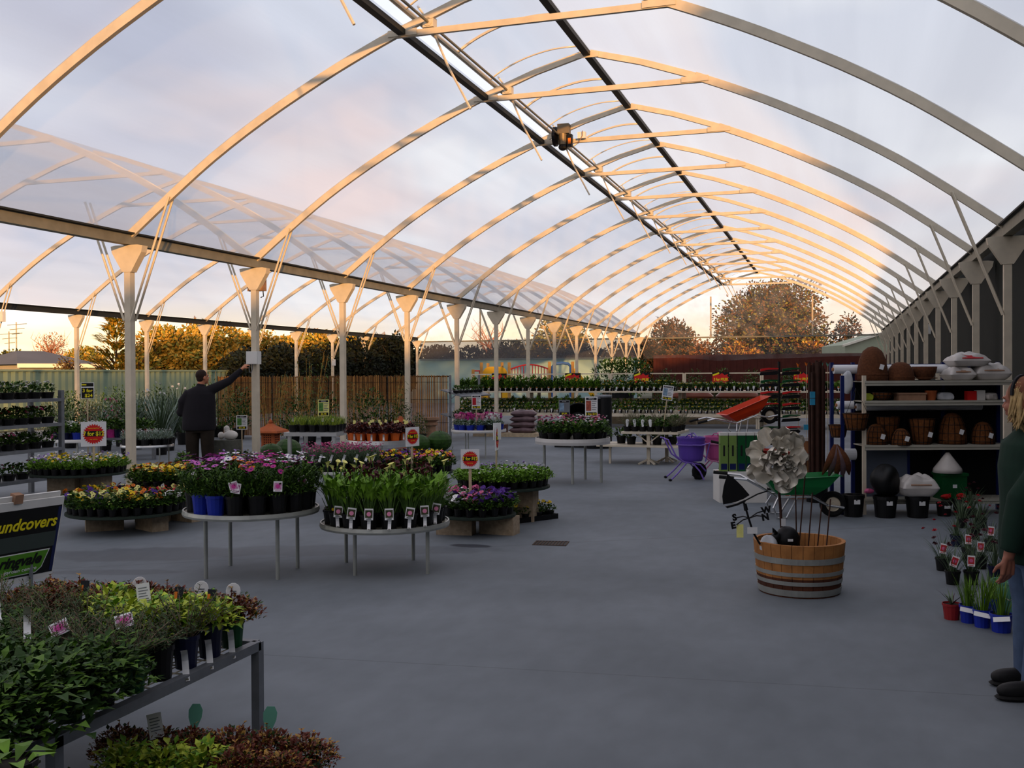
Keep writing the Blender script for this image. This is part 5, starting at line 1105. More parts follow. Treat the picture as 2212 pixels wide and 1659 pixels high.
staves(.145, H, 'barrel_wood', 'upper_stave'); staves(0, .145, 'barrel_dark', 'lower_stave')
for z0, z1 in ((.255, .30), (.165, .195), (.095, .125), (.012, .06)):
    b = MB(); b.lathe([(rb(z0) + .001, z0), (rb(z0) + .005, z0), (rb(z1) + .005, z1), (rb(z1) + .001, z1)], 40, cap0=False, cap1=False); b.build('hoop', 'hoop_steel', t, smooth=False)
b = MB(); b.lathe([(rb(.3) - .03, .29), (.15, .305), (.001, .31)], 24, cap1=False); b.build('soil_fill', 'soil', t)
CF = Matrix((_R, _F, _Z)).transposed().to_4x4()                  # local frame x to the right, y away from the camera
def cframe(p): M = CF.copy(); M.translation = p; return M
def rootm(o, M): o.matrix_world = M; return o
# flower sculpture
D = 7.85; fcx = atd(1684, 992, D); base = Vector((fcx.x, fcx.y, .30)); t = thing('metal_flower', 'big sheet metal flower sculpture with crimped silver petals rising from the barrel', 'garden ornament'); rootm(t, cframe(base)); h0 = fcx.z - .30
def petal(L_, W_, cr, cup):
    b = MB(); nu, nv = 8, 9; vs = []
    for i in range(nu + 1):
        u = i / nu; wd = W_ * (.42 + .62 * math.sin(min(1, u * 1.05) * PI * .62)) * (1 if u < .9 else .82)
        for j in range(nv + 1):
            v = j / nv - .5; vs.append((v * wd, -cup * u * u - .013 * math.cos(v * 2 * PI * 1.6) * cr + .006 * math.sin(7 * v + 5 * u), u * L_ * (1 - .16 * abs(v * 2) ** 3)))
    b.add(vs, [(i * (nv + 1) + j, i * (nv + 1) + j + 1, (i + 1) * (nv + 1) + j + 1, (i + 1) * (nv + 1) + j) for i in range(nu) for j in range(nv)]); return b
PM = [petal(.15, .14, 1.2, .05).mesh('petal', 'sheet_metal', True), petal(.13, .12, 1., .07).mesh('petal', 'sheet_metal', True), petal(.10, .10, .6, .06).mesh('petal', 'sheet_metal', True)]
for ring, (n, r, tl, k) in enumerate(((12, .115, .25, 0), (11, .07, .55, 0), (9, .02, .85, 1), (5, .0, 1.1, 2))):
    for i in range(n):
        a = 2 * PI * (i + .5 * ring) / n + rn.uniform(-.12, .12); M = T(rn.uniform(-.02, .02), -.03 * ring + rn.uniform(-.03, .03), h0) @ Matrix.Rotation(a + rn.uniform(-.2, .2), 4, 'Y') @ T(0, 0, r + rn.uniform(-.03, .03)) @ Matrix.Rotation(tl + rn.uniform(-.5, .4), 4, 'X') @ Matrix.Rotation(rn.uniform(-.8, .8), 4, 'Y') @ Matrix.Rotation(rn.uniform(-.6, .6), 4, 'Z')
        o = put('petal', PM[k], t); o.matrix_local = M @ Matrix.Scale(rn.uniform(.9, 1.15), 4)
b = MB(); b.blob((0, -.05, h0), (.04, .03, .04), 0, 10, 8, .15); b.build('flower_heart', 'iron_brown', t)
b = MB(); b.tube([(.03, .03, -.02), (.02, .05, h0 * .45), (.0, .05, h0 * .8), (0, .0, h0)], .011, 8); b.build('stem', 'iron_brown', t)
b = MB(); b.box((.02, .03, h0 * .28), (.055, .033, h0 * .36)); b.build('price_tag', 'card_white', t)
# weather vane
D = 7.72; pv = atd(1632, 1150, D); t = thing('weather_vane', 'black weather vane with compass letters and a sail, leaning out of the barrel', 'weather vane'); rootm(t, cframe(pv)); s = D / FPX
def lp(x, y, d=0): return Vector(((x - 1632) * s, d, (1150 - y) * s))
b = MB(); b.tube([lp(1645, 1178, .05), lp(1628, 1150, .02), lp(1618, 1122), lp(1611, 1098), lp(1606, 1083)], .008, 8); b.build('vane_post', 'iron_black', t)
b = MB(); b.tube([lp(1612, 1102), lp(1609, 1088)], [.016, .013], 8); b.build('bearing', 'iron_black', t)
b = MB(); cx = lp(1619, 1119)
for q in (lp(1588, 1131, -.05), lp(1598, 1122, .1), lp(1645, 1113, -.06), lp(1656, 1105, .05)): b.tube([cx, (cx + q) / 2 + Vector((0, 0, .012)), q], .005, 6)
b.build('compass_arm', 'iron_black', t)
for ch, x, y, d in (('E', 1581, 1133, -.05), ('S', 1593, 1122, .1), ('N', 1649, 1115, -.06), ('W', 1659, 1104, .05)): text('letter', ch, .068, 'iron_black', t, T(*lp(x, y, d)) @ Matrix.Rotation(-.2, 4, 'Y') @ FACE, .004, bold=.004)
b = MB()
pts = [(1571, 1023), (1580, 1030), (1590, 1037), (1603, 1050), (1619, 1069), (1606, 1077), (1588, 1084), (1562, 1089), (1560, 1072), (1563, 1050)]; b.prism([((x - 1632) * s, (1150 - y) * s) for x, y in pts], .006, M=T(0, -.01, 0)); b.build('sail', 'iron_black', t)
b = MB(); b.prism([((x - 1632) * s, (1150 - y) * s) for x, y in [(1566, 1093), (1590, 1087), (1608, 1079), (1610, 1083), (1592, 1091), (1570, 1097)]], .02, M=T(0, -.02, 0)); b.build('hull', 'iron_black', t)
b = MB(); b.tube([lp(1606, 1083), lp(1640, 1069, .05), lp(1665, 1064, .1)], .006, 6); b.build('pointer_rod', 'iron_black', t)
b = MB(); b.box((-.026, 0, -.10), (.026, .002, 0)); o = b.build('price_tag', 'petal_pale', t); o.location = lp(1596, 1131, -.04)
b = MB(); b.box((-.038, 0, -.05), (.038, .002, 0)); o = b.build('price_tag', 'card_white', t); o.location = lp(1624, 1138, -.02)
# black animal, plastic bag and rods in the barrel
p = atd(1695, 1164, 7.85); t = thing('animal_ornament', 'squat black animal ornament sitting in the barrel', 'garden ornament'); rootm(t, cframe(Vector((p.x, p.y, .305))))
b = MB(); b.blob((.02, 0, .10), (.095, .085, .105), 0, 18, 12, .02); b.blob((-.075, -.03, .12), (.04, .04, .045), 0, 12, 8)
for e in (-.01, -.05): b.lathe([(.018, 0), (.001, .045)], 6, 0, T(-.08, e, .155) @ Matrix.Rotation(-.4, 4, 'Y'), cap1=False)
for lx in (-.04, .06):
    for ly in (-.05, .05): b.tube([(lx, ly, .06), (lx, ly, 0)], .022, 8)
b.build('ornament_body', 'iron_black', t, smooth=True); b = MB(); b.box((0, -.092, .1), (.04, -.09, .12)); b.build('price_tag', 'card_white', t)
mat('clear_bag', 'b9bcc0', .25, 0, .15, 9, .4)
p = atd(1660, 1166, 7.8); b = MB(); b.blob((0, 0, .07), (.07, .06, .085), 0, 16, 12, .12, 4); o = b.build('plastic_bag', 'clear_bag', loc=(p.x, p.y, .295), smooth=True); tag(o, 'crumpled pale plastic bag in the barrel, at its left rim', 'bag')
for k, (x0, y0, x1, y1) in enumerate(((1794, 1078, 1784, 1176), (1755, 1064, 1745, 1178), (1742, 990, 1725, 1155), (1718, 1040, 1721, 1165), (1775, 1090, 1765, 1150))):
    q0 = atd(x1, y1, 7.85 + .03 * k); q1 = atd(x0, y0, 7.9 + .03 * k); q0.z = .298; b = MB(); b.tube([(0, 0, 0), q1 - q0], .0055, 6); o = b.build('plant_stake', 'iron_brown', loc=q0); tag(o, f'thin rusty plant stake standing in the barrel, {ORD[4 - [0, 1, 3, 4, 2][k]]} from left', 'stake', 'plant stakes in the barrel')
# ---------------------------------------------------------------- wheelbarrows
mat('tray_green', '0f6b33', .4, 0, .08, 4); mat('tray_orange', 'c73a14', .45, 0, .08, 4); mat('tray_red', 'a3200f', .45, 0, .08, 4); mat('tub_purple', '5b3fa0', .4, 0, .06, 4); mat('tub_pink', 'c0578f', .4, 0, .06, 4); mat('frame_purple', '7a5fb8', .4, 0, .06, 4); mat('frame_pink', 'cf86ab', .4, 0, .06, 4); mat('chrome', 'c9cacb', .25, .85, .05, 6); mat('rubber', '0b0b0b', .8, 0, .1, 12)
def wheel(t, c, r, w, axis_rot, rim='galv'):
    o = thing_part = bpy.data.objects.new('wheel', None); b = MB()
    pr = [(r * .55, -w * .3), (r * .8, -w * .5), (r * .97, -w * .35), (r, 0), (r * .97, w * .35), (r * .8, w * .5), (r * .55, w * .3)]
    M = T(*c) @ Matrix.Rotation(axis_rot, 4, 'Z') @ Matrix.Rotation(PI / 2, 4, 'X')
    b.lathe(pr, 24, 0, M, False, False); b.lathe([(r * .56, -w * .3), (r * .5, -w * .1), (r * .15, -w * .15), (r * .12, -w * .5)], 20, 1, M, False, True); b.lathe([(r * .56, w * .3), (r * .5, w * .1), (r * .15, w * .15), (r * .12, w * .5)], 20, 1, M, False, True)
    return b.build('wheel', ['rubber', rim], t)
def barrow(label, M, tray, sc=1., legs=True):
    t = thing('wheelbarrow', label, 'wheelbarrow'); t.matrix_world = M @ Matrix.Scale(sc, 4)
    b = MB(); r0 = [(.62, -.2), (1.08, -.17), (1.08, .17), (.62, .2)]; r1 = [(.46, -.31), (1.36, -.27), (1.36, .27), (.46, .31)]
    def loft(o, zb, zt): return [(x, y, zb) for x, y in r0] + [(x, y, zt) for x, y in r1]
    mid = [((a[0] * .45 + c[0] * .55), (a[1] * .45 + c[1] * .55), .40) for a, c in zip(r0, r1)]
    vs = [(x, y, .30) for x, y in r0] + mid + [(x, y, .50 + (.05 if x > 1 else 0)) for x, y in r1]
    vs += [(x * 1.0 + (.03 if x > 1 else -.03), y * 1.08, .495 + (.05 if x > 1 else 0)) for x, y in r1]
    b.add(vs, [(3, 2, 1, 0)] + [(k * 4 + i, k * 4 + (i + 1) % 4, (k + 1) * 4 + (i + 1) % 4, (k + 1) * 4 + i) for k in range(3) for i in range(4)]); b.build('tray', tray, t)
    for sy in (-1, 1):
        b = MB(); b.tube([(0, sy * .3, .52), (.22, sy * .29, .50), (.40, sy * .25, .40), (.60, sy * .2, .27), (1.05, sy * .14, .27), (1.25, sy * .1, .16), (1.45, sy * .1, .13)], .016, 8); b.build('frame_tube', 'chrome', t)
        b = MB(); b.tube([(-.12, sy * .3, .535), (.06, sy * .3, .518)], .022, 8); b.build('grip', 'rubber', t)
        if legs: b = MB(); b.tube([(.62, sy * .2, .27), (.55, sy * .25, .14), (.60, sy * .24, .015), (.72, sy * .22, .015), (.86, sy * .17, .27)], .013, 8); b.build('leg', 'chrome', t)
    wheel(t, (1.33, 0, .165), .165, .09, 0); return t
g0 = atd(1562, 1085, 12.3); 
def cf(p, yaw=0., pitch=0., roll=0.): return cframe(p) @ Matrix.Rotation(yaw, 4, 'Z') @ Matrix.Rotation(pitch, 4, 'Y') @ Matrix.Rotation(roll, 4, 'X')
p = atd(1568, 1100, 12.0); p.z = 0; barrow('wheelbarrow with deep green tray, standing behind the barrel', cf(p, -.08), 'tray_green', .93)
p = atd(1520, 1100, 13.2); p.z = .0; t_ = barrow('wheelbarrow with dark red tray behind the green wheelbarrow', cf(p + _R * .28 + _F * .4 + Vector((0, 0, .33)), .05, .12), 'tray_red', .8, False)
p = atd(1530, 905, 14.3); barrow('wheelbarrow with bright orange tray tipped up on top of the others', cf(Vector((p.x, p.y, 0)) + Vector((0, 0, .66)), .1, -.33), 'tray_orange', .74)
p = atd(1615, 1000, 14.6); t = thing('barrow_stand', 'grey tube frame holding up the stacked wheelbarrows', 'frame', (p.x, p.y, 0), YAW)
for dx in (-.22, .22):
    for dy in (-.15, .2): b = MB(); b.tube([(dx, dy, 0), (dx * .9, dy, .78)], .016, 8); b.build('leg', 'galv', t)
b = MB(); b.box((-.25, -.18, .78), (.25, .23, .8)); b.build('frame_top', 'galv', t)
def tubcart(label, p, m, fm_, yaw=0.):
    t = thing('tub_cart', label, 'garden cart'); t.matrix_world = cf(p, yaw)
    b = MB(); b.lathe([(.17, .30), (.185, .34), (.215, .62), (.228, .665), (.228, .68), (.212, .68), (.2, .62), (.17, .34)], 28, cap1=True); b.build('tub', m, t)
    for sy in (-1, 1): b = MB(); b.tube([(sy * .05 - .05, -.02, .675), (sy * .05 - .03, -.02 + sy * .2, .73), (sy * .05 + .03, -.02 + sy * .2, .73), (.05 + sy * .05, -.02, .675)], .009, 6); b.build('tub_handle', m, t)
    b = MB(); b.lathe([(.222, .555), (.236, .555), (.236, .575), (.222, .575)], 28, cap0=False, cap1=False); b.build('hoop', fm_, t)
    for sy in (-1, 1):
        b = MB(); b.tube([(-.46, sy * .2, .665), (-.40, sy * .21, .655), (-.28, sy * .22, .40), (-.15, sy * .2, .30), (.12, sy * .12, .25), (.22, sy * .06, .14)], .013, 8); b.build('frame_tube', fm_, t)
        b = MB(); b.tube([(-.1, sy * .19, .29), (-.25, sy * .22, .12), (-.36, sy * .24, .02)], .012, 8); b.build('leg', fm_, t)
        b = MB(); b.blob((-.37, sy * .24, .02), (.03, .02, .02), 0, 8, 6); b.build('foot_cap', 'rubber', t)
        b = MB(); b.tube([(-.02, sy * .2, .29), (.1, sy * .23, .15), (.16, sy * .24, .02)], .012, 8); b.build('leg', fm_, t)
        b = MB(); b.tube([(-.02, sy * .235, .565), (.12, sy * .235, .56), (.26, sy * .2, .6), (.2, sy * .15, .3)], .011, 8); b.build('side_stay', fm_, t)
    wheel(t, (.13, 0, .135), .135, .07, .5, 'rubber'); return t
p = at(1493, 1036); tubcart('purple tub cart with purple frame beside the herb bench', p, 'tub_purple', 'frame_purple', .0)
p = atd(1551, 1030, 16.4); p.z = 0; tubcart('pink tub cart with pink frame, behind the purple one', p, 'tub_pink', 'frame_pink', -.1)
# cartons
mat('carton_green', '6a8540', .6, 0, .06, 5); mat('carton_white', 'cfccc6', .7, 0, .05, 5); mat('carton_brown', '9a6a45', .8, 0, .1, 6)
p = at(1604, 1086); t = thing('carton', 'large white carton on the floor beneath the upright green cartons', 'carton', (p.x, p.y, 0), YAW); b = MB(); b.box((-.3, 0, 0), (.32, .42, .40)); b.build('carton_body', 'carton_white', t); b = MB(); b.box((-.3, .2, .401), (.32, .22, .404)); b.build('packing_tape', 'carton_brown', t)
for k in range(5):
    q = p + _R * (-.22 + .115 * k) + _F * .14; t = thing('slim_carton', f'slim upright green carton with white lid, {ORD[k]} from left on the white carton', 'carton', (q.x, q.y, .405), YAW, 'slim green cartons')
    b = MB(); b.box((-.05, -.05, 0), (.05, .05, .47)); o = b.build('carton_body', 'carton_green' if k < 2 else 'green_pot', t); b = MB(); b.box((-.052, -.052, .47), (.052, .052, .51)); b.build('lid', 'carton_white', t)
    b = MB(); b.box((-.04, -.052, .02), (.04, -.0505, .1)); b.build('print_panel', 'dark_navy', o); b = MB(); b.box((-.012, -.052, .2), (.012, -.0505, .34)); b.build('print_panel', 'ink_black', o)
p = atd(1735, 985, 13.6); t = thing('carton', 'open brown carton with white inner flap among the tool stands', 'carton', (p.x, p.y, .0), YAW); b = MB(); b.box((-.16, 0, 0), (.16, .3, .78)); b.build('carton_body', 'carton_brown', t); b = MB(); b.box((-.17, -.01, .78), (.17, .02, .83)); b.build('flap', 'carton_white', t)
# tool spinner
p = atd(1683, 900, 14.8); t = thing('tool_spinner', 'dark spinning rack hung with red handled garden tools', 'display rack', (p.x, p.y, 0), YAW)
b = MB(); b.lathe([(.25, 0), (.25, .03), (.03, .06), (.02, .08)], 16); b.build('base', 'iron_black', t); b = MB(); b.tube([(0, 0, .06), (0, 0, 1.86)], .02, 8); b.build('pole', 'iron_black', t)
for k in range(7):
    for sx in (-1, 1): b = MB(); b.tube([(0, 0, .7 + .17 * k), (sx * .26, -.03, .72 + .17 * k)], .006, 6); b.build('peg', 'iron_black', t)
for k in range(14):
    z = .70 + .17 * (k // 2); sx = -1 if k % 2 else 1; q = Vector((p.x, p.y, z)) + _R * sx * .16 - _F * .05
    o = thing('garden_shears', f'red and black garden shears on the tool rack, {ORD[k // 2]} tier up, {"left" if sx < 0 else "right"} side', 'tool', q, YAW, 'garden shears on the tool rack')
    b = MB(); b.prism([(-.12, .0), (.0, .025), (.14, .03), (.14, .045), (0, .05), (-.12, .035)], .02); b.build('handle', 'sign_red' if (k * 5) % 7 in (0, 2, 3, 5) else 'green_pot', o); b = MB(); b.prism([(-.14, -.06), (.12, -.05), (.14, -.02), (.1, .0), (-.12, -.015)], .03, M=T(0, -.005, 0)); b.build('blade', 'iron_black', o)
p = atd(1764, 950, 13.3); t = thing('stake_bundle', 'tall upright bundle of dark brown garden stakes in front of the shelving', 'stakes', (p.x, p.y, 0))
for k in range(16):
    a = 2 * PI * k / 8; r = .045 if k < 8 else .085; a += .2 * (k // 8); b = MB(); b.tube([(r * math.cos(a), r * math.sin(a), 0), (r * 1.1 * math.cos(a), r * 1.1 * math.sin(a), 1.78 + .08 * math.sin(k * 2.3))], .02, 7); b.build('stake', 'iron_brown', t)
b = MB(); b.lathe([(.13, 0), (.15, .3), (.14, .3), (.12, .02)], 16); b.build('bin', 'iron_black', t)
mat('packet_blue', '2f86a8', .4, 0, .08, 5)
for k in range(2):
    q = atd(1755, 853 + k * 15, 13.1); b = MB(); b.box((-.032, -.01, -.04), (.032, .01, .042)); o = b.build('blue_packet', 'packet_blue', loc=q); o.rotation_euler.z = YAW; tag(o, f'bright blue packet hung on the dark stakes, the {["upper", "lower"][k]} of two', 'packet')
q = atd(1741, 922, 13.2); b = MB(); b.box((-.028, -.01, -.04), (.028, .01, .03)); o = b.build('blue_packet', 'packet_blue', loc=q); o.rotation_euler.z = YAW; tag(o, 'small blue packet low down beside the dark stakes', 'packet')
for k, (x, y, m) in enumerate(((1724, 790, 'petal_orange'), (1742, 788, 'petal_orange'), (1749, 792, 'petal_orange'), (1758, 790, 'mint_pot'), (1771, 790, 'mint_pot'), (1776, 787, 'mint_pot'), (1788, 789, 'mint_pot'))):
    q = atd(x, y, 15.2); t = thing('stick_ornament', f'{"orange" if k < 3 else "pale green"} winged ornament on a thin stick, {ORD[k]} from left above the seedlings', 'garden ornament', (q.x, q.y, 0), YAW)
    b = MB(); b.tube([(0, 0, 0), (0, 0, q.z)], .004, 5); b.build('stick', 'wood_stake', t)
    for sx in (-1, 1): b = MB(); b.leaf((0, 0, q.z - .03), (sx * .35, -.2, 1), .085, .05, 0, .3); b.build('wing', m, t)
# ---------------------------------------------------------------- shelving on the right
mat('coir', '54301a', .95, 0, .25, 40, .6); mat('coir_orange', '5e3616', .95, 0, .3, 30, .6); mat('navy_metal', '17245a', .4, .2, .06, 5); mat('shelf_grey', 'b9b5a6', .45, .3, .06, 6); mat('wire_dark', '0e0d0c', .5, .3, .1, 12); mat('grey_panel2', '59616f', .5, 0, .08, 3); mat('roll_white', 'd6d6d8', .5, 0, .03, 3)
S0 = at(1868, 1112); sd = depth(S0) / FPX; SM = cf(S0)
def sx_(x): return (x - 1868) * sd
def sz_(y): return 1.7 - (y - 803.5) * sd
t = thing('shelving_unit', 'grey and navy shop shelving full of coir liners and sacks', 'shelving'); t.matrix_world = SM
x1 = sx_(2192)
for x in (-.26, 0, x1 * .62, x1):
    for y in ((0.02, .42) if x < .1 else (.42,)): b = MB(); b.box((x - .02, y - .02, 0), (x + .02, y + .02, 1.82 if y > .1 else 1.66)); b.build('upright', 'navy_metal' if y > .1 or x < -.1 else 'galv', t)
for k, y in enumerate((823, 866, 962, 1079)):
    z = sz_(y); d = .03 if k < 3 else .05; b = MB(); b.box((0, 0, z - .012), (x1, .42, z)); b.box((0, -.012, z - .055), (x1, 0, z + .004)); b.build('shelf', 'shelf_grey', t); b = MB(); b.box((0, -.0145, z - .03), (x1, -.012, z - .022)); b.build('shelf_groove', 'galv_dark', t)
b = MB(); b.box((-.28, .43, 1.72), (x1, .46, 1.80)); b.build('header_bar', 'navy_metal', t)
b = MB(); b.box((0, .43, .1), (x1, .44, 1.60)); b.build('back_panel', 'iron_black', t)
Z1, Z2, Z3, Z4 = [sz_(y) for y in (823, 866, 962, 1079)]
def onshelf(name, label, cat, x, z, y=.15, group=None, rot=0): o = thing(name, label, cat, group=group); o.matrix_world = SM @ T(sx_(x), y, z) @ Matrix.Rotation(rot, 4, 'Z'); return o
def coir(label, x, z, r, h, shape, wire=True, y=.18, tagged_=True, rot=0., group=None):
    o = onshelf('basket_liner' if not wire else 'wire_basket', label, 'basket', x, z, y, group, rot)
    if shape == 'dome': pr = [(r, 0), (r * 1.0, h * .12), (r * .97, h * .35), (r * .86, h * .62), (r * .62, h * .86), (r * .3, h * .97), (.002, h)]
    elif shape == 'bowl': pr = [(.002, 0), (r * .45, h * .06), (r * .75, h * .3), (r * .93, h * .65), (r, h), (r * .93, h), (r * .7, h * .35), (.01, h * .12)]
    else: pr = [(r * .68, 0), (r * .74, h * .1), (r * .92, h * .7), (r * 1.02, h), (r * .95, h), (r * .85, h * .7), (.01, h * .2)]
    b = MB(); b.lathe(pr, 26, cap0=True, cap1=False); b.build('coir_liner', 'coir' if not wire else 'coir_orange', o, smooth=True)
    if wire:
        b = MB(); k = 1.02
        pp = [q for q in pr if q[0] > .02][:5]
        for j in range(14):
            a = 2 * PI * j / 14; b.tube([(q[0] * k * math.cos(a), q[0] * k * math.sin(a), q[1]) for q in pp], .0035, 4)
        for q in pp: b.tube([(q[0] * k * math.cos(2 * PI * j / 24), q[0] * k * math.sin(2 * PI * j / 24), q[1]) for j in range(25)], .0035, 4)
        b.build('wire_frame', 'wire_dark', o)
    else: b = MB(); b.lathe([(r * 1.015, h * .16), (r * 1.03, h * .19), (r * 1.01, h * .22)], 26, cap0=False, cap1=False); b.build('rim_band', 'coir', o)
    if tagged_: b = MB(); b.box((-.025, -.003, -.03), (.025, 0, .03), 0, T(r * .25, -r * 1.04, h * .4) @ Matrix.Rotation(.3, 4, 'Y')); b.build('price_tag', 'card_white', o)
    return o
coir('largest plain coir liner, a tall brown dome on the top shelf', 1898, Z1, .18, .42, 'dome', False, .2)
coir('medium brown coir dome beside the largest on the top shelf', 1957, Z1, .16, .23, 'dome', False, .16, False)
coir('open brown coir bowl on the top shelf next to the sacks', 2009, Z1, .145, .17, 'bowl', False, .16, False)
def ssack(label, x, z, L_, H_, y=.2, m='bag_white', red=False, seed=0, band=True):
    o = onshelf('sack', label, 'sack', x, z, y); b = MB(); pillow(b, L_ * 1.08, .36, H_, 0, seed, .035); bo = b.build('sack_body', m, o, smooth=True)
    if band: b = MB(); b.box((-L_ * .3, -.02, 0), (L_ * .3, .0, H_ * (.3 if red else .16)), 0, T(0, -.152, H_ * .52) @ Matrix.Rotation(-.75, 4, 'X')); b.build('print_band', 'bag_red' if red else 'sandstone', o)
    return o
ssack('pale sack with pinkish band, lower left of the pile on the top shelf', 2085, Z1, .30, .17, seed=1); ssack('pale sack with pinkish band, lower right of the pile on the top shelf', 2152, Z1, .40, .20, seed=2)
ssack('pale sack with red label lying on top of the two on the top shelf', 2105, Z1 + .17, .42, .16, .2, 'bag_white', True, 3)
def roll(label, xa_, xb_, y, r, dy): o = onshelf('plastic_roll', label, 'roll', xa_, 0, 0); b = MB(); z = sz_(y); b.tube([(0, dy, z), (sx_(xb_) - sx_(xa_), dy, z)], r, 18); b.build('roll_body', 'roll_white', o, smooth=False); b = MB(); b.tube([(-.02, dy, z), (0, dy, z)], r * .4, 10); b.build('roll_core', 'carton_brown', o)
roll('thick white roll of sheet lying high behind the coir domes', 1822, 2080, 797, .055, .36); roll('white roll of sheet under the second shelf', 1872, 2150, 881, .045, .36); roll('short white roll at the left shelf end, level with the wire baskets', 1826, 1862, 876, .05, .3); roll('short white roll low at the left shelf end, behind the brown canvas', 1826, 1866, 985, .07, .3)
o = onshelf('plastic_bag', 'crumpled white bag hanging below the high roll at the shelf end', 'bag', 1848, sz_(842), .28); b = MB(); b.blob((0, 0, .09), (.07, .05, .14), 0, 14, 10, .12, 8); b.build('bag_body', 'clear_bag', o, smooth=True)
# second shelf
coir('shallow dark wire basket on the second shelf', 1917, Z2, .12, .10, 'bowl', True, .16, False)
o = onshelf('planter_tray', 'buff rectangular planter tray on the second shelf', 'planter', 1976, Z2, .12); b = MB(); b.box((-.16, -.06, 0), (.16, .12, .075)); b.box((-.17, -.07, .075), (.17, .13, .095)); b.build('tray_body', 'sandstone', o)
for k, (x, m, w, h, nm, lb) in enumerate(((1884, 'leaf_lime', .06, .09, 'packet', 'small green packet at the left end of the second shelf'), (2022, 'terracotta', .07, .12, 'flower_pot', 'small clay pot on the second shelf'), (2052, 'clear_bag', .1, .10, 'plastic_bag', 'clear bag of bark on the second shelf'), (2108, 'sign_red', .055, .11, 'box', 'bright red box on the second shelf'), (2128, 'carton_white', .05, .12, 'box', 'white box beside the red one on the second shelf'), (2152, 'bag_white', .08, .09, 'plastic_bag', 'white bag at the right end of the second shelf'))):
    o = onshelf(nm, lb, nm.split('_')[-1], x, Z2, .14); b = MB()
    if nm == 'flower_pot': b.lathe([(w * .7, 0), (w * .95, h * .8), (w, h * .8), (w, h), (w * .85, h)], 18)
    elif 'bag' in nm or nm == 'packet': b.blob((0, 0, h / 2), (w, w * .7, h / 2), 0, 16, 10, .08, k, sq=.7)
    else: b.box((-w, -w * .8, 0), (w, w * .8, h))
    b.build('body', m, o)
# third shelf wire baskets
for lb, x, r, h, sh, y in (('wire basket with coir dome, first from left on the third shelf', 1906, .13, .25, 'dome', .2), ('dark open wire bowl leaning behind, third shelf left', 1940, .14, .33, 'bucket', .32), ('smaller wire and coir dome in front, third shelf', 1952, .115, .2, 'dome', .08), ('tall coir lined wire bucket with white tag, third shelf centre', 2005, .15, .31, 'bucket', .18), ('largest round wire and coir dome on the third shelf', 2074, .165, .38, 'dome', .22), ('wire and coir dome at the right end of the third shelf', 2138, .135, .27, 'dome', .18)):
    coir(lb, x, Z3, r, h, sh, True, y, True)
o = coir('hanging wire basket with coir liner at the left shelf end', 1846, sz_(928), .15, .20, 'bucket', True, -.05, False)
b = MB(); [b.tube([(.14 * math.cos(a), .14 * math.sin(a), .2), (0, .0, .5)], .003, 4) for a in (0, 2.1, 4.2)]; b.build('hanging_chain', 'wire_dark', o)
coir('second hanging wire basket tucked behind the first', 1818, sz_(945), .11, .15, 'bucket', True, .12, False)
o = onshelf('canvas_canopy', 'folded brown canvas canopy with pale lining at the shelf end', 'canopy', 1800, sz_(1030), -.1)
for k in range(5):
    a = -.75 + k * .37; b = MB(); n = 7; vs = []
    for i in range(n + 1):
        u_ = i / n; wd = .055 * math.sin(PI * (.15 + .8 * u_)); c_ = Vector((math.sin(a) * .26 * u_ * (1.1 - .2 * u_), -.08 * math.sin(PI * u_), .40 - .40 * u_ * math.cos(a * .6))); vs += [c_ - Vector((wd, 0, 0)), c_ + Vector((0, -.03, 0)), c_ + Vector((wd, 0, 0))]
    b.add(vs, [(3 * i + j, 3 * i + j + 1, 3 * i + 4 + j, 3 * i + 3 + j) for i in range(n) for j in (0, 1)]); b.build('canvas_gore', 'coir' if k % 2 == 0 else 'bag_pinkish', o, smooth=True)
# lower storage
o = onshelf('grey_sheet', 'plain grey sheet standing on the lowest shelf', 'sheet', 1932, Z4, .3); b = MB(); b.box((-.27, 0, 0), (.27, .02, .6)); b.build('sheet_body', 'grey_panel2', o); b = MB(); b.box((.27, -.01, 0), (.3, .03, .6)); b.build('edge_strip', 'navy_metal', o)
o = onshelf('sack', 'pale sack slumped into a peak on the green crate', 'sack', 2051, sz_(1022), .05); b = MB(); b.lathe([(.17, 0), (.16, .05), (.1, .13), (.05, .2), (.02, .24)], 16); b.build('sack_body', 'bag_white', o, smooth=True)
o = onshelf('plastic_crate', 'dark green plastic crate on the lowest shelf', 'crate', 2058, Z4, .05); b = MB(); b.box((-.15, -.1, 0), (.15, .15, .28)); b.box((-.165, -.115, .28), (.165, .165, sz_(1022) - Z4)); b.build('crate_body', 'green_pot', o); b = MB(); b.box((-.02, -.103, .14), (.03, -.1, .18)); b.build('label_card', 'card_white', o)
ssack('pale sack lying across two black pots at the foot of the shelving', 1963, .255, .40, .235, -.22, seed=6)
o = onshelf('plastic_bag', 'big black bag slumped at the foot of the shelving', 'bag', 1903, .25, -.15); b = MB(); b.blob((0, 0, .17), (.17, .15, .2), 0, 18, 12, .08, 5, flat=0); b.build('bag_body', 'black_plastic', o, smooth=True)
for k, (x, y, r, h) in enumerate(((1836, -.12, .13, .26), (1899, -.2, .14, .25), (1966, -.22, .14, .25), (2030, -.12, .09, .16), (2068, -.1, .1, .2))):
    o = onshelf('plastic_pot', f'large black plastic pot on the floor before the shelving, {ORD[k]} from left', 'pot', x, 0, y); b = MB(); b.lathe([(r * .8, 0), (r * .95, h * .85), (r, h * .85), (r, h), (r * .9, h), (r * .85, h * .6)], 24); pb = b.build('pot_body', 'black_plastic', o); b = MB(); b.box((-.03, -r * .93, h * .6), (.04, -r * .9, h * .8)); b.build('price_label', 'card_white', o)
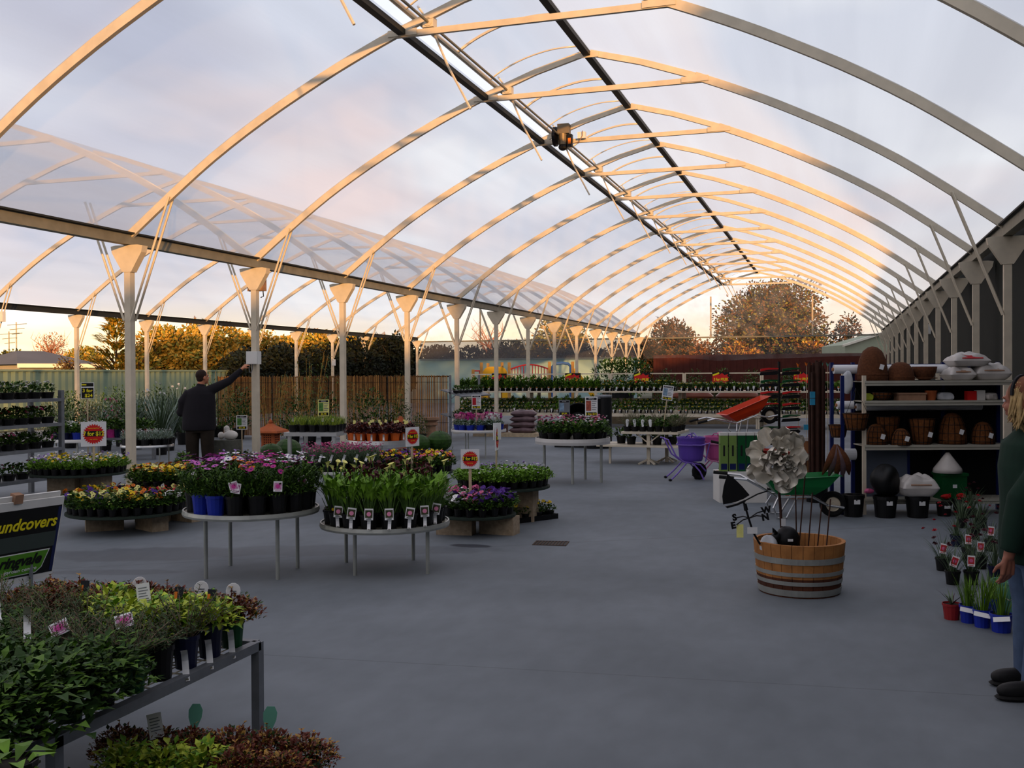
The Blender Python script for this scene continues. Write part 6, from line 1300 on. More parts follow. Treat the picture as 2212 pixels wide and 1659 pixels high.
for k, (x, z, m) in enumerate(((1874, .27, 'petal_rose'), (2040, .2, 'sign_red'), (2072, .21, 'sign_red'))):
    o = onshelf('packet', f'small {"pink" if k == 0 else "red"} packet low on the shelving, {["by the black bag", "left of the crate front", "under the crate"][k]}', 'packet', x, z, -.05); b = MB(); b.blob((0, 0, .02), (.06, .03, .03), 0, 10, 6, .1, k); b.build('body', m, o)
# ---------------------------------------------------------------- floor plants by the woman
TAGR = pic_tag('tag_red', ['card_white', 'bag_red', 'petal_rose'], .055, .085)
CARN = [(2036, 1232), (2058, 1262), (2098, 1262), (2066, 1180), (2092, 1210), (2118, 1228), (2104, 1165), (2140, 1190), (2150, 1250), (2078, 1140), (2120, 1140), (2096, 1118)]
for k, (x, y) in enumerate(CARN):
    p = at(x, y); pm = 'navy_pot' if k in (3, 8) else 'black_plastic'
    t = plant('potted_carnation', lab(f'dark red carnation in {"navy" if pm[0] == "n" else "black"} pot by the standing woman, {ORD[k]} from the front left'), 'potted plant', p, 'carnation', (.062, .11, pm), [(fbutton('petal_maroon' if k % 3 else 'petal_red', .026), 4, .7, (.2, .32), .17, 1.)], 'carnations by the standing woman', 1.05 + .25 * (k > 8), rz=1.3 * k)
    if k in (0, 1, 2, 4, 5, 7): tagged(t, TAGR, p, .16, .10, -.15, rn.uniform(-.35, .35))
p = at(2056, 1337); plant('potted_succulent', 'spiky dark succulent in a dark red pot on the floor, nearest the open aisle', 'potted plant', p, 'spike', (.064, .11, 'red_pot'), (), sc=.75)
FC = piece('folded_card', lambda b: (b.box((-.05, -.04, 0), (.05, 0, .002), 0, Matrix.Rotation(.5, 4, 'X')), b.box((-.05, -.002, -.03), (.05, 0, 0), 1)), ['card_white', 'dark_navy'])
for k, (x, y) in enumerate(((2092, 1344), (2122, 1354), (2163, 1364), (2140, 1328))):
    p = at(x, y); t = plant('potted_rush', lab(f'grassy leaved plant in blue pot on the floor, {["first", "second", "third", "hindmost"][k]} from the red pot'), 'potted plant', p, 'rush', (.062 if k != 2 else .075, .12, 'blue_pot'), (), 'grassy plants in blue pots', .75)
    if k < 3: tagged(t, FC, p, .11, .075, .1, .15 - .3 * (k == 2))
p = at(2176, 1318); t = thing('bucket', 'pale mint green bucket on the floor beside the woman', 'bucket', p); b = MB(); b.lathe([(.075, 0), (.1, .2), (.106, .2), (.106, .215), (.095, .215), (.08, .05)], 24); b.build('bucket_body', 'mint_pot', t); b = MB(); b.tube([(-.1, 0, .2), (-.07, -.05, .12), (0, -.1, .09), (.07, -.05, .12), (.1, 0, .2)], .003, 6); b.build('handle', 'galv', t)
# ---------------------------------------------------------------- vent motor, control boxes
p = aty(1216, 292, YI(2) - .12); t = thing('vent_motor', 'ridge vent motor with gearbox hanging on the fourth arch back', 'motor', (p.x, p.y, p.z), 0)
mat('motor_tan', '7b6c55', .5, .4, .15, 10)
b = MB(); b.box((-.10, -.08, .02), (.14, .1, .22)); b.build('gearbox', 'motor_tan', t); b = MB(); b.tube([(0, 0, -.2), (0, 0, .02)], [.085, .09], 14); b.build('motor_can', 'motor_tan', t)
b = MB(); b.tube([(-.19, 0, -.02), (-.13, 0, -.02)], .2, 18); b.build('drive_wheel', 'iron_black', t); b = MB(); b.box((.1, -.06, -.25), (.2, .05, 0)); b.build('capacitor_box', 'iron_black', t); b = MB(); b.box((.12, -.065, -.2), (.18, -.06, -.08)); b.build('warning_label', 'petal_orange', t)
b = MB(); b.tube([(.2, -.05, -.2), (.35, -.05, -.18), (.42, -.05, -.05), (.42, -.05, .05)], .008, 6); b.build('power_cable', 'sandstone', t); b = MB(); b.blob((0, 0, -.24), (.1, .08, .08), 0, 10, 6); b.build('terminal_cover', 'iron_black', t)
p = aty(1257, 293, YI(2) - .09); b = MB(); b.box((-.08, -.05, -.06), (.08, .05, .07)); o = b.build('junction_box', 'white_plastic', loc=p); tag(o, 'small white junction box on the tie beam beside the vent motor', 'box')
def cbox(label, x, y, Y, w, h, m='white_plastic', d=.12):
    p = aty(x, y, Y); t = thing('control_box', label, 'control box', (p.x, p.y, p.z)); b = MB(); b.box((-w / 2, -d / 2, -h / 2), (w / 2, d / 2, h / 2)); b.build('box_body', m, t); b = MB(); b.box((-w * .46, -d / 2 - .012, -h * .46), (w * .46, -d / 2, h * .46)); b.build('box_lid', m, t); return t
YP2 = YI(1)
t = cbox('white control box on the second post, at the pointing man hand', 548, 773, YP2 - .125, .25, .24)
b = MB(); b.tube([(-.07, 0, -.12), (-.1, 0, -.2), (-.09, 0, -.27), (-.05, 0, -.27), (-.03, 0, -.2), (-.03, 0, -.12)], .008, 6); b.build('cable_loop', 'steel_grey', t)
t = cbox('beige motor box high on the second post under its bracket', 555, 612, YP2 + .12, .34, .3, 'sandstone'); b = MB(); b.tube([(.13, 0, -.15), (.14, 0, -.25), (.08, 0, -.27)], .01, 6); b.build('cable', 'iron_black', t)
cbox('small pale box on an outer post at the far left edge', 3, 684, YI(3) - .13, .2, .3)
d_ = ray(2007, 711); t = cbox('small pale box on the dark ribbed wall between the posts', 2007, 711, d_.y * 2.72 / d_.x, .1, .3, d=.1)
cbox('small pale switch box low on a far outer post', 721, 783, YI(9) - .12, .14, .3)
# ================================================================ people
mat('skin_warm', 'b8795a', .55, 0, .06, 12); mat('skin_cool', '96604c', .55, 0, .06, 12); mat('hair_dark', '2a1a12', .8, 0, .3, 40, .3); mat('hair_blond', 'a58a5c', .7, 0, .25, 30, .4); mat('hair_brown', '6b4128', .7, 0, .25, 30, .4)
mat('jacket_black', '17141a', .9, 0, .12, 8, .2); mat('trouser_brown', '241c14', .9, 0, .25, 7, .2); mat('fleece_green', '12291f', .95, 0, .15, 10, .25); mat('denim', '44546e', .9, 0, .2, 12, .25); mat('shoe_black', '121112', .6, 0, .1, 10); mat('band_black', '0d0d12', .6, 0, .05, 8)
def rm(o, vox, it=4):
    m = o.modifiers.new('remesh', 'REMESH'); m.mode = 'VOXEL'; m.voxel_size = vox; m.use_smooth_shade = True
    s = o.modifiers.new('smooth', 'SMOOTH'); s.iterations = it; s.factor = .5; return o
def limb(b, pts, rs, n=14): b.tube(pts, rs, n); [b.blob(p, r * .99, 0, 12, 8) for p, r in zip(pts[1:-1], rs[1:-1])]
def loft(b, secs, n=22):        # secs: (centre, rx, ry) stacked ellipses
    o = len(b.v); k = len(secs)
    for c, rx, ry in secs:
        for j in range(n): a = 2 * PI * j / n; b.v.append((c[0] + rx * math.cos(a), c[1] + ry * math.sin(a), c[2]))
    for i in range(k - 1):
        for j in range(n): b.f.append((o + i * n + j, o + i * n + (j + 1) % n, o + (i + 1) * n + (j + 1) % n, o + (i + 1) * n + j)); b.m.append(0)
    b.f.append(tuple(o + j for j in reversed(range(n)))); b.f.append(tuple(o + (k - 1) * n + j for j in range(n))); b.m += [0, 0]
def hand(b, wrist, d, palm_n, curl, s=1., side_=1):
    """palm with four jointed fingers and a thumb; d: along the hand, palm_n: out of the palm"""
    w, d, pn_ = Vector(wrist), Vector(d).normalized(), Vector(palm_n); pn_ = (pn_ - d * pn_.dot(d)).normalized(); x = d.cross(pn_) * side_
    for q in (-.5, 0, .5):
        b.tube([w + x * q * .04 * s, w + d * .045 * s + x * q * .062 * s, w + d * .088 * s + x * q * .07 * s], [.017 * s, .0165 * s, .013 * s], 10)
    for k, (off, L_) in enumerate(((-.034, .066), (-.011, .075), (.012, .07), (.033, .055))):
        p = w + d * (.085 - abs(off) * .15) * s + x * off * s; dd = d.copy(); pts = [p - d * .02 * s, p]; c = curl * (1 + .12 * (k - 1.5))
        for seg in (.44, .32, .24):
            dd = (dd * math.cos(c) + pn_ * math.sin(c)).normalized(); pn2 = pn_; p = p + dd * L_ * seg * s; pts.append(p.copy())
            pn_k = (pn_ - dd * pn_.dot(dd)); c = curl
        b.tube(pts, [.0095 * s, .0095 * s, .009 * s, .008 * s, .0065 * s], 8); b.blob(pts[-1], .0065 * s, 0, 8, 6)
    p = w + d * .025 * s - x * .03 * s; q = p + (d * .55 - x * .7 + pn_ * .35).normalized() * .042 * s; r = q + (d * .85 - x * .1 + pn_ * .45).normalized() * .034 * s
    b.tube([p + x * .012 * s, p, q, r], [.014 * s, .013 * s, .011 * s, .008 * s], 8); b.blob(r, .008 * s, 0, 8, 6)
def head(b, c, f, up=(0, 0, 1), s=1.):
    """skull, jaw, brow, nose, lips, ears; f: facing direction"""
    f = Vector(f).normalized(); u = Vector(up); u = (u - f * u.dot(f)).normalized(); x = f.cross(u); c = Vector(c); M = Matrix((x, f, u)).transposed().to_4x4(); M.translation = c
    S = lambda q: tuple(k * s for k in q)
    b.blob(S((0, -.012, .03)), Vector(S((.074, .093, .088))), 0, 20, 14, M=M); b.blob(S((0, .022, -.035)), Vector(S((.058, .066, .075))), 0, 18, 12, M=M); b.blob(S((0, .055, -.088)), Vector(S((.028, .026, .022))), 0, 12, 8, M=M)
    for sg in (-1, 1):
        b.blob(S((sg * .034, .056, -.028)), Vector(S((.026, .025, .024))), 0, 12, 8, M=M); b.blob(S((sg * .03, .077, .026)), Vector(S((.024, .012, .008))), 0, 10, 6, M=M)
        b.blob(S((sg * .077, -.012, -.01)), Vector(S((.011, .02, .033))), 0, 10, 8, M=M); b.blob(S((sg * .011, .094, -.024)), Vector(S((.009, .010, .008))), 0, 8, 6, M=M)
    b.tube([M @ Vector(S((0, .082, .018))), M @ Vector(S((0, .096, -.004))), M @ Vector(S((0, .109, -.022)))], [.008 * s, .011 * s, .012 * s], 8); b.blob(S((0, .106, -.022)), Vector(S((.013, .011, .010))), 0, 8, 6, M=M)
    for z, r in ((-.052, .007), (-.062, .008)): b.blob(S((0, .085, z)), Vector(S((.024, .010, r))), 0, 10, 6, M=M)
    return M
def eyes(M, par, s=1.):
    for sg in (-1, 1):
        b = MB(); b.blob((sg * .031 * s, .079 * s, .008 * s), (.011 * s, .007 * s, .007 * s), 0, 10, 6, M=M); b.build('eye', 'petal_white', par); b = MB(); b.blob((sg * .031 * s, .0845 * s, .008 * s), (.0055 * s, .003 * s, .0055 * s), 0, 8, 6, M=M); b.build('iris', 'iron_brown', par)
# --- man reaching up to the control box (local: x right, y away from the viewer, z up)
pm_ = atd(432, 900, 18.5); pm_.z = 0; t = thing('person', 'person in dark jumper seen from behind, reaching up to the white control box', 'person'); t.matrix_world = cframe(pm_); s = 18.5 / FPX
hw = t.matrix_world.inverted() @ atd(533, 789, 18.78); el = Vector((.50, .16, 1.60)); wr = hw + Vector((-.07, -.03, -.06))
hf = Vector((.62, .75, .12))
b = MB(); M = head(b, (.045, .03, 1.665), hf, s=1.18)
b.tube([(.0, .0, 1.44), (.02, .01, 1.54), (.035, .02, 1.63)], [.072, .066, .064], 14)
loft(b, [((0, 0, .82), .16, .11), ((0, 0, .95), .165, .115), ((0, .0, 1.1), .15, .105), ((0, 0, 1.3), .18, .12), ((0, 0, 1.42), .17, .1), ((0, 0, 1.47), .08, .07)])
limb(b, [(.19, 0, 1.42), el, wr], [.06, .046, .03]); limb(b, [(-.19, 0, 1.40), (-.29, .06, 1.13), (-.12, .26, 1.06)], [.055, .045, .03])
limb(b, [(.09, 0, .86), (.10, -.01, .48), (.11, .03, .08)], [.085, .06, .045]); limb(b, [(-.09, 0, .86), (-.10, -.01, .48), (-.10, .03, .08)], [.085, .06, .045])
hand(b, wr, (hw - wr).normalized() + Vector((.1, .0, .25)), (.5, .6, -.5), .75, 1.08, 1); hand(b, (-.12, .26, 1.06), (1, .3, -.1), (0, 1, 0), .4, 1.05, -1)
rm(b.build('body', 'skin_warm', t), .008, 3); eyes(M, t, 1.18)
b = MB(); loft(b, [((-.02, 0, .70), .30, .19), ((-.02, 0, .78), .31, .2), ((-.01, .0, 1.0), .30, .19), ((0, 0, 1.2), .29, .18), ((.0, 0, 1.36), .275, .16), ((.01, 0, 1.44), .23, .13), ((.01, .0, 1.50), .11, .09)])
limb(b, [(.15, 0, 1.41), (.30, .05, 1.49), el, (el + wr) / 2, wr + (el - wr) * .08], [.10, .088, .072, .06, .046], 16); limb(b, [(-.17, 0, 1.38), (-.30, .0, 1.22), (-.36, .04, 1.03), (-.14, .25, 1.0)], [.11, .1, .085, .055], 16)
b.tube([(.01, .0, 1.47), (.02, .005, 1.55)], [.085, .072], 16)
rm(b.build('jumper', 'jacket_black', t), .014, 5)
b = MB(); loft(b, [((0, 0, .66), .25, .15), ((0, 0, .95), .25, .15)]); limb(b, [(.13, 0, .80), (.135, -.01, .48), (.14, .02, .05)], [.135, .12, .105], 16); limb(b, [(-.13, 0, .80), (-.14, -.01, .48), (-.14, .02, .05)], [.135, .12, .105], 16); rm(b.build('trousers', 'trouser_brown', t), .014, 4)
for sg in (-1, 1): b = MB(); b.blob((sg * .11, .08, .05), (.055, .15, .055), 0, 16, 10, flat=.002); b.build('shoe', 'shoe_black', t, smooth=True)
M = M @ Matrix.Scale(1.12, 4); b = MB(); b.blob((0, -.022, .042), (.083, .096, .092), 0, 20, 14, M=M); b.blob((0, -.055, -.005), (.07, .05, .07), 0, 14, 10, M=M); rm(b.build('hair', 'hair_dark', t), .010, 2)
# --- woman at the right edge, facing left towards the shelving
pw_ = at(2222, 1500); pw_.z = 0; t = thing('person', 'person in dark green fleece and blue jeans standing at the right edge', 'person'); t.matrix_world = cframe(pw_)
DW = depth(pw_); s = DW / FPX
def wl(x, y, d=0): q = t.matrix_world.inverted() @ atd(x, y, DW); return Vector((q.x, q.y + d, q.z))
hc = wl(2208, 868); hd = wl(2150, 1222, -.12); wr = wl(2152, 1196, -.13); el = wl(2172, 1072, -.17)
b = MB(); M = head(b, hc, (-.48, .88, -.06))
b.tube([(hc.x + .05, hc.y - .0, 1.37), (hc.x + .035, hc.y, 1.45), (hc.x + .02, hc.y, 1.53)], [.06, .05, .05], 14)
tx = hc.x + .04
loft(b, [((tx, 0, .8), .11, .15), ((tx, 0, 1.0), .1, .14), ((tx, 0, 1.2), .115, .15), ((tx, 0, 1.34), .10, .16), ((tx, 0, 1.40), .06, .06)])
limb(b, [(tx, -.17, 1.32), el, wr], [.05, .042, .027]); limb(b, [(tx, .17, 1.32), (tx + .06, .22, 1.05), (tx + .04, .2, .80)], [.05, .042, .027])
f1, f2 = wl(2188, 1505, -.09), wl(2222, 1468, .17)
limb(b, [(tx, -.09, .82), (tx + .02, -.09, .46), (f1.x + .07, -.09, .08)], [.085, .055, .04]); limb(b, [(tx, .09, .82), (tx + .05, .12, .46), (f2.x + .07, .15, .08)], [.085, .055, .04])
hand(b, wr, (-.08, -.02, -1), (-.4, .9, 0), .42, .98, 1); hand(b, (tx + .04, .2, .8), (-.1, 0, -1), (0, -1, 0), .3, .96, -1)
rm(b.build('body', 'skin_cool', t), .006, 3); eyes(M, t)
b = MB(); loft(b, [((tx + .02, 0, .70), .165, .21), ((tx + .02, 0, .80), .17, .215), ((tx + .015, 0, 1.0), .155, .20), ((tx, 0, 1.2), .15, .205), ((tx, 0, 1.32), .13, .20), ((tx + .02, 0, 1.39), .09, .12), ((tx + .02, 0, 1.43), .07, .075)])
limb(b, [(tx, -.15, 1.33), (tx - .03, -.21, 1.2), el, (el + wr) / 2, wr + (el - wr) * .12], [.085, .085, .075, .066, .05], 16); limb(b, [(tx, .15, 1.33), (tx + .05, .21, 1.1), (tx + .05, .2, .85)], [.085, .075, .055], 16)
b.tube([(tx + .01, 0, 1.38), (tx, 0, 1.47)], [.085, .066], 16)
rm(b.build('fleece', 'fleece_green', t), .011, 5)
b = MB(); loft(b, [((tx + .02, 0, .68), .13, .17), ((tx + .02, 0, .9), .125, .165)]); limb(b, [(tx + .01, -.09, .8), (tx + .025, -.09, .46), (f1.x + .085, -.09, .06)], [.115, .085, .082], 16); limb(b, [(tx + .01, .09, .8), (tx + .05, .12, .46), (f2.x + .085, .15, .06)], [.115, .085, .082], 16); rm(b.build('jeans', 'denim', t), .011, 4)
for f_, y in ((f1, -.09), (f2, .15)):
    b = MB(); b.blob((f_.x, y, .05), (.13, .046, .045), 0, 18, 12, flat=.012, sq=.85); b.blob((f_.x + .06, y, .075), (.06, .045, .05), 0, 14, 10); sh = rm(b.build('shoe', 'shoe_black', t), .008, 3)
    b = MB(); b.blob((f_.x, y, .016), (.138, .053, .018), 0, 18, 6, flat=.001, sq=.8); b.build('sole', 'rubber', sh)
b = MB(); b.blob((0, -.03, .04), (.088, .098, .096), 0, 20, 14, M=M); b.blob((.0, -.075, -.05), (.078, .06, .10), 0, 16, 10, M=M); b.blob((0, -.045, -.03), (.09, .075, .10), 0, 16, 10, M=M); rm(b.build('hair', 'hair_brown', t), .010, 2)
b = MB()
for k in range(150):
    a = rn.uniform(-2.2, 2.2); e = rn.uniform(-.35, .9); sx__ = math.sin(a) * .087 * math.cos(e); p0 = M @ Vector((sx__, -.02 - .095 * math.cos(a) * .9 * math.cos(e) * (1 if abs(a) < 1.6 else .3), .04 + .09 * math.sin(e)))
    p1 = p0 + Vector((rn.uniform(-.02, .015), rn.uniform(-.015, .01), -.07)); p2 = p1 + Vector((rn.uniform(-.02, .02), rn.uniform(-.015, .01), -.06)); p3 = p2 + Vector((rn.uniform(-.03, .03), rn.uniform(-.02, .01), -rn.uniform(.02, .06))); b.tube([p0, p1, p2, p3], [.006, .007, .006, .002], 5)
b.build('hair_strand', 'hair_blond', t, smooth=True, label='loose blond strands')
b = MB(); vs = []
b.tube([M @ Vector((math.cos(a) * .092, -.008 + .0 * a, .035 + math.sin(a) * .10)) for a in [PI * k / 14 for k in range(15)]], .011, 6); b.build('hair_band', 'band_black', t)
# ================================================================ beyond the house
rn = random.Random(77)
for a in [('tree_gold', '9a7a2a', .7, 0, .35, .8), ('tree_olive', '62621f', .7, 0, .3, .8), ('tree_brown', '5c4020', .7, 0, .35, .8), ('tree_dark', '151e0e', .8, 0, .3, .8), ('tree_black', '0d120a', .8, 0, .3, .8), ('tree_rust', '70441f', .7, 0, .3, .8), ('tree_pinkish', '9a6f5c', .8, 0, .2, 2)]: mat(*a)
def tree(label, x, ytop, wpx, D, ms, zb=1.5, lumps=14, per=150, leaf=.3, nm='tree', bare=False, conifer=False, group=None, kz=1., cat='tree', dx=0.):
    p = atd(x, 804, D); top = atd(x, ytop, D).z; w = wpx * D / FPX; h = top - zb; t = thing(nm, label, cat, (p.x, p.y, -.2), rn.uniform(-.3, .3), group)
    b = MB(); b.tube([(0, 0, 0), (.08 * w * .2, 0, zb * .6), (0, .05, zb + h * .4), (.05 * w * .3, 0, zb + h * .8)], [max(.1, w * .035), max(.08, w * .028), .07, .02], 8)
    br = []
    for k in range(9 if not bare else 26):
        a = rn.uniform(0, 6.28); z = zb + h * rn.uniform(.0, .6); q = Vector((math.cos(a) * w * .42 * rn.uniform(.5, 1), math.sin(a) * w * .4, h * rn.uniform(.15, .42))); s0 = Vector((0, 0, z)); b.tube([s0, s0 + q * .5 + Vector((0, 0, .1)), s0 + q], [.05 + w * .006, .03 + w * .003, .012], 5)
        if bare:
            for _ in range(7):
                u = s0 + q * rn.uniform(.4, 1); b.tube([u, u + Vector((rn.uniform(-.6, .6), rn.uniform(-.6, .6), rn.uniform(.3, 1.1)))], [.02, .006], 4, cap=False)
    b.build('trunk', 'bark' if not bare else 'tree_pinkish', t)
    b = MB()
    if conifer:
        for k in range(30):
            z = zb + h * (k / 30) ** 1.0; r = w * .5 * (1 - k / 31) + .15; a = k * 2.4
            for m_ in range(2):
                aa = a + m_ * PI + rn.uniform(-.4, .4)
                for q in range(22):
                    u = rn.uniform(.15, 1); b.leaf((math.cos(aa) * r * u + rn.uniform(-.15, .15), math.sin(aa) * r * u, z + r * .25 * u + rn.uniform(-.12, .12)), (math.cos(aa) + rn.uniform(-.4, .4), math.sin(aa) + rn.uniform(-.4, .4), .5), leaf * 1.4, leaf * .3, rn.randrange(len(ms)))
    else:
        per = int(per * 2.1); leaf = leaf * .66; lumps = int(lumps * 1.15)
        for k in range(lumps):
            a = rn.uniform(0, 6.28); tt = rn.uniform(-.55, 1); rr = math.sqrt(max(0, 1 - tt * tt * .85)); q = rn.uniform(.25, .95)
            c = Vector((math.cos(a) * w * .36 * rr * q, math.sin(a) * w * .36 * rr * q, zb + h * (.47 + tt * .36))); R_ = Vector((w * .21, w * .21, h * .2 * kz))
            for _ in range(per):
                a1 = rn.uniform(0, 6.28); z1 = rn.uniform(-1, 1); r1 = math.sqrt(1 - z1 * z1); q1 = rn.uniform(.55, 1.05); n_ = Vector((math.cos(a1) * r1, math.sin(a1) * r1, z1))
                p_ = c + Vector((n_.x * R_.x, n_.y * R_.y, n_.z * R_.z)) * q1; d_ = n_ + Vector((rn.uniform(-.8, .8), rn.uniform(-.8, .8), rn.uniform(-.6, .6)))
                b.leaf(p_, d_, leaf * rn.uniform(.7, 1.4), leaf * .62, rn.randrange(len(ms)), .2, up=(n_ + Vector((.01, .02, .03))).normalized())
    if b.v: b.build('crown', ms, t)
    return t
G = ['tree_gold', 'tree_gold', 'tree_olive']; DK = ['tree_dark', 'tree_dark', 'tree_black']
tree('feathery golden conifer rising beyond the green fence', 250, 676, 150, 50, ['tree_gold', 'tree_olive'], .6, leaf=.42, conifer=True)
tree('broad golden leaved tree behind the first outer posts', 360, 698, 190, 52, G, .4, 20, 170, .34); tree('tall golden leaved tree left of the pointing man post', 450, 688, 210, 55, G, .4, 22, 170, .36); tree('golden leaved tree behind the pointing man post', 545, 692, 190, 58, G, .4, 20, 170, .36)
tree('golden treetop just above the shaded hedge', 670, 708, 170, 66, G, 2, 16, 150, .4); tree('golden treetop far along above the shaded hedge', 790, 716, 160, 70, G, 2, 14, 150, .4); tree('bronze leaved bush between fence and house roof', 300, 745, 110, 50, ['tree_olive', 'tree_gold'], .3, 10, 130, .3)
for i, (x, yt, w, D) in enumerate(((545, 752, 160, 48), (625, 735, 150, 50), (700, 726, 150, 52), (775, 724, 150, 54), (850, 724, 130, 56), (885, 730, 90, 62))): tree(f'evergreen darkened as shade, in the hedge row beyond the fence, {ORD[i]} from left', x, yt, w, D, DK, .2, 16, 170, .32, 'hedge_tree', group='dark evergreens beyond the fence', kz=1.25)  # the building's shade on this hedge is put into the leaf colour
tree('leafless pinkish tree far off beyond the dark roof', 108, 712, 100, 95, ['tree_pinkish', 'tree_rust'], 1.5, 8, 60, .25, bare=True); tree('low olive tree at the far left edge', 30, 752, 110, 70, ['tree_olive', 'tree_dark'], .4, 12, 140, .35); tree('olive and gold bush behind the dark roof', 190, 742, 110, 85, ['tree_olive', 'tree_gold'], .5, 12, 130, .4); tree('small autumn tree with sparse orange leaves before the roof', 150, 757, 62, 44, ['tree_rust', 'tree_gold'], 1.2, 8, 45, .16)
for i, (x, yt, w) in enumerate(((950, 740, 130), (1015, 742, 140), (1095, 735, 150), (1180, 738, 150), (1265, 736, 150), (1345, 738, 140))): tree(f'dark tree behind the grey mesh, {ORD[i]} from left', x, yt, w, 76 + i, DK, .2, 14, 150, .42, 'hedge_tree', group='dark trees behind the mesh')
tree('leafless tree beyond the side bay gable', 1055, 685, 110, 92, ['tree_pinkish'], 2, 0, 0, bare=True); tree('round yellow green tree beyond the side bay gable', 1195, 690, 190, 95, ['tree_olive', 'tree_gold', 'tree_olive'], 1, 18, 170, .5)
tree('large round brown tree rising behind the main gable', 1685, 602, 290, 80, ['tree_brown', 'tree_dark', 'tree_brown', 'tree_olive'], .6, 38, 260, .42, kz=1.1)
tree('dark spreading tree left of the large brown tree', 1450, 676, 110, 78, ['tree_dark', 'tree_brown'], 1, 14, 130, .4); tree('rosy brown bush low beside the large brown tree', 1500, 708, 110, 82, ['tree_rust', 'tree_brown'], .4, 12, 130, .4); tree('brown bush behind the brown board fence', 1410, 728, 130, 74, ['tree_dark', 'tree_brown'], .3, 12, 130, .4)
tree('sparse dark tree between the large tree and the shed', 1832, 672, 90, 78, ['tree_dark', 'tree_brown'], 1.4, 10, 60, .35); tree('orange lit bush under the large brown tree', 1600, 735, 120, 76, ['tree_rust', 'tree_gold', 'tree_brown'], .3, 12, 140, .35); tree('orange lit bush before the shed', 1745, 735, 120, 76, ['tree_rust', 'tree_gold', 'tree_brown'], .3, 12, 140, .35)
# house roof beyond the fence, shed at the end, masts
mat('roof_dark', '4a4a4e', .8, 0, .1, .5); mat('fascia', 'cfcabd', .7, 0, .05, 1); mat('wall_cream', '8f8a7c', .8, 0, .06, 1); mat('shed_green', '8c9480', .8, 0, .05, .6)
p0, p1 = atd(38, 787, 58), atd(222, 787, 62); zt = atd(110, 756, 60).z; ze = (p0.z + p1.z) / 2
t = thing('house', 'low house with dark hipped roof beyond the green fence', 'house'); u = p1 - p0; u.z = 0; Lh = u.length; u /= Lh; v = Vector((-u.y, u.x, 0)); MH = Matrix((u, v, _Z)).transposed().to_4x4(); MH.translation = Vector((p0.x, p0.y, 0)); t.matrix_world = MH
b = MB(); b.box((.3, .3, -.2), (Lh - .3, 7, ze)); b.build('house_wall', 'wall_cream', t); b = MB(); b.add([(0, 0, ze), (Lh, 0, ze), (Lh, 7.3, ze), (0, 7.3, ze), (1.6, 3.6, zt), (Lh - 1.9, 3.6, zt)], [(0, 1, 5, 4), (1, 2, 5), (2, 3, 4, 5), (3, 0, 4), (3, 2, 1, 0)]); b.build('house_roof', 'roof_dark', t); b = MB(); b.box((-.02, -.06, ze - .2), (Lh + .02, .02, ze + .04)); b.build('fascia_board', 'fascia', t)
p0, p1 = atd(1826, 806, 66), atd(1960, 806, 66); t = thing('shed', 'pale green shed with low gable roof beyond the end fence, right', 'shed'); u = p1 - p0; u.z = 0; Lh = u.length; u /= Lh; v = Vector((-u.y, u.x, 0)); MH = Matrix((u, v, _Z)).transposed().to_4x4(); MH.translation = Vector((p0.x, p0.y, 0)); t.matrix_world = MH
za, zb_ = atd(1826, 745, 66).z, atd(1925, 716, 66).z
b = MB(); b.prism([(0, -.2), (Lh * 1.6, -.2), (Lh * 1.6, za + .4), (Lh * .75, zb_), (0, za)], 5); b.build('shed_wall', 'shed_green', t)
for q0, q1 in (((-.2, za - .05), (Lh * .75, zb_ + .1)), ((Lh * .75, zb_ + .1), (Lh * 1.6, za + .5))): b = MB(); b.bar((q0[0], -.15, q0[1]), (q1[0], -.15, q1[1]), .3, .14); b.build('barge_board', 'fascia', t)
for x, yt, lb in ((36, 692, 'thin television mast with crossbars far off beyond the roof'), (20, 712, 'second thin mast at the far left skyline')):
    p = atd(x, 790, 110); h = atd(x, yt, 110).z; t = thing('mast', lb, 'mast', (p.x, p.y, -.2)); b = MB(); b.tube([(0, 0, 0), (0, 0, h)], .06, 6); b.build('pole', 'galv_dark', t)
    for k in range(3): b = MB(); b.bar((-1.2 + .3 * k, 0, h - .3 - .5 * k), (1.4 - .3 * k, 0, h - .2 - .5 * k), .06); b.build('crossbar', 'galv_dark', t)
# ---------------------------------------------------------------- playground at the end of the side bay
mat('play_yellow', 'd9a415', .45, 0, .06, 1); mat('play_red', 'a8242a', .45, 0, .06, 1); mat('play_blue', '2a5a9e', .45, 0, .06, 1); mat('play_timber', 'a07c46', .8, 0, .15, 4)
PD = 48.; t = thing('playground_set', 'play structure with yellow tunnel panel, red arched barrier and blue hoop', 'playground'); o_ = atd(1020, 806, PD); o_.z = 0; t.matrix_world = cframe(o_); s = PD / FPX
X_ = lambda x: (x - 1020) * s
Z_z = lambda y: 1.7 + (807 - y) * s
for x, yt, y in ((1022, 797, 0), (1040, 782, 0), (1053, 783, 1.2), (1084, 781, 1.2), (1100, 782, 0), (1187, 781, 0), (1237, 781, 0)): b = MB(); b.box((X_(x) - .07, y - .07, 0), (X_(x) + .07, y + .07, Z_z(yt))); b.build('timber_post', 'play_timber', t)
b = MB(); n = 24; c = (X_(1069), Z_z(822)); R1, R0 = X_(1069) - X_(1042), (X_(1069) - X_(1042)) * .58
oo = [(c[0] + R1 * 1.02 * math.copysign(abs(math.cos(PI * k / n)) ** .55, math.cos(PI * k / n)), c[1] + R1 * 1.15 * abs(math.sin(PI * k / n)) ** .55) for k in range(n + 1)]; ii = [(c[0] + R0 * math.cos(PI * k / n), c[1] + R0 * math.sin(PI * k / n) * 1.15) for k in range(n + 1)]
oo = [(oo[0][0], .4)] + oo + [(oo[-1][0], .4)]; ii = [(ii[0][0], .4)] + ii + [(ii[-1][0], .4)]
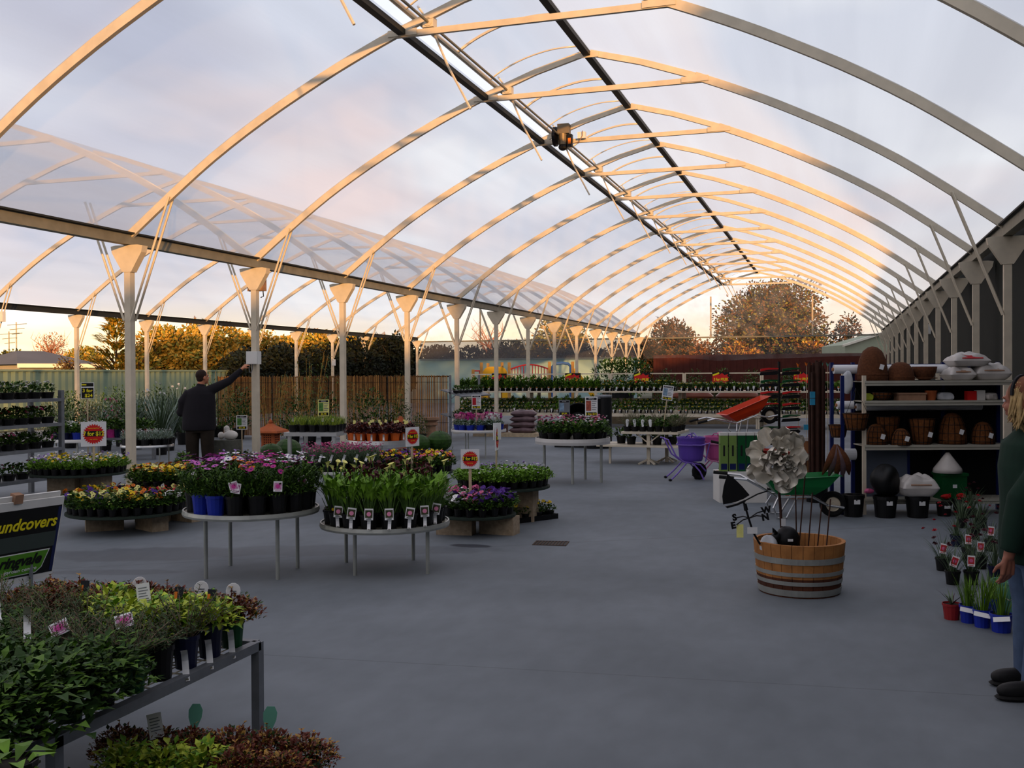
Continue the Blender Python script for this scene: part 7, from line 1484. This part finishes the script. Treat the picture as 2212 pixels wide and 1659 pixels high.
vs = [(x, 0, z) for x, z in oo] + [(x, 0, z) for x, z in ii] + [(x, .5, z) for x, z in oo] + [(x, .5, z) for x, z in ii]; m = len(oo)
b.add(vs, [(k, k + 1, m + k + 1, m + k) for k in range(m - 1)] + [(2 * m + k, 3 * m + k, 3 * m + k + 1, 2 * m + k + 1) for k in range(m - 1)] + [(k, 2 * m + k, 2 * m + k + 1, k + 1) for k in range(m - 1)] + [(m + k, m + k + 1, 3 * m + k + 1, 3 * m + k) for k in range(m - 1)]); b.build('tunnel_panel', 'play_yellow', t)
def arc(x): u_ = (x - 1102) / (1186 - 1102); return Z_z(797) + (Z_z(787) - Z_z(797)) * math.sin(PI * u_)
b = MB(); b.tube([(X_(1102 + 84 * k / 12), 0, arc(1102 + 84 * k / 12)) for k in range(13)], .035, 6); b.build('arched_rail', 'play_red', t); b = MB(); b.tube([(X_(1102), 0, .9), (X_(1186), 0, .9)], .035, 6); b.build('low_rail', 'play_red', t)
for k in range(13): x = 1106 + 76 * k / 12; b = MB(); b.tube([(X_(x), 0, .9), (X_(x), 0, arc(x))], .02, 5); b.build('baluster', 'play_red', t)
b = MB(); b.tube([(X_(1025), 0, Z_z(800)), (X_(1038), 0, Z_z(800))], .03, 6); b.tube([(X_(1036), 0, Z_z(800)), (X_(1036), 0, .9)], .03, 6); b.build('side_rail', 'play_red', t)
b = MB(); b.tube([(X_(1193), 0, .6), (X_(1193), 0, Z_z(792)), (X_(1198), 0, Z_z(786)), (X_(1215), 0, Z_z(784)), (X_(1228), 0, Z_z(786)), (X_(1233), 0, Z_z(792)), (X_(1233), 0, .6)], .07, 8); b.build('hoop_panel', 'play_blue', t)
b = MB(); b.bar((X_(1240), 0, Z_z(797)), (X_(1285), 0, .5), .12, .2); b.build('slide_rail', 'play_yellow', t)
p = atd(1340, 806, 44); t = thing('round_bush', 'big dense round bush behind the third seedling bench', 'bush', (p.x, p.y, 0)); zt = atd(1340, 776, 44).z
b = MB()
for cx_, r in ((-.5, .8), (.55, .85), (0, .8)):
    for _ in range(520): 
        a1 = rn.uniform(0, 6.28); z1 = rn.uniform(-.9, 1); r1 = math.sqrt(1 - z1 * z1); q1 = rn.uniform(.7, 1.03); nn = Vector((math.cos(a1) * r1, math.sin(a1) * r1, z1)); b.leaf((cx_ + nn.x * r * q1, nn.y * .8 * q1, zt - .85 + nn.z * .85 * q1), nn + Vector((rn.uniform(-.7, .7), rn.uniform(-.7, .7), .3)), .17, .09, rn.randrange(2), .2)
b.build('foliage', ['leaf_dark', 'leaf_mid'], t); b = MB(); b.lathe([(.5, 0), (.6, .8), (.62, .85)], 18); b.build('planter', 'black_plastic', t)
for k, (x, D) in enumerate(((1500, 38), (1440, 38.5), (1560, 39), (1625, 38), (1700, 39))):
    p = atd(x, 806, D); t = thing('shrub', f'tall green shrub before the brown fence, {ORD[[1, 0, 2, 3, 4][k]]} from left above the seedlings', 'plant', (p.x, p.y, 0)); put('foliage', fol('shrub', k % 3), t, (0, 0, .6), (0, 0, k), (1.3, 1.3, 1.35)); put('pot', pot_mesh(.35, .7, 'black_plastic'), t)
for n_, s_ in NW: print('LABEL', n_, s_)
